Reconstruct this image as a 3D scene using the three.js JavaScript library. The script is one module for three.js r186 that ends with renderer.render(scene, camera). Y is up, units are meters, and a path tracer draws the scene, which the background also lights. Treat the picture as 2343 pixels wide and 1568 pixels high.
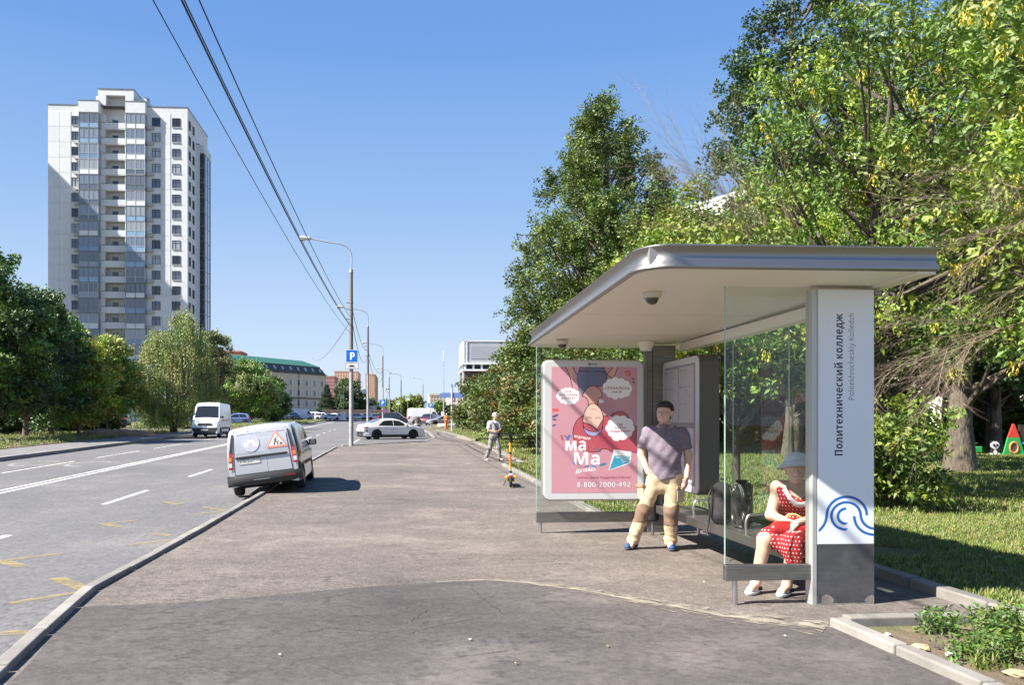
import * as THREE from 'three';
import { mergeGeometries, mergeVertices } from 'three/addons/utils/BufferGeometryUtils.js';
import { RoundedBoxGeometry } from 'three/addons/geometries/RoundedBoxGeometry.js';

// ---------- camera, sky, sun, exposure ----------
const scene = new THREE.Scene();
const F = 1828, CX = 1037, CY = 966, TH = 3.5 * Math.PI / 180, PW = 2343, PH = 1568, EYE = 1.6;
const camera = new THREE.PerspectiveCamera(2 * Math.atan(PH / 2 / F) * 180 / Math.PI, PW / PH, 0.1, 3000);
camera.position.set(0, EYE, 0);
camera.rotation.set(0, -TH, 0);
camera.setViewOffset(PW, PH, PW / 2 - CX, PH / 2 - CY, PW, PH);
camera.updateProjectionMatrix();
const renderer = new THREE.WebGLRenderer({ antialias: true });
renderer.toneMapping = THREE.LinearToneMapping;
renderer.toneMappingExposure = 2.8;
renderer.shadowMap.enabled = true;
renderer.shadowMap.type = THREE.PCFSoftShadowMap;
const SUN = new THREE.Vector3(-1, 1.02, 0.33).normalize();
const sun = new THREE.DirectionalLight(new THREE.Color(1, 0.94, 0.85), 5.0);
sun.position.copy(SUN).multiplyScalar(150); sun.castShadow = true;
Object.assign(sun.shadow.camera, { left: -110, right: 110, top: 110, bottom: -110, near: 1, far: 420 });
sun.shadow.mapSize.set(2048, 2048); sun.shadow.radius = 1;
scene.add(sun); scene.add(sun.target);

// ---------- random numbers and noise ----------
function rng(seed) { let a = seed >>> 0; return () => { a = (a + 0x6D2B79F5) | 0; let t = Math.imul(a ^ (a >>> 15), 1 | a); t = (t + Math.imul(t ^ (t >>> 7), 61 | t)) ^ t; return ((t ^ (t >>> 14)) >>> 0) / 4294967296; }; }
const hash2 = (x, y) => { let h = Math.imul(x, 374761393) + Math.imul(y, 668265263); h = Math.imul(h ^ (h >>> 13), 1274126177); return ((h ^ (h >>> 16)) >>> 0) / 4294967296; };
const md = (a, n) => ((a % n) + n) % n;
function vnoise(x, y, per = 65536) {
  const xi = Math.floor(x), yi = Math.floor(y), u = x - xi, v = y - yi, a = u * u * (3 - 2 * u), b = v * v * (3 - 2 * v);
  const x0 = md(xi, per), x1 = md(xi + 1, per), y0 = md(yi, per), y1 = md(yi + 1, per);
  return (hash2(x0, y0) * (1 - a) + hash2(x1, y0) * a) * (1 - b) + (hash2(x0, y1) * (1 - a) + hash2(x1, y1) * a) * b;
}
function fbm(u, v, freq, oct) { let s = 0, w = 0, amp = 1, f = freq; for (let i = 0; i < oct; i++) { s += amp * vnoise(u * f + i * 17, v * f + i * 31, f); w += amp; amp *= 0.55; f *= 2; } return s / w; }
const clamp = (x, a = 0, b = 1) => Math.min(b, Math.max(a, x));
const lerp = (a, b, t) => a + (b - a) * t;
const sstep = (a, b, x) => { const t = clamp((x - a) / (b - a)); return t * t * (3 - 2 * t); };
const enc = (x) => Math.round(255 * clamp(x <= 0.0031308 ? 12.92 * x : 1.055 * Math.pow(x, 1 / 2.4) - 0.055));
function tex(n, fn, { linear = false, repeat = 1 } = {}) {
  const d = new Uint8Array(n * n * 4);
  for (let j = 0; j < n; j++) for (let i = 0; i < n; i++) {
    const c = fn((i + 0.5) / n, (j + 0.5) / n), k = (j * n + i) * 4;
    for (let q = 0; q < 3; q++) d[k + q] = linear ? Math.round(255 * clamp(Array.isArray(c) ? c[q] : c)) : enc(c[q]);
    d[k + 3] = 255;
  }
  const t = new THREE.DataTexture(d, n, n); t.wrapS = t.wrapT = THREE.RepeatWrapping; t.magFilter = THREE.LinearFilter; t.minFilter = THREE.LinearMipmapLinearFilter; t.generateMipmaps = true;
  if (!linear) t.colorSpace = THREE.SRGBColorSpace;
  t.repeat.set(repeat, repeat); t.needsUpdate = true; return t;
}
{ // the sky: clear late-summer blue paling towards the horizon, a few thin wisps
  const w = 1024, h = 512, d = new Float32Array(w * h * 4);
  const stops = [[0, .70, .82, .95], [3, .65, .79, .955], [8, .50, .67, .93], [15, .32, .52, .86], [25, .175, .365, .78], [40, .11, .27, .66], [90, .07, .18, .50]];
  for (let j = 0; j < h; j++) for (let i = 0; i < w; i++) {
    const el = ((j + 0.5) / h - 0.5) * 180, az = (i + 0.5) / w, k = (j * w + i) * 4, e = Math.max(0, el);
    let n = 0; while (n < stops.length - 2 && stops[n + 1][0] < e) n++;
    const t = clamp((e - stops[n][0]) / (stops[n + 1][0] - stops[n][0]));
    let wisp = 0;
    if (el > 0) { const v = el / 180; wisp = sstep(.54, .8, fbm(az, v * 2.2 + fbm(az, v, 16, 3) * .05, 16, 5)) * .5 * sstep(1, 5, el) * (1 - sstep(9, 15, el)); }
    for (let q = 0; q < 3; q++) d[k + q] = 0.375 * lerp(lerp(stops[n][q + 1], stops[n + 1][q + 1], t), [.86, .9, .95][q], wisp);
    d[k + 3] = 1;
  }
  const sky = new THREE.DataTexture(d, w, h, THREE.RGBAFormat, THREE.FloatType);
  sky.mapping = THREE.EquirectangularReflectionMapping; sky.magFilter = THREE.LinearFilter; sky.minFilter = THREE.LinearFilter; sky.wrapS = THREE.RepeatWrapping; sky.needsUpdate = true;
  scene.background = sky; scene.environment = sky;
}

// ---------- photo pixels to places: a pixel gives a direction, the ground or a depth gives the distance ----------
const GS = 0.0115, GZ = -12;                                    // level near the shelter, then a gentle rise
const gY = (z) => (z < GZ ? -GS * (z - GZ) : 0);
function ray(px, py) { const x = (px - CX) / F, y = (CY - py) / F, c = Math.cos(TH), s = Math.sin(TH); return [x * c + s, y, -c + x * s]; }
function onG(px, py, off = 0) {
  const d = ray(px, py); let t = d[1] < 0 ? (off - EYE) / d[1] : 1e9;
  if (t * d[2] < GZ) t = (off - EYE + GS * GZ) / (d[1] + GS * d[2]);
  return new THREE.Vector3(t * d[0], EYE + t * d[1], t * d[2]);
}
function atZ(px, py, z) { const d = ray(px, py), t = z / d[2]; return new THREE.Vector3(t * d[0], EYE + t * d[1], z); }

// ---------- building helpers ----------
const used = new Map();
function numbered(n) { const k = used.get(n) || 0; used.set(n, k + 1); return k ? n + '_' + String(k).padStart(3, '0') : n; }
const V = (x, y, z) => new THREE.Vector3(x, y, z);
function tag(o, label, category, group, kind) { o.userData.label = label; if (category) o.userData.category = category; if (group) o.userData.group = group; if (kind) o.userData.kind = kind; return o; }
function put(m, parent) { m.castShadow = m.receiveShadow = true; (parent || scene).add(m); return m; }
function mesh(name, geo, mat, parent) { const g = Array.isArray(geo) ? merge(geo) : geo; const m = new THREE.Mesh(g, mat); m.name = parent ? name : numbered(name); return put(m, parent); }
function merge(list) {
  const l = list.map((g) => { let q = g.index ? g.toNonIndexed() : g; for (const k of Object.keys(q.attributes)) if (!['position', 'normal', 'uv'].includes(k)) q.deleteAttribute(k); if (!q.attributes.uv) q.setAttribute('uv', new THREE.BufferAttribute(new Float32Array(q.attributes.position.count * 2), 2)); if (!q.attributes.normal) q.computeVertexNormals(); return q; });
  return l.length === 1 ? l[0] : mergeGeometries(l);
}
function thing(name, label, category, pos = [0, 0, 0], turn = 0, group) { const o = new THREE.Group(); o.name = numbered(name); if (pos.isVector3) o.position.copy(pos); else o.position.set(...pos); o.rotation.y = turn; scene.add(o); return tag(o, label, category, group); }
function struct(name, geo, mat) { const m = mesh(name, geo, mat); m.userData.kind = 'structure'; return m; }
function copyThing(o, pos, turn, label, group) { const c = o.clone(); c.name = numbered(o.name.replace(/_\d{3}$/, '')); c.userData = { ...o.userData }; if (label) c.userData.label = label; if (group) c.userData.group = group; c.position.copy(pos); c.rotation.set(0, turn, 0); scene.add(c); return c; }
const T = (g, x = 0, y = 0, z = 0, rx = 0, ry = 0, rz = 0) => { if (rx) g.rotateX(rx); if (ry) g.rotateY(ry); if (rz) g.rotateZ(rz); return g.translate(x, y, z); };
function box(x0, x1, y0, y1, z0, z1) { const g = new THREE.BoxGeometry(x1 - x0, y1 - y0, z1 - z0).translate((x0 + x1) / 2, (y0 + y1) / 2, (z0 + z1) / 2); return metreUV(g); }
function rbox(x0, x1, y0, y1, z0, z1, r = 0.01, s = 2) { return metreUV(new RoundedBoxGeometry(x1 - x0, y1 - y0, z1 - z0, s, r).translate((x0 + x1) / 2, (y0 + y1) / 2, (z0 + z1) / 2)); }
function metreUV(g) { const p = g.attributes.position, n = g.attributes.normal, u = new Float32Array(p.count * 2); for (let i = 0; i < p.count; i++) { const ax = Math.abs(n.getX(i)), ay = Math.abs(n.getY(i)), az = Math.abs(n.getZ(i)); if (ay >= ax && ay >= az) { u[2 * i] = p.getX(i); u[2 * i + 1] = p.getZ(i); } else if (ax >= az) { u[2 * i] = p.getZ(i); u[2 * i + 1] = p.getY(i); } else { u[2 * i] = p.getX(i); u[2 * i + 1] = p.getY(i); } } g.setAttribute('uv', new THREE.BufferAttribute(u, 2)); return g; }
function rod(a, b, r0, r1 = r0, seg = 8) { const d = b.clone().sub(a), L = d.length(); const g = new THREE.CylinderGeometry(r1, r0, L, seg, 1); g.applyQuaternion(new THREE.Quaternion().setFromUnitVectors(V(0, 1, 0), d.normalize())); return g.translate((a.x + b.x) / 2, (a.y + b.y) / 2, (a.z + b.z) / 2); }
function tube(pts, r, seg = 6, n) { return new THREE.TubeGeometry(new THREE.CatmullRomCurve3(pts), n || Math.max(2, pts.length * 4), r, seg); }
function taperTube(pts, radii, seg = 5) {                        // a limb: rings along a polyline
  const pos = [], nor = [], uv = [], idx = []; const up = V(0.31, 0.2, 0.93);
  for (let i = 0; i < pts.length; i++) {
    const d = pts[Math.min(i + 1, pts.length - 1)].clone().sub(pts[Math.max(i - 1, 0)]).normalize(), a = V(0, 0, 0).crossVectors(d, up).normalize(), b = V(0, 0, 0).crossVectors(d, a);
    for (let k = 0; k <= seg; k++) { const t = k / seg * Math.PI * 2, c = Math.cos(t), s = Math.sin(t); const n = a.clone().multiplyScalar(c).addScaledVector(b, s); pos.push(pts[i].x + n.x * radii[i], pts[i].y + n.y * radii[i], pts[i].z + n.z * radii[i]); nor.push(n.x, n.y, n.z); uv.push(k / seg, pts[i].y * 0.5); }
  }
  for (let i = 0; i < pts.length - 1; i++) for (let k = 0; k < seg; k++) { const a = i * (seg + 1) + k, b = a + seg + 1; idx.push(a, a + 1, b, b, a + 1, b + 1); }
  const g = new THREE.BufferGeometry(); g.setAttribute('position', new THREE.Float32BufferAttribute(pos, 3)); g.setAttribute('normal', new THREE.Float32BufferAttribute(nor, 3)); g.setAttribute('uv', new THREE.Float32BufferAttribute(uv, 2)); g.setIndex(idx); return g;
}
function clipPoly(pts, keepNear) { const out = []; const ins = (p) => (keepNear ? p[1] >= GZ : p[1] <= GZ); for (let i = 0; i < pts.length; i++) { const a = pts[i], b = pts[(i + 1) % pts.length]; if (ins(a)) out.push(a); if (ins(a) !== ins(b)) { const t = (GZ - a[1]) / (b[1] - a[1]); out.push([lerp(a[0], b[0], t), GZ]); } } return out; }
function slab(pts, off, thick, uvs = 1) {                         // a sheet of ground following the lie of the land, with edges of its own
  const pos = [], uv = [], idx = []; const add = (x, y, z, u, v) => { pos.push(x, y, z); uv.push(u * uvs, v * uvs); return pos.length / 3 - 1; };
  for (const near of [true, false]) {
    const q = clipPoly(pts, near); if (q.length < 3) continue;
    const c = q.map((p) => new THREE.Vector2(p[0], p[1])); if (THREE.ShapeUtils.isClockWise(c)) { c.reverse(); }
    const base = pos.length / 3; for (const p of c) add(p.x, gY(p.y) + off, p.y, p.x, -p.y);
    for (const f of THREE.ShapeUtils.triangulateShape(c, [])) idx.push(base + f[0], base + f[2], base + f[1]);
    if (thick) for (let i = 0; i < c.length; i++) { const a = c[i], b = c[(i + 1) % c.length]; if (a.y === GZ && b.y === GZ) continue; const L = a.distanceTo(b); const k = add(a.x, gY(a.y) + off, a.y, 0, 0); add(b.x, gY(b.y) + off, b.y, L, 0); add(b.x, gY(b.y) + off - thick, b.y, L, thick); add(a.x, gY(a.y) + off - thick, a.y, 0, thick); idx.push(k, k + 1, k + 2, k, k + 2, k + 3); }
  }
  const g = new THREE.BufferGeometry(); g.setAttribute('position', new THREE.Float32BufferAttribute(pos, 3)); g.setAttribute('uv', new THREE.Float32BufferAttribute(uv, 2)); g.setIndex(idx); const q = g.toNonIndexed(); q.computeVertexNormals(); return q;
}
function mirrorX(g) { const q = g.index ? g.toNonIndexed() : g; q.scale(-1, 1, 1); for (const k of Object.keys(q.attributes)) { const a = q.attributes[k], n = a.itemSize, A = a.array; for (let i = 0; i < a.count; i += 3) for (let j = 0; j < n; j++) { const t = A[(i + 1) * n + j]; A[(i + 1) * n + j] = A[(i + 2) * n + j]; A[(i + 2) * n + j] = t; } } return q; }
const mats = new Map();
function mat(color, rough = 0.7, metal = 0, extra = {}) { const k = JSON.stringify([color, rough, metal, Object.keys(extra).map((q) => [q, extra[q] && extra[q].uuid ? extra[q].uuid : extra[q]])]); if (!mats.has(k)) { const C = extra.physical || extra.transmission !== undefined || extra.clearcoat !== undefined ? THREE.MeshPhysicalMaterial : THREE.MeshStandardMaterial; const e = { ...extra }; delete e.physical; const m = new C({ roughness: rough, metalness: metal, ...e }); m.color.setRGB(...color); m.side = THREE.DoubleSide; mats.set(k, m); } return mats.get(k); }
function canvasTex(w, h, draw) { const c = document.createElement('canvas'); c.width = w; c.height = h; draw(c.getContext('2d'), w, h); const t = new THREE.CanvasTexture(c); t.colorSpace = THREE.SRGBColorSpace; t.magFilter = THREE.LinearFilter; t.minFilter = THREE.LinearMipmapLinearFilter; return t; }
// ---------- ground, road, pavements ----------
const WH = [1, 1, 1];
const cracks = (seed, n) => { const r = rng(seed), l = []; for (let i = 0; i < n; i++) { let x = r(), y = r(), a = r() * 6.28; for (let k = 0; k < 60; k++) { l.push([x, y]); a += (r() - .5) * .7; x += Math.cos(a) * .0026; y += Math.sin(a) * .0026; } } return l; };
function asphaltTex(n, base, o) {
  const ck = new Uint8Array(n * n); if (o.cracks) for (const [x, y] of cracks(o.seed, o.cracks)) for (let s = 0; s < 24; s++) { const i = Math.floor(md(x + hash2(s, Math.floor(x * 9999)) * .003, 1) * n), j = Math.floor(md(y + hash2(s + 7, Math.floor(y * 9999)) * .0028, 1) * n); ck[j * n + i] = 1; }
  return tex(n, (u, v) => {
    const big = fbm(u, v, 3, 4), mid = fbm(u + .3, v + .7, 14, 4), sx = fbm(u * (o.sx || 1), v * (o.sy || 1), 24, 3), fine = hash2(Math.floor(u * n), Math.floor(v * n)), grain = vnoise(u * n / 3, v * n / 3, Math.round(n / 3));
    let k = 1 + (big - .5) * o.big + (mid - .5) * o.mid + (sx - .5) * (o.streak || 0) + (fine - .5) * o.fine + (grain - .5) * o.grain;
    if (fine > .9965) k *= 1.45; if (o.scrape) { const sc = fbm(u * (o.sx || 1) * 2, v, 120, 3); k *= 1 + o.scrape * (1.5 * (fbm(u + .1, v + .4, 170, 2) - .5) - .9 * sstep(.56, .68, sc) * sstep(.4, .62, mid)); } if (ck[Math.floor(v * n) * n + Math.floor(u * n)]) k *= .62;
    const w = sstep(.5, .78, mid * .5 + big * .5) * (o.dust || 0);
    return base.map((c, q) => lerp(c * k, [.27, .235, .2][q], w));
  });
}
const bumpFine = tex(512, (u, v) => .55 * hash2(Math.floor(u * 512), Math.floor(v * 512)) * .5 + .5 * fbm(u, v, 48, 3), { linear: true });
const withRepeat = (t, r) => { const c = t.clone(); c.repeat.set(r, r); c.needsUpdate = true; return c; };
const roadMat = mat(WH, .88, 0, { map: withRepeat(asphaltTex(1024, [.125, .122, .124], { big: .34, mid: .3, fine: .3, grain: .25, streak: .2, sx: 1, sy: .12, seed: 3, dust: .2, scrape: .3 }), 1 / 9), bumpMap: withRepeat(bumpFine, 1 / 1.7), bumpScale: .004 });
const paveMat = mat(WH, .92, 0, { map: withRepeat(asphaltTex(2048, [.145, .123, .108], { big: .45, mid: .55, fine: .34, grain: .35, streak: .3, sx: .3, sy: 1, seed: 5, dust: .34, scrape: .34 }), 1 / 8), bumpMap: withRepeat(bumpFine, 1 / 1.3), bumpScale: .014 });
const patchMat = mat(WH, .8, 0, { map: withRepeat(asphaltTex(2048, [.090, .0775, .073], { big: .8, mid: .5, fine: .3, grain: .2, streak: .22, sx: .3, sy: 1, seed: 9, cracks: 30, dust: .34, scrape: .34 }), 1 / 7), bumpMap: withRepeat(bumpFine, 1 / 1.1), bumpScale: .004 });
const concTex = tex(512, (u, v) => { const k = .85 + .5 * (fbm(u, v, 6, 4) - .5) + .25 * (hash2(Math.floor(u * 512), Math.floor(v * 512)) - .5); return [.40 * k, .375 * k, .34 * k]; });
const kerbMats = [.74, .62, .84, .68].map((k) => mat([k, k, k], .9, 0, { map: withRepeat(concTex, .8), bumpMap: withRepeat(bumpFine, .8), bumpScale: .003 }));
const soilTex = tex(1024, (u, v) => { const g = fbm(u, v, 5, 5), h = fbm(u + .5, v + .2, 40, 3), f = hash2(Math.floor(u * 1024), Math.floor(v * 1024)); const t = sstep(.36, .62, g); const k = .7 + .7 * (h - .5) + .3 * (f - .5) + .3; return [lerp(.15, .105, t) * k, lerp(.115, .125, t) * k, lerp(.075, .035, t) * k]; });
const lawnMat = mat(WH, 1, 0, { map: withRepeat(soilTex, 1 / 6), bumpMap: withRepeat(bumpFine, .5), bumpScale: .03 });
const dryTex = tex(512, (u, v) => { const g = fbm(u, v, 6, 5), f = hash2(Math.floor(u * 512), Math.floor(v * 512)); const k = .75 + .8 * (g - .5) + .35 * (f - .5) + .2; return [.28 * k, .245 * k, .195 * k]; });
const sandMat = mat(WH, 1, 0, { map: withRepeat(dryTex, 1 / 4), bumpMap: withRepeat(bumpFine, .6), bumpScale: .02 });

struct('ground', slab([[-900, 400], [900, 400], [900, -1400], [-900, -1400]], -.34, 0), lawnMat);
const leftEdge = (d) => -14.0 - .05 * d, rightEdge = (d) => -2.95 - .008 * d;
const K = (px, py, off = 0) => { const p = onG(px, py, off); return [p.x, p.z]; };
// carriageway, bays and side street in one sheet
struct('road', slab([[-75, 40], [30, 40], [30, 6], [6, -70], [60, -150], [60, -190], [14, -190], [-6, -330], [-40, -330], [-40, -200], [-75, -200]], -.14, 0), roadMat);
// the wide pavement on our side
const nearKerb = [[-1.3, 6], [-2.0, -1.5], K(0, 1540), K(90, 1455), K(160, 1392), [-2.97, -7.75], [-3.0, -12], K(610, 1125), K(700, 1062), K(770, 1024)];
const bayCorner = K(782, 1021), bayEnd = K(972, 1011);
struct('pavement', slab([...nearKerb, bayCorner, bayEnd, [2.1, -56], [2.2, -77], K(1000, 985), [4.05, -60], K(1150, 1040), [4.1, -27.5], [3.2, -26.5], [3.2, -13.0], [4.86, -12.6], [4.86, -6.15], [3.36, -6.05], [3.45, -4.5], [3.5, 6]], 0, .25), paveMat);
const arc = [[195, 1392], [400, 1383], [560, 1371], [700, 1358], [850, 1345], [1000, 1336], [1110, 1331], [1200, 1337], [1320, 1353], [1480, 1382], [1650, 1412], [1780, 1428], [1888, 1442]].map((p) => K(...p));
struct('asphalt_patch', slab([[-1.2, 6], [-1.9, -1.5], [-2.43, -5.26], [-2.62, -6.2], ...arc, [3.30, -6.0], [3.38, -4.5], [3.43, 6]], .012, .011), patchMat);
{ // pale grit lying along the seam of the fresh asphalt
  const alpha = tex(512, (u, v) => { const e = Math.abs(v - .5) * 2; return sstep(.52, .95, fbm(u, v, 14, 5) * 1.0 + .34 * (1 - e) + .15 * (hash2(Math.floor(u * 512), Math.floor(v * 512)) - .5)); }, { linear: true });
  const m = mat(WH, 1, 0, { map: withRepeat(dryTex, 1), alphaMap: alpha, transparent: true });
  const pos = [], uv = [], idx = []; let L = 0; const a = arc.slice(5);
  a.forEach((p, i) => { const q = a[Math.min(i + 1, a.length - 1)], o = a[Math.max(i - 1, 0)], dx = q[0] - o[0], dz = q[1] - o[1], l = Math.hypot(dx, dz), w = .03 + .3 * i / a.length; if (i) L += Math.hypot(p[0] - o[0], p[1] - o[1]) * .5; pos.push(p[0] + dz / l * w, .0175, p[1] - dx / l * w, p[0] - dz / l * w, .0175, p[1] + dx / l * w); uv.push(L * 1.9, 0, L * 1.9, 1); if (i) { const k = 2 * i; idx.push(k - 2, k, k - 1, k, k + 1, k - 1); } });
  const g = new THREE.BufferGeometry(); g.setAttribute('position', new THREE.Float32BufferAttribute(pos, 3)); g.setAttribute('uv', new THREE.Float32BufferAttribute(uv, 2)); g.setIndex(idx); g.computeVertexNormals();
  const o = mesh('grit', g, m); tag(o, 'pale grit along the seam of the fresh asphalt', 'grit', null, 'stuff');
}
// grass and verges
struct('lawn', slab([[3.58, 6], [3.52, -4.5], [3.46, -5.95], [4.98, -6.0], [4.98, -12.7], [3.35, -13.1], [3.35, -26.4], [4.2, -27.4], [4.2, -60], [3.3, -79], [2.3, -80], [2.5, -92], [30, -140], [300, -140], [300, 6]], .02, .3), lawnMat);
struct('playground_path', slab([K(1960, 1052), K(2100, 1060), K(2343, 1072), [60, -23], [60, -29], K(2343, 1046), K(2070, 1038), K(1960, 1036)], .03, .03), sandMat);
struct('paved_strip', slab([K(1940, 1036), K(2070, 1037.5), K(2343, 1045.5), [60, -29.2], [60, -31], K(2343, 1036), K(1940, 1030)], .034, .03), mat(WH, .9, 0, { map: withRepeat(concTex, .3) }));
const sidewalkPts = []; for (const d of [-20, 0, 20, 40, 60, 78]) sidewalkPts.push([leftEdge(d) - .16, -d]); for (const d of [78, 60, 40, 20, 0, -20]) sidewalkPts.push([leftEdge(d) - 3.0, -d]);
struct('sidewalk', slab(sidewalkPts, 0, .2), mat(WH, .92, 0, { map: withRepeat(asphaltTex(512, [.16, .15, .15], { big: .4, mid: .4, fine: .3, grain: .2, seed: 4, dust: .3 }), 1 / 5) }));
const verge = []; for (const d of [-20, 0, 20, 40, 60, 76]) verge.push([leftEdge(d) - 3.0, -d]); verge.push([-19, -79], [-70, -84], [-160, -80], [-160, 20]);
struct('verge', slab(verge, .03, .3), lawnMat);
struct('verge', slab([[-17.2, -92], [-16.4, -98], [-15.6, -112], [-15.8, -135], [-18, -170], [-30, -185], [-70, -185], [-70, -100], [-30, -97]], .04, .3), lawnMat);
struct('car_park', slab([[-70, -186], [-31, -186], [-20, -176], [-12, -186], [-12, -260], [-70, -260]], .0, .1), roadMat);
struct('traffic_island', slab([[3.2, -88], [9, -90], [14, -110], [10, -128], [4, -120]], .05, .2), lawnMat);
// bare soil and worn edges beside the path
struct('bare_soil', slab([K(1040, 1003), K(1120, 1022), K(1165, 1043), K(1200, 1048), K(1205, 1040), K(1150, 1018), K(1090, 1000), K(1050, 997)], .028, .01), sandMat);
struct('bare_soil', slab([K(0, 1013), K(120, 1009), K(260, 1000), K(395, 992), K(395, 985), K(260, 990), K(100, 998), K(0, 1002)], .036, .01), mat([.75, .74, .8], 1, 0, { map: withRepeat(dryTex, 1 / 3) }));
struct('dirt_heap', (() => { const g = new THREE.SphereGeometry(1, 18, 9, 0, 6.3, 0, 1.57); const p = g.attributes.position; for (let i = 0; i < p.count; i++) { const k = .75 + .5 * vnoise(p.getX(i) * 3 + 9, p.getZ(i) * 3 + 4); p.setXYZ(i, p.getX(i) * 2.6 * k, p.getY(i) * .55 * k, p.getZ(i) * 1.6 * k); } g.computeVertexNormals(); const q = onG(465, 989); return g.translate(-21.3, gY(-60), -60); })(), mat([1.1, .72, .5], 1, 0, { map: withRepeat(dryTex, 3) }));

// kerbs: every stone its own piece
const stoneGeo = new Map();
function kerbLine(pts, w, h, off, len, label, maxD = 48) {
  const g = new THREE.Group(); g.name = numbered('kerb'); g.userData.kind = 'structure'; g.userData.label = label; scene.add(g); const r = rng(pts.length * 77 + Math.round(pts[0][0] * 13));
  for (let i = 0; i < pts.length - 1; i++) {
    const a = pts[i], b = pts[i + 1], L = Math.hypot(b[0] - a[0], b[1] - a[1]), far = -(a[1] + b[1]) / 2 > maxD, n = Math.max(1, Math.round(L / (far ? 6 : len)));
    for (let k = 0; k < n; k++) {
      const t0 = k / n, t1 = (k + 1) / n, x0 = lerp(a[0], b[0], t0), z0 = lerp(a[1], b[1], t0), x1 = lerp(a[0], b[0], t1), z1 = lerp(a[1], b[1], t1), l = Math.hypot(x1 - x0, z1 - z0) - .014;
      const key = l.toFixed(2) + w + h; if (!stoneGeo.has(key)) stoneGeo.set(key, rbox(-l / 2, l / 2, -h, 0, -w / 2, w / 2, .018, 2));
      const m = mesh('kerb_stone', stoneGeo.get(key), kerbMats[Math.floor(r() * 4)], g); const zc = (z0 + z1) / 2;
      m.position.set((x0 + x1) / 2 + (r() - .5) * .008, gY(zc) + off + (r() - .5) * .012, zc); m.rotation.set(0, Math.atan2(-(z1 - z0), x1 - x0), 0); m.rotateZ(Math.atan2(gY(z1) - gY(z0), l) + (r() - .5) * .006);
    }
  }
}
kerbLine(nearKerb, .115, .34, .05, 1, 'worn concrete kerb stones between road and pavement');
kerbLine([bayCorner, bayEnd], .16, .3, .05, 1, 'kerb stones at the end of the parking bay');
kerbLine([bayEnd, [2.1, -56], [2.2, -77], [1.6, -84]], .16, .3, .03, 1, 'kerb stones behind the parking bay');
kerbLine([[3.36, -6.04], [3.43, -4.5], [3.5, 6]], .12, .3, .075, 1, 'clean concrete kerb stones beside the weedy bed');
kerbLine([[3.45, -6.08], [4.84, -6.13]], .12, .3, .075, 1, 'kerb stones across the end of the weedy bed');
kerbLine([[4.92, 6], [4.92, -6.4], [4.92, -12.55]], .14, .3, .1, 1, 'kerb stones behind the bus shelter');
kerbLine([[4.84, -12.66], [3.36, -13.05]], .14, .3, .09, 1, 'kerb stones at the far end of the shelter bay');
kerbLine([[3.28, -13.1], [3.28, -26.3]], .14, .3, .07, 1, 'kerb stones along the lawn');
kerbLine([[3.3, -26.5], [4.1, -27.5], [4.13, -33], [4.13, -60], [3.2, -79]], .14, .25, .05, 1, 'kerb stones along the far lawn');
{ const l = []; for (const d of [-20, 0, 20, 40, 60, 78]) l.push([leftEdge(d), -d]); kerbLine(l, .3, .32, .02, 2, 'dark kerb stones of the opposite sidewalk'); }
kerbLine([[-17.2, -91.8], [-16.3, -98], [-15.5, -112], [-15.7, -135], [-18, -170]], .3, .4, .06, 3, 'kerb stones of the grassy verge with parked cars');
// painted markings
const wearA = tex(512, (u, v) => sstep(.2, .5, fbm(u, v, 20, 4) + .25 * (hash2(Math.floor(u * 512), Math.floor(v * 512)) - .5)), { linear: true });
const wearB = tex(512, (u, v) => .3 + .42 * sstep(.36, .62, fbm(u, v, 12, 5) + .35 * (hash2(Math.floor(u * 512), Math.floor(v * 512)) - .5)), { linear: true });
const paintWhite = mat([.62, .61, .58], .75, 0, { alphaMap: wearA, transparent: true }), paintYellow = mat([.34, .27, .12], .8, 0, { alphaMap: wearB, transparent: true });
function stripe(a, b, w, m = paintWhite, name = 'road_marking') { const dx = b[0] - a[0], dz = b[1] - a[1], l = Math.hypot(dx, dz), nx = dz / l * w / 2, nz = -dx / l * w / 2; const o = struct(name, slab([[a[0] + nx, a[1] + nz], [b[0] + nx, b[1] + nz], [b[0] - nx, b[1] - nz], [a[0] - nx, a[1] - nz]], -.135, 0), m); return o; }
const dbl = (d) => -8.85 - .034 * d;
for (const s of [-.14, .14]) for (const [d0, d1] of [[-15, 45], [45, 82], [92, 165]]) stripe([dbl(d0) + s, -d0], [dbl(d1) + s, -d1], .13);
for (const d of [2.5, 9.6, 16.7, 23.8, 30.9, 38, 45, 52, 59, 66, 73, 80, 88]) stripe([-5.75 - .022 * d, -d], [-5.75 - .022 * (d + 3), -d - 3], .13);
for (const d of [8, 16, 25.5, 34, 42.5, 51, 59, 67]) stripe([-11.5 - .036 * d, -d], [-11.5 - .036 * (d + 6), -d - 6], .11);
stripe(K(790, 1024.5, -.14), K(822, 1006, -.14), .12);
for (const [a, b, c, d, w] of [[129, 1324, 203, 1351, .17], [24, 1382, 190, 1354, .11], [0, 1284, 55, 1298, .17], [0, 1285, 146, 1267, .12], [232, 1198, 276, 1207, .15], [234, 1200, 318, 1191, .1], [352, 1222, 389, 1227, .14], [298, 1248, 405, 1235, .1], [372, 1149, 413, 1155, .13], [376, 1151, 435, 1143, .1], [467, 1161, 515, 1169, .12], [436, 1179, 515, 1170, .1], [0, 1451, 66, 1448, .14]]) stripe(K(a, b, -.14), K(c, d, -.14), w, paintYellow);
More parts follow.
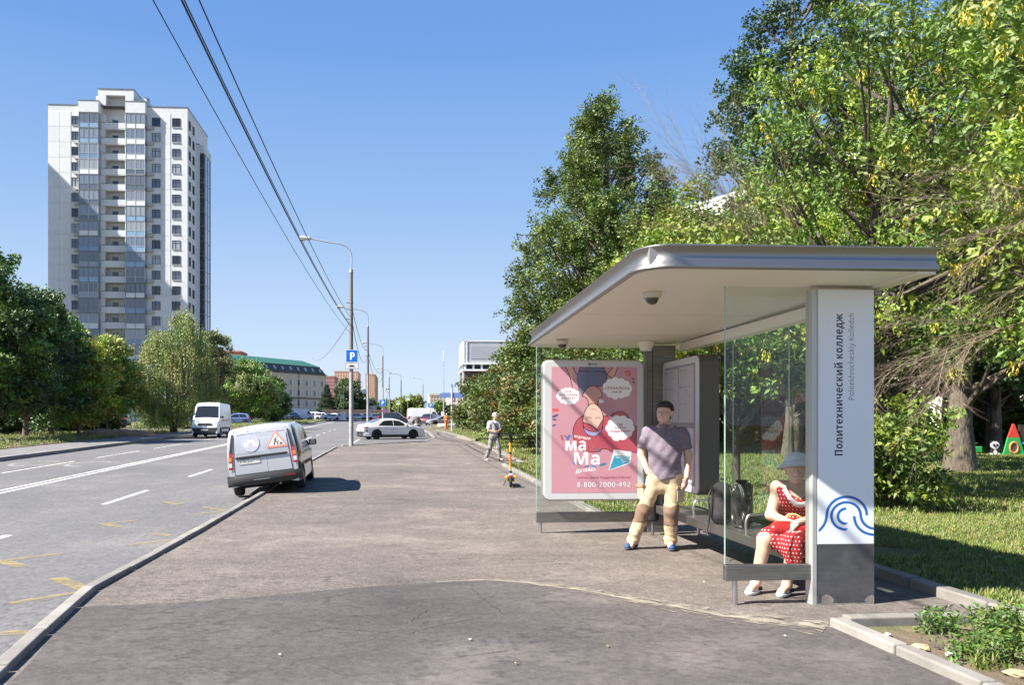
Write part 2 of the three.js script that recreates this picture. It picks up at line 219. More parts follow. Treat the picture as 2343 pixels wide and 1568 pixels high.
{ // faint worn loops of an old lane symbol
  for (const [px, py] of [[80, 1061], [205, 1062]]) { const c = onG(px, py, -.14); const g = new THREE.RingGeometry(.55, .68, 24, 1, .3, 4.2).rotateX(-Math.PI / 2).rotateY(.6); g.scale(1, 1, 2.2); const p = g.attributes.position; for (let i = 0; i < p.count; i++) p.setY(i, gY(c.z + p.getZ(i)) - .134); g.translate(c.x, 0, c.z); struct('road_marking', g, mat([.45, .44, .42], .8, 0, { alphaMap: wearB, transparent: true })); }
}
// cracks in the fresh asphalt and tyre marks on the far path
function ribbon(name, pts, w, m, off, jit) { const r = rng(pts.length * 31 + Math.round(pts[0][0])), P = []; for (let i = 0; i < pts.length - 1; i++) for (let k = 0; k < 6; k++) { const t = k / 6; P.push([lerp(pts[i][0], pts[i + 1][0], t) + (r() - .5) * jit, lerp(pts[i][1], pts[i + 1][1], t) + (r() - .5) * jit]); } P.push(pts[pts.length - 1]); const L = [], R = []; P.forEach((p, i) => { const a = P[Math.max(0, i - 1)], b = P[Math.min(P.length - 1, i + 1)], dx = b[0] - a[0], dz = b[1] - a[1], l = Math.hypot(dx, dz) || 1, k = w * (.5 + .7 * r()) / 2; L.push([p[0] + dz / l * k, p[1] - dx / l * k]); R.push([p[0] - dz / l * k, p[1] + dx / l * k]); }); struct(name, slab([...L, ...R.reverse()], off, 0), m); }
const crackM = mat([.03, .027, .026], 1), crop7 = (x, y) => K((700 + x / 1.4644) / 1.306, (1350 + y / 1.4644) / 1.306);
[[[280, 805], [350, 790], [430, 780], [540, 792], [660, 800], [740, 788]], [[850, 700], [812, 722], [790, 742], [740, 760]], [[765, 805], [840, 782], [900, 770], [990, 748], [1080, 735]], [[1040, 610], [1100, 660], [1180, 720]], [[980, 905], [1100, 895], [1200, 880]]].forEach((l) => ribbon('asphalt_crack', l.map((p) => crop7(...p)), .0055, crackM, .0165, .03));
const tyreM = mat([.05, .045, .043], 1, 0, { alphaMap: wearB, transparent: true }), crop1 = (x, y) => K((1050 + x / 4.26) / 1.306, (1120 + y / 4.26) / 1.306);
[[[975, 735], [962, 760], [1010, 792], [1150, 830], [1320, 858]], [[1095, 730], [1112, 765], [1200, 808], [1400, 858]]].forEach((l) => ribbon('tyre_mark', l.map((p) => crop1(...p)), .2, tyreM, .005, .02));
// ---------- bus shelter ----------
const steel = mat([.56, .55, .53], .36, 1), steelDark = mat([.30, .29, .28], .45, 1), greyPaint = mat([.27, .27, .275], .5, .3), cream = mat([.80, .745, .64], .5), whitePlastic = mat([.60, .61, .62], .35, 0, { clearcoat: .4 }), blackRubber = mat([.02, .02, .022], .7);
const brushTex = tex(512, (u, v) => { const k = .8 + .4 * (fbm(u * .03, v, 160, 2) - .5) + .35 * (fbm(u, v, 5, 4) - .5); return [.56 * k, .55 * k, .53 * k]; });
const brushed = mat([.62, .6, .575], .48, 1, { map: withRepeat(brushTex, 1.2) });
const glass = new THREE.MeshPhysicalMaterial({ transmission: 1, thickness: 0, roughness: 0.0, ior: 1.5, side: THREE.DoubleSide }); glass.color.setRGB(.84, .91, .865);
const glassEdge = mat([.32, .46, .42], .25);
const SB = [3.0, 0, -9];                                          // base of the shelter
const shelter = thing('bus_shelter', 'steel and glass bus shelter with a wide overhanging metal roof', 'bus shelter', SB);
const SH = (name, geo, m, parent = shelter) => { const o = mesh(name, geo, m, parent); if (parent === shelter) o.position.set(-SB[0], -SB[1], -SB[2]); return o; };
const tiltRoof = (g) => { const p = g.attributes.position; for (let i = 0; i < p.count; i++) p.setY(i, p.getY(i) + .0125 * (p.getZ(i) + 6.82)); return g; };  // the roof falls a little to the far end
const RX0 = 1.84, RX1 = 4.27, RZ0 = -6.14, RZ1 = -12.08, RY = 2.8;
{
  const out = []; const corner = (cx, cz, r, a0, a1) => { for (let i = 0; i <= 8; i++) { const a = lerp(a0, a1, i / 8); out.push([cx + Math.cos(a) * r, cz - Math.sin(a) * r, Math.cos(a), -Math.sin(a)]); } };
  const R = .3; out.push([RX1, RZ0, 0, 1]);
  corner(RX0 + R, RZ0 - R, R, -Math.PI / 2, -Math.PI); corner(RX0 + R, RZ1 + R, R, Math.PI, Math.PI / 2);
  out.push([RX1, RZ1, 0, -1]);
  const prof = [[-.03, 0], [0, .004], [.004, .02], [-.022, .05], [-.043, .085], [-.05, .12], [-.042, .15], [-.02, .175], [-.012, .188], [-.02, .195], [-.06, .197]];
  const pos = [], uv = [], idx = []; let L = 0;
  out.forEach((o, i) => { if (i) L += Math.hypot(o[0] - out[i - 1][0], o[1] - out[i - 1][1]); prof.forEach(([a, h], j) => { pos.push(o[0] + o[2] * a, RY + h, o[1] + o[3] * a); uv.push(L, j * .02); }); });
  const n = prof.length; for (let i = 0; i < out.length - 1; i++) for (let j = 0; j < n - 1; j++) { const a = i * n + j, b = a + n; idx.push(a, a + 1, b, b, a + 1, b + 1); }
  const g = new THREE.BufferGeometry(); g.setAttribute('position', new THREE.Float32BufferAttribute(pos, 3)); g.setAttribute('uv', new THREE.Float32BufferAttribute(uv, 2)); g.setIndex(idx); g.computeVertexNormals();
  const roof = SH('roof', tiltRoof(box(RX0 + .1, RX1 - .012, RY + .03, RY + .185, RZ1 + .09, RZ0 - .09)), greyPaint);
  const fa = mesh('fascia', tiltRoof(g), mat([.31, .3, .285], .46, 1), roof);
  mesh('back_fascia', tiltRoof(box(RX1 - .01, RX1 + .01, RY + .006, RY + .19, RZ1 + .055, RZ0 - .055)), steelDark, roof);
  // ceiling panels with open joints
  const zs = [RZ0 - .035, -8.62, -10.42, RZ1 + .035];
  for (let i = 0; i < 3; i++) {
    const sh = new THREE.Shape(); const x0 = RX0 + .035, x1 = 4.1, a = zs[i] - (i ? .008 : 0), b = zs[i + 1] + (i < 2 ? .008 : 0), r = .27;
    if (i === 0) { sh.moveTo(x1, -a); sh.lineTo(x0 + r, -a); sh.absarc(x0 + r, -a + r, r, -Math.PI / 2, -Math.PI, true); sh.lineTo(x0, -b); sh.lineTo(x1, -b); }
    else if (i === 2) { sh.moveTo(x1, -a); sh.lineTo(x0, -a); sh.lineTo(x0, -b - r); sh.absarc(x0 + r, -b - r, r, Math.PI, Math.PI / 2, true); sh.lineTo(x1, -b); }
    else { sh.moveTo(x1, -a); sh.lineTo(x0, -a); sh.lineTo(x0, -b); sh.lineTo(x1, -b); }
    mesh('ceiling_panel', tiltRoof(new THREE.ExtrudeGeometry(sh, { depth: .02, bevelEnabled: false }).rotateX(-Math.PI / 2).translate(0, RY - .002, 0)), cream, roof);
  }
  mesh('ceiling_panel', tiltRoof(box(4.106, RX1 - .012, RY - .02, RY + .02, RZ1 + .03, RZ0 - .03)), cream, roof);
}
SH('roof_beam', box(3.96, 4.1, 2.62, 2.735, -11.3, -7.0), cream);
// near end panel
const PZ = -6.83;
const pane = (name, w, h, x, y, z, ry) => { const o = SH(name, T(new THREE.PlaneGeometry(w, h), x, y, z, 0, ry, 0), glass); return o; };
pane('end_glass', .75, 2.43, 3.175, 1.57, PZ, 0); SH('glass_edge', box(2.792, 2.8, .355, 2.785, PZ - .006, PZ + .006), glassEdge);
SH('rail', rbox(2.79, 3.57, .215, .352, PZ - .035, PZ + .035, .006), brushed);
SH('leg', rod(V(2.885, -.01, PZ), V(2.885, .22, PZ), .024, .024, 14), steel);
SH('corner_profile', rbox(3.555, 3.6, -.01, 2.765, PZ - .07, PZ + .05, .006), mat([.5, .5, .49], .45, .5));
const nameTex = canvasTex(440, 1980, (c, w, h) => {
  c.fillStyle = '#dfe2e8'; c.fillRect(0, 0, w, h);
  c.save(); c.translate(192, 1298); c.rotate(-Math.PI / 2); c.fillStyle = '#101530'; c.font = 'bold 88px sans-serif'; let t = 'Политехнический колледж'; let m = c.measureText(t).width; c.scale(1113 / m, 1); c.fillText(t, 0, 0); c.restore();
  c.save(); c.translate(282, 862); c.rotate(-Math.PI / 2); c.fillStyle = '#6b7184'; c.font = '58px sans-serif'; t = 'Politekhnicheskiy Kolledzh'; m = c.measureText(t).width; c.scale(685 / m, 1); c.fillText(t, 0, 0); c.restore();
  c.save(); c.translate(0, 1980 - 487 * .9665); c.scale(1.063, .9665); c.translate(-368, 0); c.strokeStyle = '#1c60b0'; c.lineWidth = 20;
  c.beginPath(); c.moveTo(360, 388); c.bezierCurveTo(410, 350, 425, 310, 430, 258); c.arc(580, 258, 150, Math.PI, 0); c.stroke();
  c.beginPath(); c.moveTo(575, 374); c.arc(575, 263, 110, Math.PI / 2, Math.PI * 1.5); c.bezierCurveTo(640, 153, 682, 200, 684, 258); c.bezierCurveTo(690, 320, 730, 362, 790, 368); c.stroke();
  c.beginPath(); c.moveTo(575, 327); c.arc(575, 265, 61, Math.PI / 2, Math.PI * 1.5); c.stroke();
  c.beginPath(); c.moveTo(635, 265); c.bezierCurveTo(640, 350, 690, 410, 790, 418); c.stroke(); c.restore();
});
const pil = SH('name_pillar', rbox(3.604, 4.118, .525, 2.765, PZ - .1, PZ + .05, .008), whitePlastic);
{ const g = new THREE.PlaneGeometry(.5, 2.225).translate(3.861, 1.645, PZ + .0515); mesh('stop_name', g, mat(WH, .38, 0, { map: nameTex, clearcoat: .3 }), pil); }
const baseTex = tex(512, (u, v) => { const k = .9 + .7 * (fbm(u, v, 4, 5) - .5) + .25 * (fbm(u * .2, v, 30, 3) - .5); const peel = (Math.hypot((u - .17) * 1.0, (v - .09) * 1.15) < .105 + .05 * (fbm(u, v, 14, 3) - .5)) || (Math.hypot(u - .95, v - .06) < .1 + .07 * (fbm(u + .3, v, 12, 3) - .5)) || v < .028 + .03 * fbm(u, v, 10, 3); return peel ? [.27 * k, .25 * k, .225 * k] : [.075 * k, .075 * k, .08 * k]; });
{ const g = new THREE.BoxGeometry(.51, .535, .15).translate(3.861, .2575, PZ - .025); SH('pillar_base', g, mat(WH, .55, 0, { map: baseTex })); }
// far end panel with the poster case
const QZ = -11.4;
pane('end_glass', 1.56, 2.4, 2.68, 1.515, QZ, 0); SH('glass_edge', box(1.892, 1.9, .31, 2.72, QZ - .006, QZ + .006), glassEdge); SH('glass_joint', box(3.085, 3.092, 2.49, 2.72, QZ - .008, QZ + .008), greyPaint);
SH('rail', rbox(1.89, 3.49, .155, .302, QZ - .035, QZ + .035, .006), brushed);
SH('leg', rod(V(1.955, -.01, QZ), V(1.955, .16, QZ), .024, .024, 14), steel);
SH('steel_column', rbox(3.51, 3.93, -.01, 2.71, QZ - .14, QZ + .02, .008), brushed); SH('column_joint', box(3.585, 3.592, .02, 2.7, QZ + .018, QZ + .024), blackRubber);
SH('post', rbox(3.465, 3.508, .1, 2.71, QZ - .03, QZ + .03, .004), steelDark);
function caseBox(w, h, d, r) { const s = new THREE.Shape(); s.moveTo(-w / 2 + r, -h / 2); s.lineTo(w / 2 - r, -h / 2); s.absarc(w / 2 - r, -h / 2 + r, r, -Math.PI / 2, 0); s.lineTo(w / 2, h / 2 - r); s.absarc(w / 2 - r, h / 2 - r, r, 0, Math.PI / 2); s.lineTo(-w / 2 + r, h / 2); s.absarc(-w / 2 + r, h / 2 - r, r, Math.PI / 2, Math.PI); s.lineTo(-w / 2, -h / 2 + r); s.absarc(-w / 2 + r, -h / 2 + r, r, Math.PI, Math.PI * 1.5); return new THREE.ExtrudeGeometry(s, { depth: d, bevelEnabled: true, bevelSize: .012, bevelThickness: .012, bevelSegments: 3, curveSegments: 8 }); }
const posterTex = canvasTex(900, 1334, (c, w, h) => {
  c.fillStyle = '#c9929f'; c.fillRect(0, 0, w, h); c.scale(900 / 860, 1334 / 1275); c.translate(-145, -130);
  const ink = '#3a1420'; c.lineJoin = c.lineCap = 'round';
  const path = (pts, fill, stroke = ink, lw = 7) => { c.beginPath(); c.moveTo(pts[0], pts[1]); for (let i = 2; i < pts.length; i += 6) c.bezierCurveTo(...pts.slice(i, i + 6)); if (fill) { c.fillStyle = fill; c.fill(); } if (stroke) { c.strokeStyle = stroke; c.lineWidth = lw; c.stroke(); } };
  // hair, body, neck, face (the figure hangs head down)
  path([1010, 735, 960, 730, 940, 690, 930, 660, 900, 560, 800, 560, 740, 625, 640, 640, 520, 580, 440, 635, 340, 700, 340, 860, 400, 920, 430, 985, 560, 1010, 620, 985, 660, 940, 720, 960, 760, 1000, 830, 990, 900, 985, 1010, 1000], '#b85563');
  path([285, 130, 320, 190, 340, 260, 355, 335, 360, 130, 380, 130, 285, 130], '#dba898', null); path([285, 130, 320, 190, 340, 260, 355, 335], null); path([360, 130, 380, 170, 390, 190, 400, 210], null);
  path([420, 360, 410, 300, 400, 240, 410, 200, 420, 170, 430, 150, 430, 128, 520, 128, 600, 128, 668, 128, 672, 160, 690, 180, 700, 200, 705, 260, 690, 300, 660, 320, 620, 330, 560, 330, 520, 340, 480, 360, 460, 400, 455, 430], '#686b8c'); path([425, 175, 450, 165, 490, 168, 512, 185], null, ink, 6); path([580, 185, 610, 165, 650, 168, 675, 190], null, ink, 6);
  path([810, 135, 795, 180, 780, 210, 765, 240, 740, 240, 720, 220, 700, 205, 730, 180, 745, 155, 755, 135], '#dba898');
  path([455, 425, 480, 350, 530, 318, 560, 320, 610, 325, 650, 370, 655, 425, 620, 450, 600, 480, 608, 520, 580, 500, 540, 500, 512, 520, 520, 470, 500, 440, 455, 425], '#cf9e92');
  path([520, 520, 470, 560, 440, 690, 470, 720, 520, 760, 570, 750, 600, 765, 640, 730, 660, 690, 662, 650, 660, 560, 600, 500, 560, 500, 545, 500, 530, 508, 520, 520], '#ecc3b4');
  path([462, 690, 500, 700, 560, 720, 602, 762, 620, 730, 640, 690, 662, 660, 665, 740, 640, 800, 570, 815, 500, 815, 455, 750, 462, 690], '#b85563'); path([460, 725, 490, 800, 620, 810, 662, 735, 640, 800, 600, 835, 560, 832, 510, 830, 470, 790, 460, 725], '#aaa5d6', ink, 6);
  c.strokeStyle = ink; c.lineWidth = 5; c.beginPath(); c.arc(518, 668, 30, Math.PI * 1.15, Math.PI * 1.85); c.stroke(); c.beginPath(); c.arc(610, 668, 28, Math.PI * 1.15, Math.PI * 1.85); c.stroke(); c.strokeStyle = '#c9445a'; c.beginPath(); c.arc(562, 600, 45, Math.PI * 1.3, Math.PI * 1.7); c.stroke();
  const cloud = (x, y, rx, ry, n, r) => { c.fillStyle = '#f3f1f3'; c.beginPath(); c.ellipse(x, y, rx, ry, 0, 0, 7); c.fill(); for (let i = 0; i < n; i++) { const a = i / n * 6.283; c.beginPath(); c.arc(x + Math.cos(a) * rx * .92, y + Math.sin(a) * ry * .9, r * (.8 + .4 * hash2(i, n)), 0, 7); c.fill(); } };
  cloud(310, 425, 98, 72, 14, 26); cloud(800, 345, 120, 85, 11, 38); cloud(830, 750, 112, 92, 10, 44); cloud(640, 478, 18, 14, 3, 12); c.beginPath(); c.moveTo(705, 615); c.lineTo(790, 660); c.lineTo(770, 690); c.fill();
  const txt = (t, x, y, s, col, f = 'bold', wd, al = 'center') => { c.save(); c.fillStyle = col; c.font = f + ' ' + s + 'px sans-serif'; c.textAlign = al; c.translate(x, y); if (wd) c.scale(wd / c.measureText(t).width, 1); c.fillText(t, 0, 0); c.restore(); };
  txt('ЧТО', 310, 392, 27, '#a34c62', 'bold', 66); txt('МНЕ ТЕПЕРЬ', 312, 424, 27, '#a34c62', 'bold', 196); txt('ДЕЛАТЬ?', 310, 456, 27, '#a34c62', 'bold', 142);
  txt('СПРАВЛЮСЬ', 808, 356, 34, '#a34c62', 'bold', 250); txt('ЛИ Я?', 805, 394, 32, '#a34c62', 'bold', 105);
  txt('ГДЕ', 833, 724, 28, '#a34c62', 'bold', 58); txt('НАЙТИ', 836, 757, 28, '#a34c62', 'bold', 112); txt('ПОДДЕРЖКУ?', 836, 790, 28, '#a34c62', 'bold', 212);
  c.save(); c.translate(368, 840); c.rotate(.17); txt('БУДУЩАЯ', 0, 0, 32, '#fbf6f6', 'bold', 168, 'left'); c.restore();
  txt('ма', 272, 976, 178, '#fbf6f6', 'bold', 230, 'left'); txt('Ма', 352, 1118, 178, '#fbf6f6', 'bold', 290, 'left');
  c.save(); c.translate(388, 1200); c.rotate(-.1); txt('ДУМАЕТ', 0, 0, 46, '#fbf6f6', 'bold', 210, 'left'); c.restore();
  c.fillStyle = '#e9edf0'; c.beginPath(); c.moveTo(770, 965); c.lineTo(948, 990); c.lineTo(938, 1108); c.lineTo(716, 1178); c.fill(); c.fillStyle = '#3f9dbb'; c.beginPath(); c.moveTo(776, 1028); c.lineTo(932, 1034); c.lineTo(928, 1098); c.lineTo(724, 1172); c.fill();
  txt('НАЦИОНАЛЬНЫЕ', 858, 1052, 19, '#e9f4f7', 'bold', 140); txt('ПРОЕКТЫ', 885, 1074, 19, '#e9f4f7', 'bold', 88); txt('РОССИИ', 892, 1096, 19, '#e9f4f7', 'bold', 72);
  const leaf = (x, y, a, l, col) => { c.save(); c.translate(x, y); c.rotate(a); c.fillStyle = col; c.beginPath(); c.ellipse(l / 2, 0, l / 2, l * .17, 0, 0, 7); c.fill(); c.restore(); };
  for (const [x, y, a, l, k] of [[300, 880, -1.2, 70, '#4a6fae'], [310, 850, -.7, 45, '#4a6fae'], [298, 855, -2.1, 45, '#4a6fae'], [262, 880, -1.9, 70, '#b8566c'], [585, 985, -1.1, 50, '#3f7f9c'], [610, 995, -.4, 40, '#3f7f9c'], [470, 1145, -.3, 60, '#3f7fa8'], [540, 1120, .5, 70, '#4f8fb5'], [620, 1130, -.3, 80, '#3f7f9c'], [350, 1080, .9, 55, '#8c7fc0'], [395, 1095, .7, 45, '#8c7fc0'], [150, 640, -.4, 70, '#46507f'], [150, 660, .1, 50, '#46507f'], [150, 730, -.4, 45, '#46507f'], [150, 585, -.5, 75, '#e8674f'], [150, 560, .2, 70, '#d9505a'], [875, 185, -.3, 65, '#d8545c'], [885, 200, .3, 60, '#d8545c'], [905, 165, .9, 55, '#c64a56'], [950, 240, .5, 40, '#5a4a62'], [955, 270, .9, 40, '#5a4a62']]) leaf(x, y, a, l, k);
  txt('ГОРЯЧАЯ ЛИНИЯ ПОДДЕРЖКИ ОТВЕЧАЕТ', 395, 1262, 27, '#7a2f48', 'bold', 555, 'left');
  c.save(); c.translate(395, 1345); c.font = 'bold 74px sans-serif'; const m = c.measureText('8-800-2000-492').width; c.scale(548 / m, 1); c.strokeStyle = '#6a2740'; c.lineWidth = 7; c.strokeText('8-800-2000-492', 0, 0); c.fillStyle = '#f6e9ec'; c.fillText('8-800-2000-492', 0, 0); c.restore();
});
const poster = SH('poster_case', T(caseBox(1.45, 1.99, .11, .1), 2.693, 1.482, QZ + .02), mat([.5, .48, .46], .4, .8));
mesh('case_frame', T(caseBox(1.42, 1.96, .004, .09), 2.693, 1.482, QZ + .135), whitePlastic, poster);
mesh('poster', T(new THREE.PlaneGeometry(1.234, 1.797), 2.703, 1.487, QZ + .1525), mat(WH, .3, 0, { map: posterTex, clearcoat: .8, clearcoatRoughness: .05 }), poster);
{ const t = canvasTex(256, 64, (c) => { c.fillStyle = '#c3c4c6'; c.fillRect(0, 0, 256, 64); c.fillStyle = '#2b2b2e'; c.beginPath(); c.arc(60, 32, 25, 0, 7); c.fill(); c.strokeStyle = '#c3c4c6'; c.lineWidth = 6; c.beginPath(); c.arc(64, 32, 12, .8, 5.5); c.stroke(); c.font = 'bold 44px sans-serif'; c.fillText('Russ', 96, 48); }); mesh('maker_plate', T(new THREE.PlaneGeometry(.2, .05), 2.69, 2.425, QZ + .1525), mat(WH, .4, 0, { map: t }), poster); }
// back wall
for (const [z0, z1] of [[-6.95, -8.42], [-8.43, -9.9], [-9.91, -11.36]]) { pane('back_glass', z0 - z1, 2.3, 4.16, 1.5, (z0 + z1) / 2, Math.PI / 2); }
for (const z of [-8.425, -9.905]) SH('glass_joint', box(4.155, 4.165, .35, 2.65, z - .006, z + .006), glassEdge);
SH('rail', rbox(4.125, 4.195, .2, .35, -11.36, -6.95, .006), brushed); for (const z of [-7.2, -9.2, -11.1]) SH('leg', rod(V(4.16, -.01, z), V(4.16, .21, z), .024, .024, 12), steel);
const schedTex = canvasTex(760, 1024, (c, w, h) => {
  c.fillStyle = '#8b8a90'; c.fillRect(0, 0, w, h); const r = rng(31);
  for (const [x, y, a, b, k] of [[25, 25, 340, 470, '#b3b1b5'], [385, 20, 345, 475, '#b9b7bb'], [25, 540, 345, 455, '#c0c3cb'], [385, 545, 345, 450, '#bcc1ca']]) { c.fillStyle = k; c.fillRect(x, y, a, b); c.fillStyle = '#6a686e'; for (let i = 0; i < 24; i++) { let q = x + 20; const yy = y + 22 + i * (b - 40) / 24; while (q < x + a * (.45 + .5 * r())) { const l = 8 + r() * 34; c.globalAlpha = .35 + .3 * r(); c.fillRect(q, yy, l, i % 8 === 0 ? 9 : 4); q += l + 8; } } c.globalAlpha = 1; c.fillStyle = '#4c4a52'; for (let i = 0; i < 3; i++) c.fillRect(x + 14, y + 20 + i * b / 3.3, 16, 14); }
});
const board = SH('schedule_case', T(caseBox(1.42, 1.79, .235, .1), 3.77, 1.565, -10.7, 0, -Math.PI / 2, 0).translate(.235, 0, 0), mat([.12, .105, .09], .5, .3));
mesh('case_frame', T(caseBox(1.39, 1.76, .004, .09), 0, 0, 0, 0, -Math.PI / 2, 0).translate(3.757, 1.565, -10.7), whitePlastic, board);
mesh('timetable', T(new THREE.PlaneGeometry(1.2, 1.6), 3.7385, 1.57, -10.7, 0, -Math.PI / 2, 0), mat(WH, .35, 0, { map: schedTex }), board);
// bench
const bench = SH('bench', rbox(3.5, 3.545, .33, .435, -10.95, -7.12, .006), brushed);
for (let i = 0; i < 7; i++) mesh('slat', rbox(3.555 + i * .066, 3.555 + i * .066 + .054, .405, .43, -10.95, -7.12, .006, 1), steel, bench);
mesh('back_rail', rbox(4.02, 4.06, .33, .435, -10.95, -7.12, .006), brushed, bench);
for (const z of [-7.9, -10.2]) mesh('bench_bracket', rbox(3.6, 4.14, .3, .4, z - .03, z + .03, .006), greyPaint, bench);
for (const z of [-8.05, -9.55]) mesh('armrest', tube([V(3.52, .43, z), V(3.52, .58, z), V(3.55, .635, z), V(3.62, .645, z), V(3.86, .645, z), V(3.93, .635, z), V(3.96, .58, z), V(3.96, .43, z)], .014, 8, 40), steel, bench);
// small fittings under the roof
const domeGlass = mat([.03, .028, .025], .12, 0, { clearcoat: 1 });
for (const [x, y, z] of [[2.27, 2.795, -7.22], [2.19, 2.735, -11.0]]) { const c = SH('dome_camera', T(new THREE.CylinderGeometry(.085, .08, .055, 24), x, y - .03, z), mat([.6, .55, .46], .45)); mesh('lens_dome', T(new THREE.SphereGeometry(.062, 20, 10, 0, 6.3, Math.PI / 2, Math.PI / 2), x, y - .057, z), domeGlass, c); }
SH('sensor_cone', T(new THREE.CylinderGeometry(.12, .075, .13, 20), 3.42, 2.675, -11.15), cream);
SH('bracket', box(4.13, 4.19, 2.72, 2.765, PZ - .02, PZ + .04), greyPaint);
// ---------- people: fields of tapered bones meshed as one skin ----------
// bone: [ax,ay,az, bx,by,bz, ra, rb, flat]   flat < 1 squeezes the section front to back
function boneDist(b, x, y, z) {
  const fl = b[8] || 1; let pz = z, az = b[2], bz = b[5];
  const dx = b[3] - b[0], dy = b[4] - b[1], dz = bz - az, px = x - b[0], py = y - b[1]; let qz = pz - az;
  const L = dx * dx + dy * dy + dz * dz || 1e-9; let t = (px * dx + py * dy + qz * dz) / L; t = t < 0 ? 0 : t > 1 ? 1 : t;
  const ex = px - dx * t, ey = py - dy * t, ez = (qz - dz * t) / fl; return Math.sqrt(ex * ex + ey * ey + ez * ez) * (fl < 1 ? .5 + .5 * fl : 1) - (b[6] + (b[7] - b[6]) * t) * (fl < 1 ? .5 + .5 * fl : 1);
}
function sdf(bones, k) { return (x, y, z) => { let d = 1e3; for (const b of bones) { const e = boneDist(b, x, y, z); const h = Math.max(k - Math.abs(d - e), 0) / k; d = Math.min(d, e) - h * h * k * .25; } return d; }; }
function bounds(bones, pad) { const lo = [1e9, 1e9, 1e9], hi = [-1e9, -1e9, -1e9]; for (const b of bones) for (const o of [0, 3]) for (let q = 0; q < 3; q++) { const r = Math.max(b[6], b[7]) + pad; lo[q] = Math.min(lo[q], b[o + q] - r); hi[q] = Math.max(hi[q], b[o + q] + r); } return [lo, hi]; }
function surfaceNet(f, lo, hi, cell) {                           // smooth dual mesh of the zero set of f
  const n = [0, 1, 2].map((q) => Math.ceil((hi[q] - lo[q]) / cell) + 2), val = new Float32Array(n[0] * n[1] * n[2]), id = new Int32Array(val.length).fill(-1), pos = [], idx = [];
  const at = (i, j, k) => (k * n[1] + j) * n[0] + i;
  for (let k = 0; k < n[2]; k++) for (let j = 0; j < n[1]; j++) for (let i = 0; i < n[0]; i++) val[at(i, j, k)] = f(lo[0] + i * cell, lo[1] + j * cell, lo[2] + k * cell);
  const C = [[0, 0, 0], [1, 0, 0], [0, 1, 0], [1, 1, 0], [0, 0, 1], [1, 0, 1], [0, 1, 1], [1, 1, 1]], E = []; for (let a = 0; a < 8; a++) for (const b of [1, 2, 4]) if (!(a & b)) E.push([a, a | b]);
  for (let k = 0; k < n[2] - 1; k++) for (let j = 0; j < n[1] - 1; j++) for (let i = 0; i < n[0] - 1; i++) {
    const v = C.map((c) => val[at(i + c[0], j + c[1], k + c[2])]); let neg = 0; for (const q of v) if (q < 0) neg++; if (neg === 0 || neg === 8) continue;
    let x = 0, y = 0, z = 0, m = 0; for (const [a, b] of E) if ((v[a] < 0) !== (v[b] < 0)) { const t = v[a] / (v[a] - v[b]); x += lerp(C[a][0], C[b][0], t); y += lerp(C[a][1], C[b][1], t); z += lerp(C[a][2], C[b][2], t); m++; }
    id[at(i, j, k)] = pos.length / 3; pos.push(lo[0] + (i + x / m) * cell, lo[1] + (j + y / m) * cell, lo[2] + (k + z / m) * cell);
  }
  const quad = (a, b, c, d, flip) => { if (a < 0 || b < 0 || c < 0 || d < 0) return; if (flip) idx.push(a, c, b, a, d, c); else idx.push(a, b, c, a, c, d); };
  for (let k = 1; k < n[2] - 1; k++) for (let j = 1; j < n[1] - 1; j++) for (let i = 1; i < n[0] - 1; i++) {
    const s = val[at(i, j, k)] < 0;
    if (s !== (val[at(i + 1, j, k)] < 0)) quad(id[at(i, j - 1, k - 1)], id[at(i, j, k - 1)], id[at(i, j, k)], id[at(i, j - 1, k)], !s);
    if (s !== (val[at(i, j + 1, k)] < 0)) quad(id[at(i - 1, j, k - 1)], id[at(i, j, k - 1)], id[at(i, j, k)], id[at(i - 1, j, k)], s);
    if (s !== (val[at(i, j, k + 1)] < 0)) quad(id[at(i - 1, j - 1, k)], id[at(i, j - 1, k)], id[at(i, j, k)], id[at(i - 1, j, k)], !s);
  }
  const g = new THREE.BufferGeometry(); g.setAttribute('position', new THREE.Float32BufferAttribute(pos, 3)); g.setIndex(idx); g.computeVertexNormals();
  const u = new Float32Array(pos.length / 3 * 2); for (let i = 0; i < u.length / 2; i++) { u[2 * i] = pos[3 * i] + pos[3 * i + 2] * .7; u[2 * i + 1] = pos[3 * i + 1]; } g.setAttribute('uv', new THREE.BufferAttribute(u, 2)); return g;
}
function flesh(bones, cell, k = .03, cut) { const f = sdf(bones, k), [lo, hi] = bounds(bones, .04 + (k > .05 ? .03 : 0)); return surfaceNet(cut ? (x, y, z) => Math.max(f(x, y, z), cut(x, y, z)) : f, lo, hi, cell); }
const B = (a, b, ra, rb, flat) => [...a, ...b, ra, rb, flat || 1];
const add3 = (a, b) => [a[0] + b[0], a[1] + b[1], a[2] + b[2]];
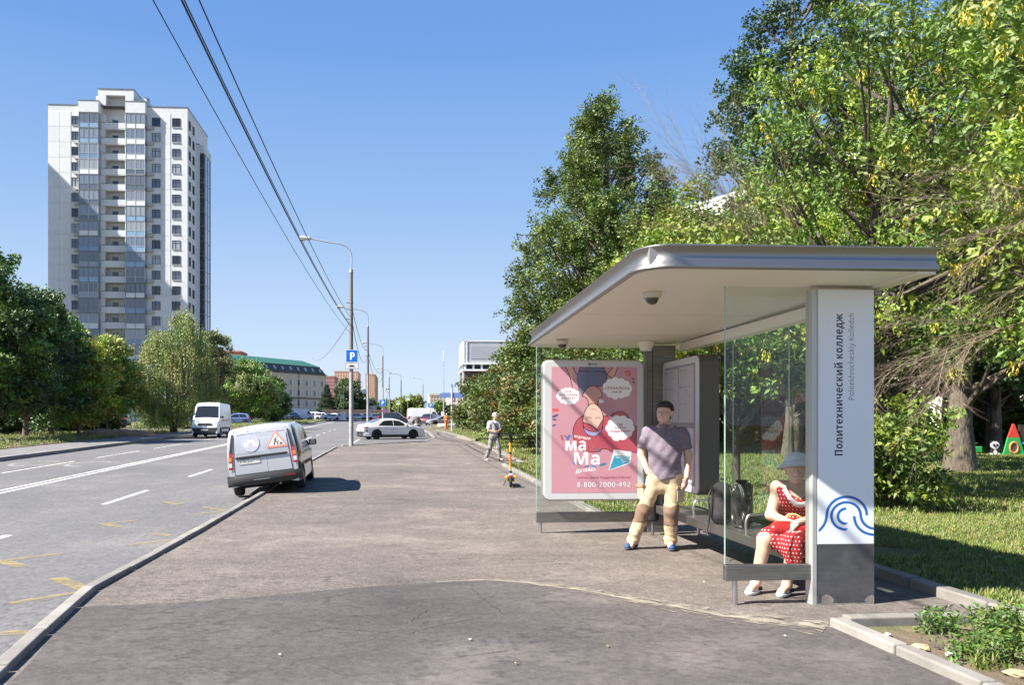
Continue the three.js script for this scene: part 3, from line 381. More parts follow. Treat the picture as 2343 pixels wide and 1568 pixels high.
// a head of height .24 about its centre, looking along +z; yaw turns it, nod tips it
function headBones(c, yaw, s = 1) {
  const R = (x, y, z) => { const cy = Math.cos(yaw), sy = Math.sin(yaw); return [c[0] + (x * cy + z * sy) * s, c[1] + y * s, c[2] + (z * cy - x * sy) * s]; };
  const l = [];
  const add = (p, q, r0, r1) => l.push(B(R(...p), R(...q), r0 * s, r1 * s));
  add([0, .035, -.02], [0, .04, -.01], .088, .088); add([0, .02, .015], [0, -.03, .03], .078, .066); add([0, -.06, .04], [0, -.085, .05], .05, .034);
  add([-.04, -.03, .04], [-.03, -.07, .045], .034, .03); add([.04, -.03, .04], [.03, -.07, .045], .034, .03);
  return { bones: l, R, s };
}
function faceDetail(h) {                                         // nose, brows, lips, ears
  const { R, s } = h, l = []; const add = (p, q, r0, r1) => l.push(B(R(...p), R(...q), r0 * s, r1 * s));
  add([0, .02, .094], [0, -.018, .113], .009, .014); add([-.012, -.022, .1], [.012, -.022, .1], .011, .011);
  add([-.048, .03, .078], [-.014, .032, .089], .009, .009); add([.014, .032, .089], [.048, .03, .078], .009, .009);
  add([-.022, -.052, .09], [.022, -.052, .09], .008, .008); add([-.02, -.062, .088], [.02, -.062, .088], .008, .008); add([0, -.088, .078], [0, -.092, .078], .017, .015);
  add([-.088, .02, -.005], [-.084, -.02, 0], .017, .012); add([.088, .02, -.005], [.084, -.02, 0], .017, .012);
  return l;
}
// a hand from wrist w along d (unit), palm normal n; curl bends the fingers
function handBones(w, d, n, side, s = 1, curl = .5) {
  const D = V(...d).normalize(), N = V(...n).normalize(), S = V(0, 0, 0).crossVectors(D, N).multiplyScalar(side), l = [], W = V(...w);
  const P = (a, b, c) => { const q = W.clone().addScaledVector(D, a * s).addScaledVector(S, b * s).addScaledVector(N, c * s); return [q.x, q.y, q.z]; };
  for (const [o, r] of [[-.026, .0135], [-.008, .0145], [.01, .0145], [.026, .0135]]) l.push(B(P(.0, o * .7, 0), P(.085, o, 0), .017 * s, r * s));
  const len = [.055, .074, .08, .07];
  for (let i = 0; i < 4; i++) { const o = [-.031, -.011, .011, .031][i], L = len[i]; let a = .088, c = 0, ang = 0; let p = P(a, o, c); for (let j = 0; j < 3; j++) { ang += curl * (j ? .85 : .5); a += Math.cos(ang) * L / 3 * 1.05; c += Math.sin(ang) * L / 3 * 1.05; const q = P(a, o * 1.05, c); l.push(B(p, q, (.0092 - j * .0008) * s, (.0086 - j * .0008) * s)); p = q; } }
  const t0 = P(.02, .032, .004), t1 = P(.052, .052, .016), t2 = P(.082, .056, .028); l.push(B(t0, t1, .0145 * s, .011 * s), B(t1, t2, .0105 * s, .009 * s));
  return l;
}
const skinMat = (c) => mat(c, .55, 0, { physical: true, sheen: .2 });
const clothTex = tex(256, (u, v) => { const k = .9 + .35 * (fbm(u, v, 12, 4) - .5) + .2 * (hash2(Math.floor(u * 256), Math.floor(v * 256)) - .5); return [k, k, k].map((q) => q * .95); });
const clothBump = tex(256, (u, v) => .7 * fbm(u, v, 7, 4) + .3 * hash2(Math.floor(u * 128), Math.floor(v * 128)), { linear: true });
const cloth = (c, r = .9) => mat(c, r, 0, { map: withRepeat(clothTex, 2.2), bumpMap: withRepeat(clothBump, 2.4), bumpScale: .009 });
const inflate = (bones, d, s = 1) => bones.map((b) => [b[0], b[1], b[2], b[3], b[4], b[5], b[6] * s + d, b[7] * s + d, b[8]]);
function eyes(h, parent) { const { R, s } = h; for (const e of [-1, 1]) { const p = R(e * .031, .012, .0815); mesh('eye', new THREE.SphereGeometry(.0125 * s, 12, 8).translate(...p), mat([.55, .5, .46], .3), parent); const q = R(e * .031 + .001, .012, .0895); mesh('iris', new THREE.SphereGeometry(.005 * s, 10, 6).translate(...q), mat([.03, .025, .02], .25), parent); } }
function shoe(a, dir, len, w, hgt) {                             // bones of a shoe whose heel is at a
  const d = V(dir[0], 0, dir[1]).normalize(); const P = (f, y) => [a[0] + d.x * f, a[1] + y, a[2] + d.z * f];
  return [B(P(0, w * .8), P(len * .25, w * .8), w * .8, w * .85), B(P(len * .25, w * .75), P(len * .78, w * .55), w * .85, w * .72), B(P(0, hgt), P(len * .2, hgt * .9), w * .62, w * .62), B(P(len * .5, w * .6), P(len * .86, w * .5), w * .9, w * .55)];
}

{ // the man waiting in the shelter
  const g = thing('person', 'person in grey polo shirt and khaki work trousers standing under the shelter', 'person', [3.26, 0, -9.85], -.3);
  const sL = [-.205, 1.475, -.01], sR = [.215, 1.465, -.02], eL = [-.285, 1.18, -.05], eR = [.285, 1.17, -.03], wL = [-.20, .965, .06], wR = [.262, .915, .06];
  const hL = [-.095, .93, 0], hR = [.105, .93, -.01], kL = [-.255, .49, .05], kR = [.075, .47, .04], aL = [-.39, .10, .05], aR = [.07, .10, 0];
  const hd = headBones([.0, 1.705, .035], -.42, 1.06);
  const torso = [B([0, 1.02, 0], [0, 1.2, .02], .165, .18, .72), B([0, 1.2, .02], [0, 1.4, 0], .18, .185, .66), B([-.13, 1.43, -.01], [.14, 1.425, -.015], .085, .085), B([-.06, .95, 0], [.07, .95, 0], .12, .12, .85)];
  const neck = [B([0, 1.45, -.02], [.0, 1.62, .015], .066, .06), B([0, 1.38, .02], [0, 1.49, .02], .09, .07, .8)];
  const arms = [B(sL, eL, .062, .048), B(eL, wL, .046, .034), B(sR, eR, .062, .048), B(eR, wR, .046, .034)];
  const legs = [B(hL, kL, .098, .066), B(kL, aL, .062, .045), B(hR, kR, .098, .066), B(kR, aR, .062, .045)];
  const skin = skinMat([.62, .39, .29]);
  const body = flesh([...torso, ...neck, ...arms, ...legs, B(aL, [aL[0] - .02, .05, .14], .05, .035), B(aR, [aR[0], .05, .12], .05, .035)], .014, .03);
  const head = flesh([...hd.bones, ...neck.map((b) => b)], .006, .025), faceB = flesh([...hd.bones, ...faceDetail(hd)], .0045, .014);
  const hand = flesh(handBones([.258, .905, .062], [-.1, -1, .22], [-.75, 0, -.4], 1, 1, .55), .005, .008), handIn = flesh(handBones([-.195, .95, .065], [.35, -1, .1], [1, 0, -.3], -1, .95, .4), .006, .008);
  mesh('body', [body, head, faceB, hand, handIn], skin, g); eyes(hd, g);
  // hair: a cap of short dark hair
  const R = hd.R, hair = flesh([B(R(0, .055, -.035), R(0, .06, -.02), .1, .1), B(R(-.02, .105, .045), R(.045, .1, .05), .034, .036), B(R(-.05, .09, .045), R(-.02, .105, .05), .03, .032), B(R(.075, .05, .02), R(.08, .02, .012), .022, .014), B(R(-.075, .05, .02), R(-.08, .02, .012), .022, .014), B(R(0, .0, -.085), R(0, -.04, -.075), .05, .045)], .007, .03, (x, y, z) => { const cy = Math.cos(.42), sy = Math.sin(.42), lx = x - .0, lz = z - .035, fz = lz * cy - lx * sy, fy = y - 1.705; return .074 - fy - (fz < .045 ? (.045 - fz) * 1.5 : 0); });
  mesh('hair', hair, mat([.018, .011, .008], .6), g);
  const gl = []; for (const e of [-1, 1]) { gl.push(new THREE.TorusGeometry(.024, .0012, 6, 20).scale(1.1, .8, 1).rotateY(-.42).translate(...R(e * .033, .012, .106))); gl.push(rod(V(...R(e * .058, .016, .1)), V(...R(e * .086, .018, .0)), .0018)); } gl.push(rod(V(...R(-.01, .016, .108)), V(...R(.01, .016, .108)), .0018)); mesh('glasses', gl, mat([.3, .27, .25], .3, .6), g);
  // polo shirt
  const sleeve = (s, e) => { const q = [lerp(s[0], e[0], .72), lerp(s[1], e[1], .72), lerp(s[2], e[2], .72)]; return B(s, q, .078, .079); };
  const shirtB = [...inflate(torso, .016), sleeve(sL, eL), sleeve(sR, eR), B([0, .93, .01], [0, 1.12, .02], .175, .185, .74), B([-.02, 1.47, -.02], [.02, 1.47, -.02], .085, .085)];
  const cutS = (x, y, z) => Math.max(.885 + .02 * Math.sin(x * 14) - y, -(Math.hypot(x, (z - .03) * 1.1) - .058 - (y > 1.53 ? .05 : 0) + (1.53 - y) * (z > 0 ? .55 : 1.2)), (y - 1.565), -(1.245 - .0 - y - 0) < -9 ? 1 : -9);
  const fold = (x, y, z) => .004 * Math.sin(y * 34 + x * 23) * Math.sin(x * 17 + z * 11 + y * 7) + .0035 * Math.sin((x - y * .6) * 48);
  const fS = sdf(shirtB, .035), capS = (q, e, L) => { const d = V(e[0] - q[0], e[1] - q[1], e[2] - q[2]).normalize(); return (x, y, z) => ((x - q[0]) * d.x + (y - q[1]) * d.y + (z - q[2]) * d.z) - L; };
  const endL = capS(sL, eL, .215), endR = capS(sR, eR, .215);
  const [lo, hi] = bounds(shirtB, .05);
  mesh('polo_shirt', surfaceNet((x, y, z) => { let d = Math.max(fS(x, y, z) + fold(x, y, z), cutS(x, y, z)); if (x < -.205) d = Math.max(d, endL(x, y, z)); if (x > .215) d = Math.max(d, endR(x, y, z)); return d; }, lo, hi, .0105), cloth([.235, .19, .24]), g);
  const col = []; for (const e of [-1, 1]) { const s = new THREE.Shape(); s.moveTo(0, 0); s.lineTo(.085, .012); s.lineTo(.09, .045); s.lineTo(.005, .055); s.lineTo(-.005, 0); const cg = new THREE.ExtrudeGeometry(s, { depth: .006, bevelEnabled: true, bevelSize: .002, bevelThickness: .002, bevelSegments: 1 }).rotateZ(.3); col.push((e < 0 ? mirrorX(cg) : cg).rotateY(e * .62).translate(e * .006, 1.498, .098)); } mesh('collar', [...col, T(new THREE.TorusGeometry(.07, .016, 8, 20), 0, 1.545, 0, 1.45, 0, 0)], cloth([.22, .18, .225]), g);
  mesh('badge', T(new THREE.CircleGeometry(.014, 8), .1, 1.385, .128, -.1, .3, 0), mat([.05, .12, .3], .7), g); mesh('placket', box(-.012, .012, 1.36, 1.49, .126, .132), cloth([.2, .155, .2]), g);
  // trousers with brown knees
  const tB = [B([-.07, .9, 0], [.08, .9, -.005], .128, .128, .92), B(hL, kL, .112, .086), B(kL, aL, .084, .078), B(hR, kR, .112, .086), B(kR, aR, .084, .078), B([-.05, .8, .01], [.06, .8, 0], .1, .1)];
  const fT = sdf(tB, .03), foldT = (x, y, z) => .006 * Math.sin(y * 38 + x * 20 + z * 9) * Math.sin(x * 23 + y * 9) + (y < .2 ? .004 * Math.sin(y * 80 + x * 12) : 0);
  const dT = (x, y, z) => Math.max(fT(x, y, z) + foldT(x, y, z), .062 - y, y - .955), tb = bounds(tB, .03);
  mesh('trousers', surfaceNet(dT, ...tb, .011), cloth([.62, .475, .30]), g);
  mesh('knee_patches', surfaceNet((x, y, z) => Math.max(dT(x, y, z) - .004, .30 + .04 * (x > -.08 ? 0 : 1) - y, y - .565 + .02 * Math.sin(x * 30), -z - .0), [tb[0][0], .2, -.02], [tb[1][0], .65, .25], .011), cloth([.24, .155, .105]), g);
  for (const [p, ry, rz] of [[[-.285, .72, .045], -.9, .16], [[.185, .70, .045], .75, -.03]]) { const q = mesh('cargo_pocket', T(rbox(-.065, .065, -.095, .085, -.018, .018, .012, 3), p[0], p[1], p[2], 0, ry, rz), cloth([.6, .455, .29]), g); mesh('pocket_flap', T(rbox(-.072, .072, .055, .1, -.024, .026, .01, 2), p[0], p[1], p[2], 0, ry, rz), cloth([.36, .24, .16]), q); }
  // shoes
  for (const [a, d] of [[[aL[0] + .03, .012, -.01], [-.55, 1]], [[aR[0], .012, -.05], [.08, 1]]]) { const sb = shoe(a, d, .23, .052, .1); const q = mesh('shoe', flesh(sb, .009, .03, (x, y) => .028 - y), cloth([.02, .075, .24], .6), g); mesh('sole', flesh(inflate(sb.slice(0, 2).concat(sb.slice(3)), .006), .01, .03, (x, y) => Math.max(-.002 - y, y - .032)), mat([.06, .07, .1], .8), q); const D = V(d[0], 0, d[1]).normalize(); for (let i = 0; i < 4; i++) { const f = .1 + i * .025, c = V(a[0] + D.x * f, .098 - i * .011, a[2] + D.z * f), S = V(D.z, 0, -D.x); mesh('lace', rod(c.clone().addScaledVector(S, -.026).add(V(0, -.006, 0)), c.clone().addScaledVector(S, .026), .005, .005, 5), mat([.03, .25, .6], .6), q); } }
}
{ // the seated woman
  const g = thing('person', 'person in a red dotted dress and pale sun hat sitting on the shelter bench', 'person', [3.52, 0, -7.3], -.25);
  const hd = headBones([.17, 1.13, -.16], -.1, .98), R = hd.R;
  const pel = [.22, .53, -.3], ch = [.2, .86, -.26], sL = [.02, .97, -.2], sR = [.37, .96, -.26], eL = [-.06, .71, -.13], eR = [.38, .72, -.06], wL = [.09, .655, .01], wR = [.14, .665, .05];
  const hL = [.12, .53, -.26], hR = [.31, .53, -.28], kL = [-.145, .50, .06], kR = [.09, .49, .14], aL = [-.235, .09, .09], aR = [.03, .085, .13];
  const torso = [B(pel, ch, .165, .16, .8), B(ch, [.2, .93, -.24], .16, .13, .8), B(sL, sR, .07, .07), B([.1, .86, -.16], [.28, .86, -.17], .085, .085)];
  const neck = [B([.19, .94, -.22], [.175, 1.06, -.175], .058, .053)], arms = [B(sL, eL, .058, .05), B(eL, wL, .046, .032), B(sR, eR, .058, .05), B(eR, wR, .046, .032)], legs = [B(hL, kL, .095, .072), B(kL, aL, .07, .045), B(hR, kR, .095, .072), B(kR, aR, .07, .045)];
  const skin = skinMat([.62, .40, .30]);
  const toes = (a) => [B(a, [a[0] - .06, .05, a[2] + .1], .042, .03)];
  mesh('body', [flesh([...torso, ...neck, ...arms, ...legs, ...toes(aL), ...toes(aR)], .013, .03), flesh([...hd.bones, ...neck], .006, .025), flesh([...hd.bones, ...faceDetail(hd)], .0045, .014), flesh(handBones(wL, [.75, -.35, .35], [0, -.6, -.5], 1, .92, .6), .0055, .008), flesh(handBones(wR, [-.7, -.5, .3], [0, -.6, -.5], -1, .92, .6), .0055, .008)], skin, g); eyes(hd, g);
  const dotTex = canvasTex(256, 256, (c) => { c.fillStyle = '#b3202f'; c.fillRect(0, 0, 256, 256); c.fillStyle = '#f3e6e2'; for (let j = 0; j < 4; j++) for (let i = 0; i < 4; i++) { c.beginPath(); c.arc(32 + i * 64 + (j % 2) * 32, 32 + j * 64, 11, 0, 7); c.arc(32 + i * 64 + (j % 2) * 32 - 256, 32 + j * 64, 11, 0, 7); c.fill(); } }); dotTex.wrapS = dotTex.wrapT = THREE.RepeatWrapping; dotTex.repeat.set(7, 7);
  const dots = mat(WH, .9, 0, { map: dotTex, bumpMap: withRepeat(clothBump, 3), bumpScale: .015 });
  const dB = [...inflate(torso, .014), B([.22, .55, -.3], [.22, .56, -.24], .19, .19, .9), B(hL, [-.11, .5, .02], .118, .108), B(hR, [.095, .48, .12], .118, .112), B([.0, .47, .03], [.1, .40, .14], .1, .1), B([.1, .46, .14], [.12, .31, .15], .105, .10), B([.2, .45, -.05], [.22, .32, .0], .12, .11)];
  const fD = sdf(dB, .045);
  mesh('dress', surfaceNet((x, y, z) => { let d = fD(x, y, z) + .006 * Math.sin(x * 55 + z * 20) * (y < .6 ? 1 : .4) + .005 * Math.sin(y * 40 + x * 17); d = Math.max(d, y - .985, .27 + .03 * Math.sin(x * 30) - y + (x < -.03 ? .16 : 0)); const sx = Math.min(x - .02, .37 - x); if (y > .7) d = Math.max(d, -.028 - sx); const nx = (x - .19) / .1, ny = (y - 1.02) / .14; if (z > -.26) d = Math.max(d, .06 * (1 - Math.hypot(nx, ny))); return d; }, ...bounds(dB, .03), .012), dots, g);
  mesh('dress_collar', surfaceNet((x, y, z) => { const d = fD(x, y, z) - .007; const r = Math.hypot((x - .195) / .115, (y - 1.02) / .175); return Math.max(d, .06 * (1.0 - r) * 1, .06 * (r - 1.32), -z - .2 > 0 ? .05 : -.05, y - 1.0); }, [-.1, .75, -.22], [.5, 1.05, .1], .009), cloth([.78, .77, .8]), g);
  const hatP = new THREE.LatheGeometry([[.001, .085], [.05, .08], [.085, .06], [.1, .02], [.105, -.005], [.125, -.02], [.165, -.05], [.178, -.066], [.176, -.069], [.16, -.056], [.12, -.028], [.1, -.012]].map((p) => new THREE.Vector2(...p)), 36); mesh('sun_hat', T(hatP, ...R(0, .1, -.02), -.16, 0, .05), cloth([.9, .92, .94]), g);
  mesh('hair', flesh([B(R(-.07, .03, -.02), R(-.075, -.02, -.03), .028, .02), B(R(.07, .03, -.02), R(.075, -.02, -.03), .028, .02), B(R(0, .02, -.06), R(0, -.05, -.06), .055, .045)], .009, .02), mat([.12, .07, .04], .7), g);
  mesh('necklace', T(new THREE.TorusGeometry(.062, .004, 6, 30), .185, .975, -.185, 1.2, 0, 0), mat([.6, .5, .42], .3, .4), g);
  for (const a of [aL, aR]) { const sb = shoe([a[0] + .02, .008, a[2] - .06], [-.5, .87], .225, .05, .075); const q = mesh('sandal', flesh(sb, .009, .03, (x, y, z) => Math.max(.03 - y, y - .082, (x - a[0]) * .5 - (z - a[2]) * .87 + .0)), cloth([.72, .72, .72], .5), g); mesh('sole', flesh(inflate([sb[0], sb[1], sb[3]], .006), .01, .03, (x, y) => Math.max(-y, y - .034)), mat([.68, .68, .68], .7), q); for (let i = 0; i < 3; i++) mesh('stripe', T(box(-.004, .004, .036, .07, -.022, .022), a[0] + .05 + .008 - i * .014, 0, a[2] + .0 + i * .014, 0, .6, .3), mat([.03, .03, .035], .6), q); }
  mesh('watch', T(new THREE.TorusGeometry(.036, .008, 8, 18), .02, .68, -.045, 0, 1.0, .5), mat([.75, .75, .76], .4), g);
}
{ // red handbag on the lap
  const g = thing('handbag', 'red leather handbag on the lap of the seated person', 'handbag', [3.52, 0, -7.3], -.25); const b = [B([-.06, .60, .055], [.27, .60, .0], .055, .06, 1), B([-.03, .64, .03], [.24, .64, -.02], .03, .034)];
  mesh('bag_body', flesh(b, .01, .05), mat([.42, .018, .02], .35, 0, { clearcoat: .3 }), g); for (const k of [0, .035]) mesh('bag_handle', T(new THREE.TorusGeometry(.075, .008, 8, 22, Math.PI), .12, .665, -.005 - k, -.5, -.2, 0), mat([.62, .46, .16], .5), g);
}
{ // the young walker
  const g = thing('person', 'person in white cap and T-shirt walking along the pavement with a phone', 'person', onG(1130, 1055), .35);
  const hd = headBones([.04, 1.60, .02], .3, 1), R = hd.R; const sL = [-.18, 1.38, 0], sR = [.17, 1.38, .02], eL = [-.23, 1.1, .02], eR = [.2, 1.12, .1], wL = [-.02, 1.05, .22], wR = [.1, 1.08, .26];
  const hL = [-.09, .88, 0], hR = [.09, .88, 0], kL = [-.15, .47, -.02], kR = [.13, .48, .12], aL = [-.27, .09, -.12], aR = [.17, .09, .12];
  const torso = [B([0, .95, 0], [0, 1.3, 0], .13, .15, .7), B([-.12, 1.36, 0], [.12, 1.36, 0], .075, .075)], neck = [B([0, 1.36, -.01], [.03, 1.52, .01], .052, .05)];
  const arms = [B(sL, eL, .05, .04), B(eL, wL, .04, .03), B(sR, eR, .05, .04), B(eR, wR, .04, .03)], legs = [B(hL, kL, .08, .058), B(kL, aL, .055, .04), B(hR, kR, .08, .058), B(kR, aR, .055, .04)];
  mesh('body', [flesh([...torso, ...neck, ...arms, ...legs, B(aL, [aL[0] + .03, .05, aL[2] + .13], .04, .03), B(aR, [aR[0] + .05, .05, aR[2] + .13], .04, .03)], .018, .03), flesh([...hd.bones, ...faceDetail(hd)], .008, .016), flesh(handBones(wL, [.6, .1, .8], [0, .8, -.3], 1, 1, .6), .008, .008), flesh(handBones(wR, [-.5, .1, .8], [0, .8, -.3], -1, 1, .6), .008, .008)], skinMat([.46, .27, .19]), g);
  mesh('cap', [flesh([B(R(0, .06, -.02), R(0, .07, -.01), .098, .09)], .01, .02, (x, y) => 1.63 - y), T(new THREE.CylinderGeometry(.085, .085, .012, 20, 1, false, -1.2, 2.4), ...R(0, .04, .06), .15, .3, 0)], cloth([.72, .70, .68]), g);
  mesh('t_shirt', surfaceNet((() => { const f = sdf([...inflate(torso, .02), B(sL, [-.21, 1.2, .01], .075, .078), B(sR, [.185, 1.21, .05], .075, .078), B([0, .9, 0], [0, 1.1, 0], .155, .15, .75)], .03); return (x, y, z) => Math.max(f(x, y, z) + .007 * Math.sin(y * 30 + x * 20), .82 - y, y - 1.45); })(), [-.34, .78, -.24], [.32, 1.5, .3], .016), cloth([.70, .68, .69]), g);
  const tB = [B([-.06, .86, 0], [.06, .86, 0], .11, .11), B(hL, kL, .1, .082), B(kL, aL, .082, .07), B(hR, kR, .1, .082), B(kR, aR, .082, .07)]; mesh('trousers', surfaceNet((() => { const f = sdf(tB, .03); return (x, y, z) => Math.max(f(x, y, z) + .008 * Math.sin(y * 34 + x * 25), .07 - y); })(), ...bounds(tB, .03), .016), cloth([.27, .26, .25]), g);
  for (const [a, d] of [[[aL[0], .0, aL[2] - .03], [.35, 1]], [[aR[0], .0, aR[2] - .04], [.6, 1]]]) mesh('shoe', flesh(shoe(a, d, .2, .045, .07), .014, .03, (x, y) => .002 - y), cloth([.5, .42, .4], .6), g);
  mesh('sling_bag', [flesh([B([.1, .98, .2], [.16, .92, .15], .06, .05)], .014, .03), tube([V(-.1, 1.42, .06), V(0, 1.25, .17), V(.1, 1.05, .2)], .022, 6, 12)], mat([.015, .013, .014], .8), g);
  const ph = mesh('phone', T(rbox(-.036, .036, -.075, .075, -.005, .005, .004), .06, 1.12, .33, -.7, .3, 0), mat([.02, .02, .022], .3), g);
}
{ // the far worker in orange
  const g = thing('person', 'person in orange work overalls standing on the far grass', 'person', onG(1022, 984), .2); const hd = headBones([0, 1.56, 0], 0, 1);
  const bones = [B([0, .95, 0], [0, 1.3, 0], .15, .17, .75), B([-.13, 1.34, 0], [.13, 1.34, 0], .08, .08), B([0, 1.36, 0], [0, 1.48, 0], .055, .05), B([-.2, 1.34, 0], [-.25, 1.08, .03], .06, .055), B([-.25, 1.08, .03], [-.2, .9, .15], .05, .045), B([.2, 1.34, 0], [.25, 1.08, .03], .06, .055), B([.25, 1.08, .03], [.2, .88, .12], .05, .045), B([-.09, .9, 0], [-.1, .5, .02], .1, .08), B([-.1, .5, .02], [-.1, .08, 0], .08, .07), B([.09, .9, 0], [.1, .5, .04], .1, .08), B([.1, .5, .04], [.12, .08, 0], .08, .07)];
  mesh('body', [flesh(bones, .025, .03), flesh(hd.bones, .014, .02)], skinMat([.4, .24, .17]), g); mesh('overalls', flesh(inflate(bones.filter((b, i) => i !== 2 && i !== 4 && i !== 6), .014), .025, .03, (x, y) => Math.max(.07 - y, y - 1.42)), mat([.70, .20, .03], .8), g); mesh('reflective_band', flesh(inflate(bones.slice(0, 1), .024), .025, .03, (x, y) => Math.max(1.06 - y, y - 1.12)), mat([.6, .6, .55], .5), g);
  mesh('hair', flesh([B([0, 1.63, -.03], [0, 1.62, -.02], .09, .09)], .016, .02, (x, y, z) => 1.57 - y + z * .5), mat([.3, .24, .18], .8), g); for (const x of [-.1, .11]) mesh('shoe', flesh(shoe([x, .0, -.04], [x, 1], .2, .045, .06), .02, .03, (a, y) => .002 - y), mat([.05, .04, .035], .8), g);
}
{ // luggage on the bench
  const g = thing('backpack', 'black backpack with hanging straps standing on the shelter bench', 'backpack', [3.64, .432, -8.98], -.5);
  mesh('pack', flesh([B([0, .12, 0], [0, .36, -.02], .135, .12, .8), B([0, .1, .05], [0, .3, .05], .1, .085, .8)], .012, .05, (x, y) => .006 - y), cloth([.018, .017, .018], .85), g); mesh('front_pocket', flesh([B([0, .12, .1], [0, .27, .085], .08, .07, .55)], .011, .03), cloth([.03, .029, .03], .8), g); mesh('top_handle', T(new THREE.TorusGeometry(.035, .008, 6, 16, Math.PI), 0, .475, -.02), blackRubber, g);
  for (const e of [-1, 1]) mesh('strap', tube([V(e * .1, .42, .07), V(e * .13, .3, .13), V(e * .12, .15, .12), V(e * .13, .02, .1), V(e * .15, -.08, .12), V(e * .13, -.13, .16)], .011, 6, 24), blackRubber, g);
  const b = thing('plastic_bag', 'dark crumpled plastic bag on the bench beside the backpack', 'bag', [3.72, .432, -8.62], .3); const pg = flesh([B([0, .1, 0], [0, .34, 0], .13, .13, .7), B([-.06, .42, 0], [.08, .43, 0], .06, .07, .5)], .014, .04, (x, y) => .004 - y); { const p = pg.attributes.position; for (let i = 0; i < p.count; i++) { const n = (vnoise(p.getX(i) * 28 + 50, p.getY(i) * 20 + 50 + p.getZ(i) * 25) - .5) * .045; p.setXYZ(i, p.getX(i) + n, p.getY(i), p.getZ(i) - n); } pg.computeVertexNormals(); } mesh('bag_body', pg, mat([.025, .024, .024], .35), b); mesh('bag_top', T(new THREE.ConeGeometry(.08, .08, 9, 1, true).scale(1.1, -1, .6), 0, .485, 0), mat([.03, .029, .03], .4), b);
  const l = thing('litter_bin', 'small black rounded litter bin against the steel column', 'litter bin', [3.5, 0, -11.1]); mesh('bin_body', new THREE.LatheGeometry([[.001, .2], [.07, .2], [.09, .23], [.095, .58], [.085, .62], [.075, .62], [.07, .6]].map((p) => new THREE.Vector2(...p)), 20), mat([.015, .015, .016], .5), l); mesh('bin_stand', rod(V(0, -.005, 0), V(0, .21, 0), .022), steelDark, l);
}
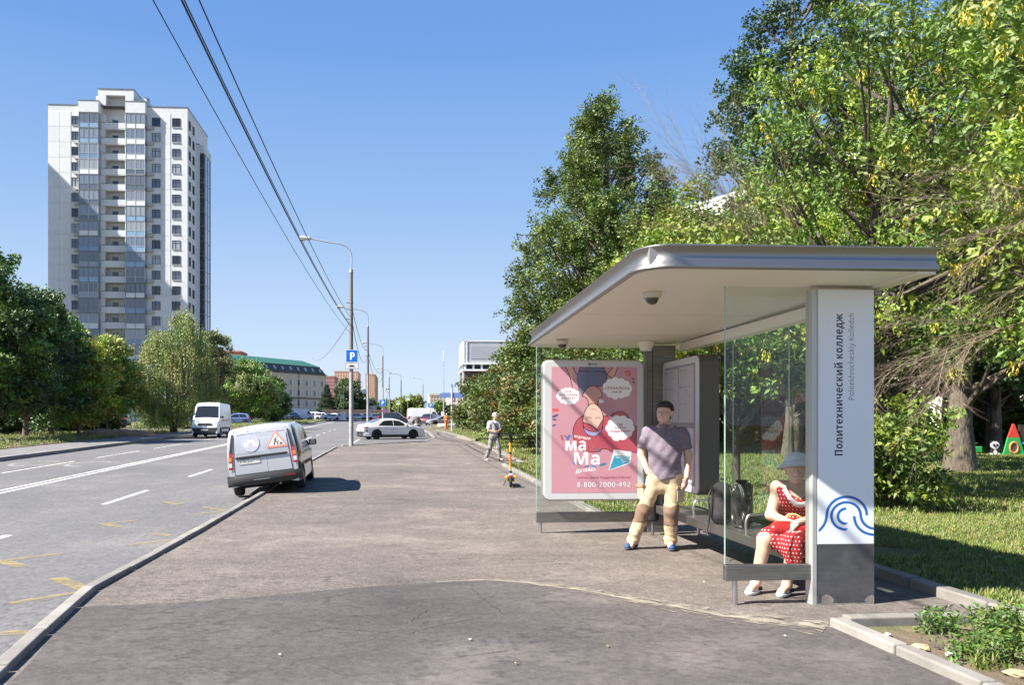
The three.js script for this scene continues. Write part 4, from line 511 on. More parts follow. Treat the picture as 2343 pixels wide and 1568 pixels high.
// ---------- vehicles: lofted bodies, x forward, y up, z to the driver's right hand side of travel ----------
const paint = (c, r = .32) => mat(c, r, 0, { clearcoat: 1, clearcoatRoughness: .08 }), autoGlass = mat([.018, .02, .022], .06, 0, { clearcoat: 1 }), tyreMat = mat([.022, .022, .023], .9), rimMat = mat([.42, .42, .43], .35, .9), rimDark = mat([.03, .03, .03], .4, .6), trimBlack = mat([.028, .028, .03], .6), lampRed = mat([.45, .015, .012], .18, 0, { clearcoat: 1 }), lampAmber = mat([.72, .25, .02], .18, 0, { clearcoat: 1 }), lampClear = mat([.6, .6, .6], .15, 0, { clearcoat: 1 }), chrome = mat([.6, .6, .6], .2, 1);
function shell(o) {
  const yTop = (x) => { const t = o.top; if (x <= t[0][0]) return t[0][1]; for (let i = 0; i < t.length - 1; i++) if (x <= t[i + 1][0]) return lerp(t[i][1], t[i + 1][1], (x - t[i][0]) / (t[i + 1][0] - t[i][0] || 1)); return t[t.length - 1][1]; };
  const x0 = o.top[0][0], x1 = o.top[o.top.length - 1][0], L = x1 - x0, mid = (x0 + x1) / 2;
  const yBot = (x) => { let b = o.floor; for (const [ax, r] of o.arches) { const d = Math.abs(x - ax); if (d < r) b = Math.max(b, o.wheelR * .98 + Math.sqrt(r * r - d * d)); } return b; };
  const hw = (x, y) => { const e = Math.abs((x - mid) / (L / 2)); let w = o.W / 2 * (1 - (o.plan || .1) * Math.pow(e, o.planP || 7)); if (y > o.belt) w -= (y - o.belt) * o.tumble; else { const q = (o.belt - y) / (o.belt - o.floor); w -= .05 * q * q - .012 * Math.sin(Math.min(1, q) * 9); } return w; };
  const xs = new Set(); for (let i = 0; i <= 70; i++) xs.add(+(x0 + L * i / 70).toFixed(4)); for (const p of o.top) xs.add(p[0]); for (const [ax, r] of o.arches) for (let i = 0; i <= 12; i++) xs.add(+(ax + r * Math.cos(i / 12 * Math.PI)).toFixed(4));
  const X = [...xs].sort((a, b) => a - b), NS = 12, NC = 5, NT = 5, N = NS + NC + NT, pos = [], idx = [];
  const ring = (x) => { const yt = yTop(x), yb = Math.min(yBot(x), yt - .05), h = yt - yb, r = Math.min(o.edge || .09, h * .35), p = []; for (let j = 0; j < NS; j++) { const y = yb + (h - r) * j / (NS - 1); p.push([y, hw(x, y)]); } const wz = hw(x, yt - r); for (let j = 1; j <= NC; j++) { const a = j / NC * Math.PI / 2; p.push([yt - r + r * Math.sin(a), wz - r + r * Math.cos(a)]); } for (let j = 1; j <= NT; j++) { const z = (wz - r) * (1 - j / NT); p.push([yt + (o.crown || .03) * (1 - Math.pow(z / (wz - r), 2)), z]); } return p; };
  for (const x of X) { const p = ring(x); for (const [y, z] of p) pos.push(x, y, z); for (const [y, z] of p.slice().reverse()) pos.push(x, y, -z); }
  const M = 2 * N; for (let i = 0; i < X.length - 1; i++) for (let j = 0; j < M - 1; j++) { const a = i * M + j, b = a + M; idx.push(a, b, a + 1, b, b + 1, a + 1); }
  for (const i of [0, X.length - 1]) { const c = pos.length / 3; pos.push(X[i], o.floor + .15, 0); for (let j = 0; j < M - 1; j++) { const a = i * M + j; idx.push(c, i ? a : a + 1, i ? a + 1 : a); } }
  let g = new THREE.BufferGeometry(); g.setAttribute('position', new THREE.Float32BufferAttribute(pos, 3)); g.setIndex(idx); g.computeVertexNormals(); g = g.toNonIndexed();
  const grid = (n, m, f) => { const p = [], u = [], q = []; for (let j = 0; j <= m; j++) for (let i = 0; i <= n; i++) { p.push(...f(i / n, j / m)); u.push(i / n, j / m); } for (let j = 0; j < m; j++) for (let i = 0; i < n; i++) { const a = j * (n + 1) + i; q.push(a, a + 1, a + n + 1, a + 1, a + n + 2, a + n + 1); } const h = new THREE.BufferGeometry(); h.setAttribute('position', new THREE.Float32BufferAttribute(p, 3)); h.setAttribute('uv', new THREE.Float32BufferAttribute(u, 2)); h.setIndex(q); h.computeVertexNormals(); return h; };
  const side = (s, bl, br, tr, tl, off = .006) => grid(8, 5, (u, v) => { const x = lerp(lerp(bl[0], br[0], u), lerp(tl[0], tr[0], u), v), y = lerp(lerp(bl[1], br[1], u), lerp(tl[1], tr[1], u), v); return [x, y, s * (hw(x, y) + off)]; });
  const over = (xa, xb, ka, kb, off = .008) => grid(8, 8, (u, v) => { const x = lerp(xa, xb, v), yt = yTop(x), r = Math.min(o.edge || .09, .2), wz = hw(x, yt - r) - r * .4, k = lerp(ka, kb, v), z = (u * 2 - 1) * wz * k; const slope = (yTop(x + .02) - yTop(x - .02)) / .04, n = Math.hypot(slope, 1); return [x - off * slope / n * 1, yt + (o.crown || .03) * (1 - Math.pow(z / (wz || 1), 2)) * .9 + off / n, z]; });
  const xr = (y) => { for (let x = x0; x < mid; x += .004) if (yTop(x) >= y) return x; return x0; };
  const rear = (z0, z1, y0, y1, off = .008, z2, z3) => grid(4, 5, (u, v) => { const y = lerp(y0, y1, v), z = lerp(lerp(z0, z1, u), lerp(z2 ?? z0, z3 ?? z1, u), v); return [xr(y) - off, y, z]; });
  return { g, side, over, rear, hw, yTop, xr };
}
const wheelCache = new Map();
function wheel(parent, x, z, r, w, dark, spokes = 10) {
  const key = r + '|' + w + dark + spokes; if (!wheelCache.has(key)) {
    const ty = new THREE.LatheGeometry([[r * .66, -w / 2], [r * .93, -w / 2], [r, -w * .32], [r, w * .32], [r * .93, w / 2], [r * .66, w / 2], [r * .64, w * .3], [r * .64, -w * .3], [r * .66, -w / 2]].map((p) => new THREE.Vector2(...p)), 28).rotateX(Math.PI / 2);
    const parts = [T(new THREE.CylinderGeometry(r * .16, r * .16, w * .84, 16), 0, 0, 0, Math.PI / 2, 0, 0), new THREE.TorusGeometry(r * .63, r * .045, 6, 28).translate(0, 0, w * .4), new THREE.TorusGeometry(r * .63, r * .045, 6, 28).translate(0, 0, -w * .4)];
    for (let i = 0; i < spokes; i++) for (const s of [-1, 1]) parts.push(box(-r * .035, r * .035, r * .1, r * .62, -.012, .012).translate(0, 0, s * w * .38).rotateZ(i / spokes * Math.PI * 2)); const back = T(new THREE.CylinderGeometry(r * .62, r * .62, w * .5, 24), 0, 0, 0, Math.PI / 2, 0, 0);
    wheelCache.set(key, [ty, merge(parts), back]);
  }
  const [a, b, c] = wheelCache.get(key); const t = mesh('wheel', a, tyreMat, parent); t.position.set(x, r, z); mesh('rim', b, dark ? rimDark : rimMat, t); mesh('brake_disc', c, mat([.02, .02, .02], .7), t); return t;
}
const mirrorGeo = rbox(-.08, .09, -.08, .08, -.1, .1, .04, 3);
const plateTex = (txt) => canvasTex(512, 112, (c) => { c.fillStyle = '#dfe0de'; c.fillRect(0, 0, 512, 112); c.strokeStyle = '#1a1a1c'; c.lineWidth = 8; c.strokeRect(4, 4, 504, 104); c.fillStyle = '#1a1a1c'; c.font = 'bold 88px sans-serif'; c.save(); c.translate(24, 88); c.scale(360 / c.measureText(txt[0]).width, 1); c.fillText(txt[0], 0, 0); c.restore(); c.fillRect(394, 4, 5, 104); c.font = 'bold 62px sans-serif'; c.fillText(txt[1], 402, 70); });

{ // the silver panel van with two wheels on the pavement
  const o = { W: 1.74, floor: .24, belt: .95, tumble: .16, wheelR: .315, arches: [[-1.4, .37], [1.46, .37]], plan: .07, planP: 9, edge: .13, crown: .05, top: [[-2.2, .42], [-2.195, .6], [-2.19, .92], [-2.165, 1.2], [-2.12, 1.46], [-2.07, 1.57], [-1.96, 1.62], [-.6, 1.66], [.35, 1.62], [.55, 1.57], [1.18, 1.06], [1.5, .98], [2.0, .86], [2.17, .68], [2.22, .5], [2.225, .4]] };
  const s = shell(o), g = thing('panel_van', 'silver panel van with road work stickers, parked half on the pavement kerb', 'van');
  const roll = -7 * Math.PI / 180, phi = -2.5 * Math.PI / 180; g.rotation.order = 'YXZ'; g.rotation.set(roll, Math.PI / 2 - phi, 0);
  const q = new THREE.Quaternion().setFromEuler(g.rotation), right = V(0, 0, 1).applyQuaternion(q), fwd = V(1, 0, 0).applyQuaternion(q), c = onG(551, 1137, -.14);
  g.position.copy(c).addScaledVector(right, .74 * .915).addScaledVector(fwd, 1.4 * .915).add(V(0, .02, 0));
  g.scale.setScalar(.915); const silver = mat([.48, .49, .515], .33, .2, { clearcoat: 1, clearcoatRoughness: .1 });
  mesh('body', s.g, silver, g);
  mesh('underbody', box(-1.95, 2.0, .2, .5, -.72, .72), mat([.008, .008, .008], .9), g);
  for (const [x, z] of [[-1.4, -.74], [-1.4, .74], [1.46, -.74], [1.46, .74]]) wheel(g, x, z, .315, .2, false, 12);
  // bumpers and sills
  const bmp = new THREE.BoxGeometry(.2, .25, 1.72, 4, 4, 12); { const p = bmp.attributes.position; for (let i = 0; i < p.count; i++) { const z = p.getZ(i), y = p.getY(i); let x = p.getX(i); x += .1 * Math.pow(Math.abs(z / .86), 3); if (x < -.0) x += .05 * Math.pow(Math.abs(y) / .125, 3) + (y > .1 ? -.02 : 0); p.setX(i, x); } bmp.computeVertexNormals(); }
  mesh('rear_bumper', T(bmp, -2.2, .40, 0), trimBlack, g);
  for (const e of [-1, 1]) { mesh('bumper_corner', s.side(e, [-2.17, .28], [-1.77, .28], [-1.74, .62], [-2.17, .72], .012), trimBlack, g); mesh('side_strip', s.side(e, [-.95, .56], [1.0, .56], [1.0, .64], [-.95, .64], .014), trimBlack, g); }
  mesh('bumper_lamp', box(-2.305, -2.29, .40, .44, .5, .72), mat([.18, .02, .02], .3), g); mesh('exhaust', T(new THREE.CylinderGeometry(.025, .025, .2, 12), -2.15, .24, .35, 0, 0, Math.PI / 2), steelDark, g); mesh('tow_strip', box(-2.3, -2.285, .385, .4, -.25, .12), chrome, g);
  // rear doors
  for (const [z0, z1, nm] of [[-.66, .098, 'rear_door'], [.106, .66, 'rear_door']]) { const d = mesh(nm, s.rear(z0, z1, .545, 1.565, .012, z0 * .9, z1 === .098 ? .098 : z1 * .88), silver, g); const w0 = z0 + .05, w1 = z1 - .05; const fr = [s.rear(w0, w1, 1.02, 1.03, .017), s.rear(w0 * .94, w1 > .3 ? w1 * .92 : w1, 1.475, 1.485, .017)]; fr.forEach((q) => mesh('pressed_edge', q, mat([.4, .41, .44], .4, .3), d)); }
  mesh('door_gap', s.rear(.098, .106, .545, 1.6, .008), blackRubber, g); mesh('door_gap', [s.rear(-.675, -.66, .545, 1.56, .009, -.61, -.595), s.rear(.66, .675, .545, 1.56, .009, .585, .6), s.rear(-.67, .67, .53, .547, .01)], blackRubber, g);
  mesh('handle_bar', T(rbox(-.025, .02, -.03, .03, -.6, .6, .018, 3), -2.2, .935, -.02), trimBlack, g);
  mesh('number_plate_lamp', s.rear(-.52, -.02, .9, .905, .02), blackRubber, g);
  mesh('number_plate', s.rear(-.55, -.05, .775, .885, .02), mat(WH, .5, 0, { map: plateTex(['К903МТ', '797']) }), g);
  const circTex = canvasTex(256, 256, (c) => { c.fillStyle = '#c4c6cf'; c.fillRect(0, 0, 256, 256); c.fillStyle = '#b4b4c6'; c.beginPath(); c.arc(128, 128, 124, 0, 7); c.fill(); c.fillStyle = '#f0f0f5'; c.beginPath(); c.moveTo(30, 182); c.lineTo(42, 112); c.lineTo(60, 130); c.lineTo(98, 78); c.lineTo(128, 96); c.lineTo(158, 78); c.lineTo(200, 128); c.lineTo(216, 110); c.lineTo(228, 180); c.lineTo(158, 172); c.lineTo(176, 152); c.lineTo(150, 122); c.lineTo(128, 112); c.lineTo(106, 122); c.lineTo(82, 152); c.lineTo(100, 172); c.fill(); });
  const circ = new THREE.CircleGeometry(.205, 40); T(circ, 0, 0, 0, 0, -Math.PI / 2, 0); { const p = circ.attributes.position; for (let i = 0; i < p.count; i++) { const y = 1.255 + p.getY(i), z = -.24 + p.getZ(i); p.setXYZ(i, s.xr(y) - .022, y, z); } circ.computeVertexNormals(); } mesh('round_sticker', circ, mat(WH, .5, 0, { map: circTex }), g);
  const triTex = canvasTex(256, 256, (c) => { c.fillStyle = '#d88878'; c.fillRect(0, 0, 256, 256); c.fillStyle = '#efe6de'; c.beginPath(); c.moveTo(128, 46); c.lineTo(226, 226); c.lineTo(30, 226); c.fill(); c.fillStyle = '#2a2a2c'; c.beginPath(); c.arc(142, 104, 11, 0, 7); c.fill(); c.lineWidth = 16; c.strokeStyle = '#2a2a2c'; c.lineCap = 'round'; c.beginPath(); c.moveTo(122, 122); c.lineTo(112, 160); c.lineTo(96, 212); c.stroke(); c.beginPath(); c.moveTo(116, 160); c.lineTo(140, 182); c.lineTo(140, 212); c.stroke(); c.lineWidth = 8; c.beginPath(); c.moveTo(118, 126); c.lineTo(96, 148); c.stroke(); c.beginPath(); c.moveTo(122, 126); c.lineTo(146, 160); c.lineTo(180, 196); c.stroke(); c.beginPath(); c.moveTo(150, 216); c.lineTo(206, 216); c.lineTo(184, 184); c.fill(); });
  { const tri = new THREE.BufferGeometry(), P = [[.12, 1.08], [.62, 1.08], [.355, 1.5]]; const pts = [], uv = []; const n = 6; const at = (a, b) => { const cc = 1 - a - b, z = P[0][0] * a + P[1][0] * b + P[2][0] * cc, y = P[0][1] * a + P[1][1] * b + P[2][1] * cc; pts.push(s.xr(y) - .022, y, z); uv.push(0 * a + 1 * b + .5 * cc, 0 * a + 0 * b + 1 * cc); }; for (let i = 0; i < n; i++) for (let j = 0; j < n - i; j++) { at(i / n, j / n); at((i + 1) / n, j / n); at(i / n, (j + 1) / n); if (j < n - i - 1) { at((i + 1) / n, j / n); at((i + 1) / n, (j + 1) / n); at(i / n, (j + 1) / n); } } tri.setAttribute('position', new THREE.Float32BufferAttribute(pts, 3)); tri.setAttribute('uv', new THREE.Float32BufferAttribute(uv, 2)); tri.computeVertexNormals(); mesh('warning_sticker', tri, mat(WH, .5, 0, { map: triTex }), g); }
  mesh('brake_lamp', s.rear(-.3, -.08, 1.53, 1.55, .02), mat([.2, .05, .07], .3), g);
  for (const e of [-1, 1]) {
    const z0 = e * .70, z1 = e * .80; const li = mesh('tail_lamp', s.rear(z0, z1, .68, 1.06, .02, e * .67, e * .75), lampRed, g); mesh('indicator', s.rear(e * .71, e * .775, .87, .965, .028), lampAmber, li); mesh('reversing_lamp', s.rear(e * .712, e * .79, .73, .84, .03), lampClear, li); mesh('lamp_side', s.side(e, [-2.19, .68], [-2.0, .72], [-2.06, 1.06], [-2.165, 1.06], .012), lampRed, li);
    mesh('corner_pillar', s.side(e, [-2.16, 1.06], [-2.06, 1.06], [-2.0, 1.5], [-2.09, 1.52], .012), trimBlack, g); mesh('corner_pillar', s.rear(e * .68, e * .75, 1.06, 1.5, .018, e * .62, e * .665), trimBlack, g);
    mesh('window_side', s.side(e, [.25, 1.0], [1.05, 1.0], [.58, 1.5], [.22, 1.5], .01), autoGlass, g); mesh('panel_side', s.side(e, [-1.9, 1.02], [.15, 1.02], [.12, 1.5], [-1.86, 1.5], .008), silver, g); mesh('window_seal', s.side(e, [1.05, 1.0], [1.12, 1.0], [.64, 1.51], [.58, 1.51], .009), trimBlack, g);
    mesh('door_handle', s.side(e, [.0, .9], [.16, .9], [.16, .94], [.0, .94], .03), trimBlack, g); const mi = mesh('mirror', mirrorGeo, trimBlack, g); mi.position.set(.98, 1.06, e * .97); mesh('mirror_glass', T(new THREE.PlaneGeometry(.14, .11), -.083, 0, 0, 0, -Math.PI / 2, 0), mat([.25, .24, .22], .1, .9), mi); mesh('mirror_arm', rod(V(0, -.02, -e * .06), V(.03, -.06, -e * .2), .02), trimBlack, mi);
  }
  mesh('windscreen', s.over(.58, 1.16, .92, .95), autoGlass, g);
}
// other cars: kinds share geometry, each copy is its own thing
const KINDS = {
  sedan: { W: 1.82, floor: .2, belt: .88, tumble: .42, wheelR: .335, arches: [[-1.42, .39], [1.36, .39]], plan: .16, planP: 5, edge: .12, crown: .04, top: [[-2.36, .46], [-2.34, .82], [-2.25, 1.02], [-1.85, 1.08], [-1.0, 1.37], [-.5, 1.43], [.05, 1.42], [.35, 1.36], [1.2, .98], [1.9, .86], [2.24, .7], [2.33, .52], [2.34, .4]], ws: [.38, 1.14, .9, .92], rw: [-1.75, -1.02, .9, .88], sides: [[[-1.3, .98], [-.2, .96], [-.2, 1.34], [-.85, 1.3]], [[-.14, .96], [.95, .94], [.32, 1.29], [-.14, 1.34]]], mir: [.78, .98], tail: [.8, .88], spokes: 10, dark: true },
  hatch: { W: 1.76, floor: .2, belt: .9, tumble: .34, wheelR: .31, arches: [[-1.3, .37], [1.28, .37]], plan: .14, planP: 5, edge: .13, crown: .04, top: [[-2.08, .42], [-2.06, .78], [-2.0, 1.02], [-1.72, 1.4], [-1.45, 1.5], [-.3, 1.58], [.25, 1.52], [1.25, 1.02], [1.72, .88], [2.0, .68], [2.08, .5], [2.09, .4]], ws: [.3, 1.2, .9, .92], rw: [-1.96, -1.74, .88, .8], sides: [[[-1.55, .98], [-.5, .97], [-.5, 1.47], [-1.4, 1.4]], [[-.44, .97], [1.0, .97], [.26, 1.42], [-.44, 1.47]]], mir: [.85, 1.02], tail: [.85, 1.15], spokes: 8, dark: false },
  suv: { W: 1.86, floor: .26, belt: 1.02, tumble: .26, wheelR: .36, arches: [[-1.35, .43], [1.38, .43]], plan: .11, planP: 6, edge: .13, crown: .04, top: [[-2.26, .5], [-2.25, .95], [-2.2, 1.2], [-2.02, 1.6], [-1.85, 1.68], [-.4, 1.72], [.2, 1.66], [1.02, 1.16], [1.85, 1.04], [2.16, .85], [2.26, .6], [2.27, .45]], ws: [.25, .98, .9, .92], rw: [-2.17, -2.04, .88, .85], sides: [[[-1.95, 1.1], [-.5, 1.08], [-.5, 1.58], [-1.85, 1.55]], [[-.44, 1.08], [.85, 1.08], [.22, 1.55], [-.44, 1.58]]], mir: [.72, 1.15], tail: [.95, 1.2], spokes: 6, dark: false },
  van: { W: 2.0, floor: .3, belt: 1.35, tumble: .09, wheelR: .35, arches: [[-1.75, .42], [1.9, .42]], plan: .07, planP: 10, edge: .16, crown: .05, top: [[-2.92, .5], [-2.91, 1.2], [-2.88, 2.3], [-2.82, 2.5], [-2.6, 2.58], [1.1, 2.6], [1.4, 2.54], [1.62, 2.38], [2.22, 1.42], [2.4, 1.3], [2.78, 1.12], [2.88, .8], [2.9, .5], [2.905, .45]], ws: [1.66, 2.2, .9, .92], rw: null, sides: [[[1.15, 1.3], [2.1, 1.3], [1.68, 2.0], [1.15, 2.02]]], mir: [1.95, 1.5], tail: [.8, 1.3], spokes: 6, dark: false },
  minibus: { W: 1.9, floor: .25, belt: 1.1, tumble: .16, wheelR: .34, arches: [[-1.6, .4], [1.6, .4]], plan: .08, planP: 8, edge: .14, crown: .04, top: [[-2.45, .5], [-2.44, 1.1], [-2.36, 1.75], [-2.25, 1.86], [-1.9, 1.9], [.75, 1.9], [1.05, 1.82], [1.85, 1.16], [2.3, 1.0], [2.5, .75], [2.55, .5], [2.555, .42]], ws: [1.08, 1.8, .9, .92], rw: [-2.42, -2.38, .85, .85], sides: [[[-2.2, 1.15], [-.6, 1.15], [-.6, 1.7], [-2.15, 1.7]], [[-.52, 1.15], [.6, 1.15], [.6, 1.7], [-.52, 1.7]], [[.66, 1.15], [1.6, 1.12], [1.05, 1.68], [.66, 1.7]]], mir: [1.4, 1.25], tail: [.9, 1.4], spokes: 6, dark: true },
};
const shells = new Map();
function vehicle(name, kind, color, pos, heading, label, group, opt = {}) {
  const o = KINDS[kind]; if (!shells.has(kind)) { const s = shell(o); const c = { s, wins: o.sides.map((q) => [-1, 1].map((e) => s.side(e, ...q, .01))), ws: s.over(...o.ws), rw: o.rw && s.over(...o.rw), lamps: [-1, 1].map((e) => merge([s.side(e, [o.top[0][0] + .04, o.tail[0]], [o.top[0][0] + .3, o.tail[0]], [o.top[0][0] + .34, o.tail[1]], [o.top[0][0] + .12, o.tail[1]], .012), s.rear(e * o.W * .28, e * o.W * .46, o.tail[0], Math.min(o.tail[1], o.tail[0] + .3), .012)])), seams: [-1, 1].map((e) => merge(o.sides.map((q) => s.side(e, [q[0][0] - .012, o.floor + .25], [q[0][0], o.floor + .25], [q[0][0], o.belt + .02], [q[0][0] - .012, o.belt + .02], .006)))), handles: [-1, 1].map((e) => merge(o.sides.map((q) => s.side(e, [q[0][0] + .1, o.belt - .12], [q[0][0] + .28, o.belt - .12], [q[0][0] + .28, o.belt - .085], [q[0][0] + .1, o.belt - .085], .025)))), sill: [-1, 1].map((e) => s.side(e, [o.arches[0][0] + o.arches[0][1], o.floor], [o.arches[1][0] - o.arches[1][1], o.floor], [o.arches[1][0] - o.arches[1][1], o.floor + .13], [o.arches[0][0] + o.arches[0][1], o.floor + .13], .012)) }; shells.set(kind, c); }
  const C = shells.get(kind), g = thing(name, label, opt.category || 'car', pos, heading, group);
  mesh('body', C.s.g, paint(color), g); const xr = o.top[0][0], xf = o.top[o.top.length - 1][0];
  C.wins.forEach((w, i) => w.forEach((q) => mesh('side_window', q, opt.glass || autoGlass, g))); mesh('windscreen', C.ws, autoGlass, g); if (C.rw) mesh('rear_window', C.rw, autoGlass, g);
  for (const l of C.lamps) mesh('tail_lamp', l, lampRed, g);
  if (!opt.plain) { C.seams.forEach((q) => mesh('door_gap', q, blackRubber, g)); C.handles.forEach((q) => mesh('door_handle', q, opt.chrome ? chrome : paint(color), g)); }
  C.sill.forEach((q) => mesh('sill', q, trimBlack, g));
  for (const e of [-1, 1]) {
    const hz = C.s.hw(xf - .2, o.floor + .4); mesh('headlamp', T(new THREE.SphereGeometry(.12, 12, 8).scale(1.1, .75, 1.25), xf - .2, o.floor + (o.belt - o.floor) * .68, e * (hz - .2)), lampClear, g);
    const mi = mesh('mirror', mirrorGeo, opt.mirrorBody ? paint(color) : trimBlack, g); mi.position.set(o.mir[0], o.mir[1] + .03, e * (C.s.hw(o.mir[0], o.mir[1]) + .12)); mesh('mirror_arm', rod(V(0, -.02, -e * .05), V(0, -.05, -e * .16), .02), trimBlack, mi);
    for (const [ax] of o.arches) wheel(g, ax, e * (o.W / 2 - .13), o.wheelR, .22, opt.darkRims ?? o.dark, o.spokes);
  }
  mesh('front_bumper', rbox(xf - .12, xf + .02, o.floor, o.floor + .26, -o.W * .4, o.W * .4, .05, 3), opt.bumper || trimBlack, g); mesh('rear_bumper', rbox(xr - .02, xr + .12, o.floor, o.floor + .22, -o.W * .4, o.W * .4, .05, 3), opt.bumper || trimBlack, g);
  mesh('underbody', box(xr + .25, xf - .25, o.floor - .04, o.floor + .28, -o.W * .4, o.W * .4), mat([.008, .008, .008], .9), g);
  return g;
}
const headTo = (dx, dz) => Math.atan2(-dz, dx);
const gp = (x, z, off = 0) => V(x, gY(z) + off, z);
{ const c = vehicle('sedan_car', 'sedan', [.74, .74, .74], gp(-.95, -57.6, -.14), headTo(1, -.42), 'white four door sedan with dark tinted windows in the parking bay', null, { mirrorBody: true });
  const s = shells.get('sedan').s; mesh('light_bar', s.rear(-.72, .72, .86, .885, .014), mat([.2, .03, .035], .2), c); mesh('diffuser', s.rear(-.7, .7, .47, .56, .016), trimBlack, c); for (const e of [-1, 1]) mesh('bumper_vent', s.side(e, [-2.2, .56], [-2.06, .5], [-2.1, .68], [-2.16, .7], .012), trimBlack, c); }
vehicle('sedan_car', 'sedan', [.012, .014, .025], gp(-1.1, -62.5, -.14), headTo(1, -.42), 'dark blue sedan mostly hidden behind the white sedan', null);
{ const v = vehicle('delivery_van', 'van', [.76, .76, .76], gp(-14.75, -62.6, -.14), headTo(.04, 1), 'white high roof delivery van driving on the far lane', null, { category: 'van', plain: false });
  const s = shells.get('van').s; mesh('grille', T(rbox(-.02, .03, -.09, .09, -.5, .5, .04, 3), 2.86, .98, 0), mat([.05, .05, .055], .4), v); mesh('emblem', T(new THREE.TorusGeometry(.085, .014, 6, 20), 2.9, .98, 0, 0, Math.PI / 2, 0), chrome, v); mesh('bumper_lower', T(rbox(-.1, .06, -.2, .2, -.92, .92, .06, 3), 2.84, .56, 0), trimBlack, v); mesh('number_plate', T(new THREE.PlaneGeometry(.52, .112), 2.925, .58, 0, 0, Math.PI / 2, 0), mat([.6, .6, .58], .6), v);
  for (const e of [-1, 1]) { mesh('side_strip', s.side(e, [-1.3, .62], [1.45, .62], [1.45, .78], [-1.3, .78], .014), trimBlack, v); mesh('slot_vent', T(rbox(-.15, .02, -.03, .03, -.03, .03, .01), 2.5, 1.24, e * .35), trimBlack, v); } }
vehicle('hatchback_car', 'hatch', [.16, .24, .50], gp(-24.2, -117, .08), headTo(-1, .12), 'light blue compact car parked beside the road sign', null, { mirrorBody: true, bumper: paint([.16, .24, .50]) });
vehicle('minibus', 'minibus', [.008, .008, .009], gp(-1.9, -131, -.14), headTo(1, .1), 'black passenger minivan on the side street behind the sedans', null, { category: 'van', bumper: paint([.008, .008, .009]) });
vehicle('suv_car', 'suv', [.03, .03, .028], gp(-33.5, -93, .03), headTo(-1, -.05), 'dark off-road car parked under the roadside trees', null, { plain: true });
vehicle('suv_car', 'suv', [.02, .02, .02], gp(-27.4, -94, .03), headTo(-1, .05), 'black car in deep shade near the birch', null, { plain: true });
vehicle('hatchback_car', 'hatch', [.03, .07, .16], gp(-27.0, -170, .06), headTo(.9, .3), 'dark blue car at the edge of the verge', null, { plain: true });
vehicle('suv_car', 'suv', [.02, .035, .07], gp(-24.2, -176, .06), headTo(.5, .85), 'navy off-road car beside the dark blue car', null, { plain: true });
// the car park in front of the office
const lot = 'cars in the car park of the cream office';
const parked = [[660, 'hatch', [.45, .46, .48], .9], [676, 'sedan', [.08, .12, .2], .6], [690, 'van', [.7, .7, .7], .75], [722, 'minibus', [.72, .72, .72], 1], [742, 'suv', [.7, .7, .7], .9], [757, 'sedan', [.7, .7, .69], .9], [771, 'hatch', [.5, .5, .52], 1], [785, 'sedan', [.72, .72, .72], .9], [818, 'hatch', [.7, .7, .7], .9], [829, 'sedan', [.6, .1, .08], .8], [848, 'hatch', [.72, .7, .7], .9], [860, 'sedan', [.7, .71, .72], 1]];
const lotLabels = ['grey hatchback at the tree end of the office car park', 'dark blue sedan between hatchback and white vans in the car park', 'tall white delivery van in the office car park', 'white minivan with side windows in the office car park', 'white off-road car beside the white minivan', 'white sedan in the car park', 'silver hatchback in the car park', 'white sedan in the car park', 'white hatchback in the car park', 'red sedan among white cars in the car park', 'white hatchback in the car park', 'white sedan in the car park'];
parked.forEach(([px, kind, c, k], i) => { const d = 188 + (i * 7) % 11, p = atZ(px, 950, -d); vehicle({ hatch: 'hatchback_car', sedan: 'sedan_car', van: 'delivery_van', minibus: 'minibus', suv: 'suv_car' }[kind], kind, c, V(p.x, gY(-d) + .02, -d), headTo(k, .5 - (i % 3) * .4), lotLabels[i], lot, { plain: true }); });
// cars at the far end of the pavement
vehicle('sedan_car', 'sedan', [.28, .29, .30], gp(5.6, -118, -.12), headTo(-1, .25), 'silver grey sedan parked beyond the grass bank', null, { plain: true });
vehicle('suv_car', 'suv', [.10, .02, .02], gp(3.7, -123, -.12), headTo(-.4, 1), 'dark red car parked beside the silver sedan', null, { plain: true });
vehicle('delivery_van', 'van', [.70, .71, .72], gp(3.4, -134, -.12), headTo(1, -.1), 'white high roof van behind the silver sedan', null, { plain: true, category: 'van' });
vehicle('suv_car', 'suv', [.03, .03, .035], gp(11.2, -112, .0), headTo(1, .2), 'black off-road car beside the stone tower', null, { plain: true });
// cars beyond the park, seen through the shelter glass
[[1668, 'suv', [.05, .05, .055], 'black off-road car parked beyond the park lawn'], [1702, 'sedan', [.30, .31, .33], 'grey sedan parked beyond the park lawn'], [1745, 'hatch', [.10, .015, .03], 'dark red hatchback parked beyond the park lawn'], [1795, 'suv', [.62, .62, .62], 'white off-road car parked beyond the park lawn'], [1590, 'sedan', [.02, .02, .025], 'black sedan parked beyond the park lawn']].forEach(([px, kind, c, l], i) => { const p = atZ(px, 980, -58); vehicle({ hatch: 'hatchback_car', sedan: 'sedan_car', suv: 'suv_car' }[kind], kind, c, V(p.x, gY(-58) + .03, -58 - i * .3), headTo(1, -.15), l, 'cars parked beyond the park', { plain: true }); });
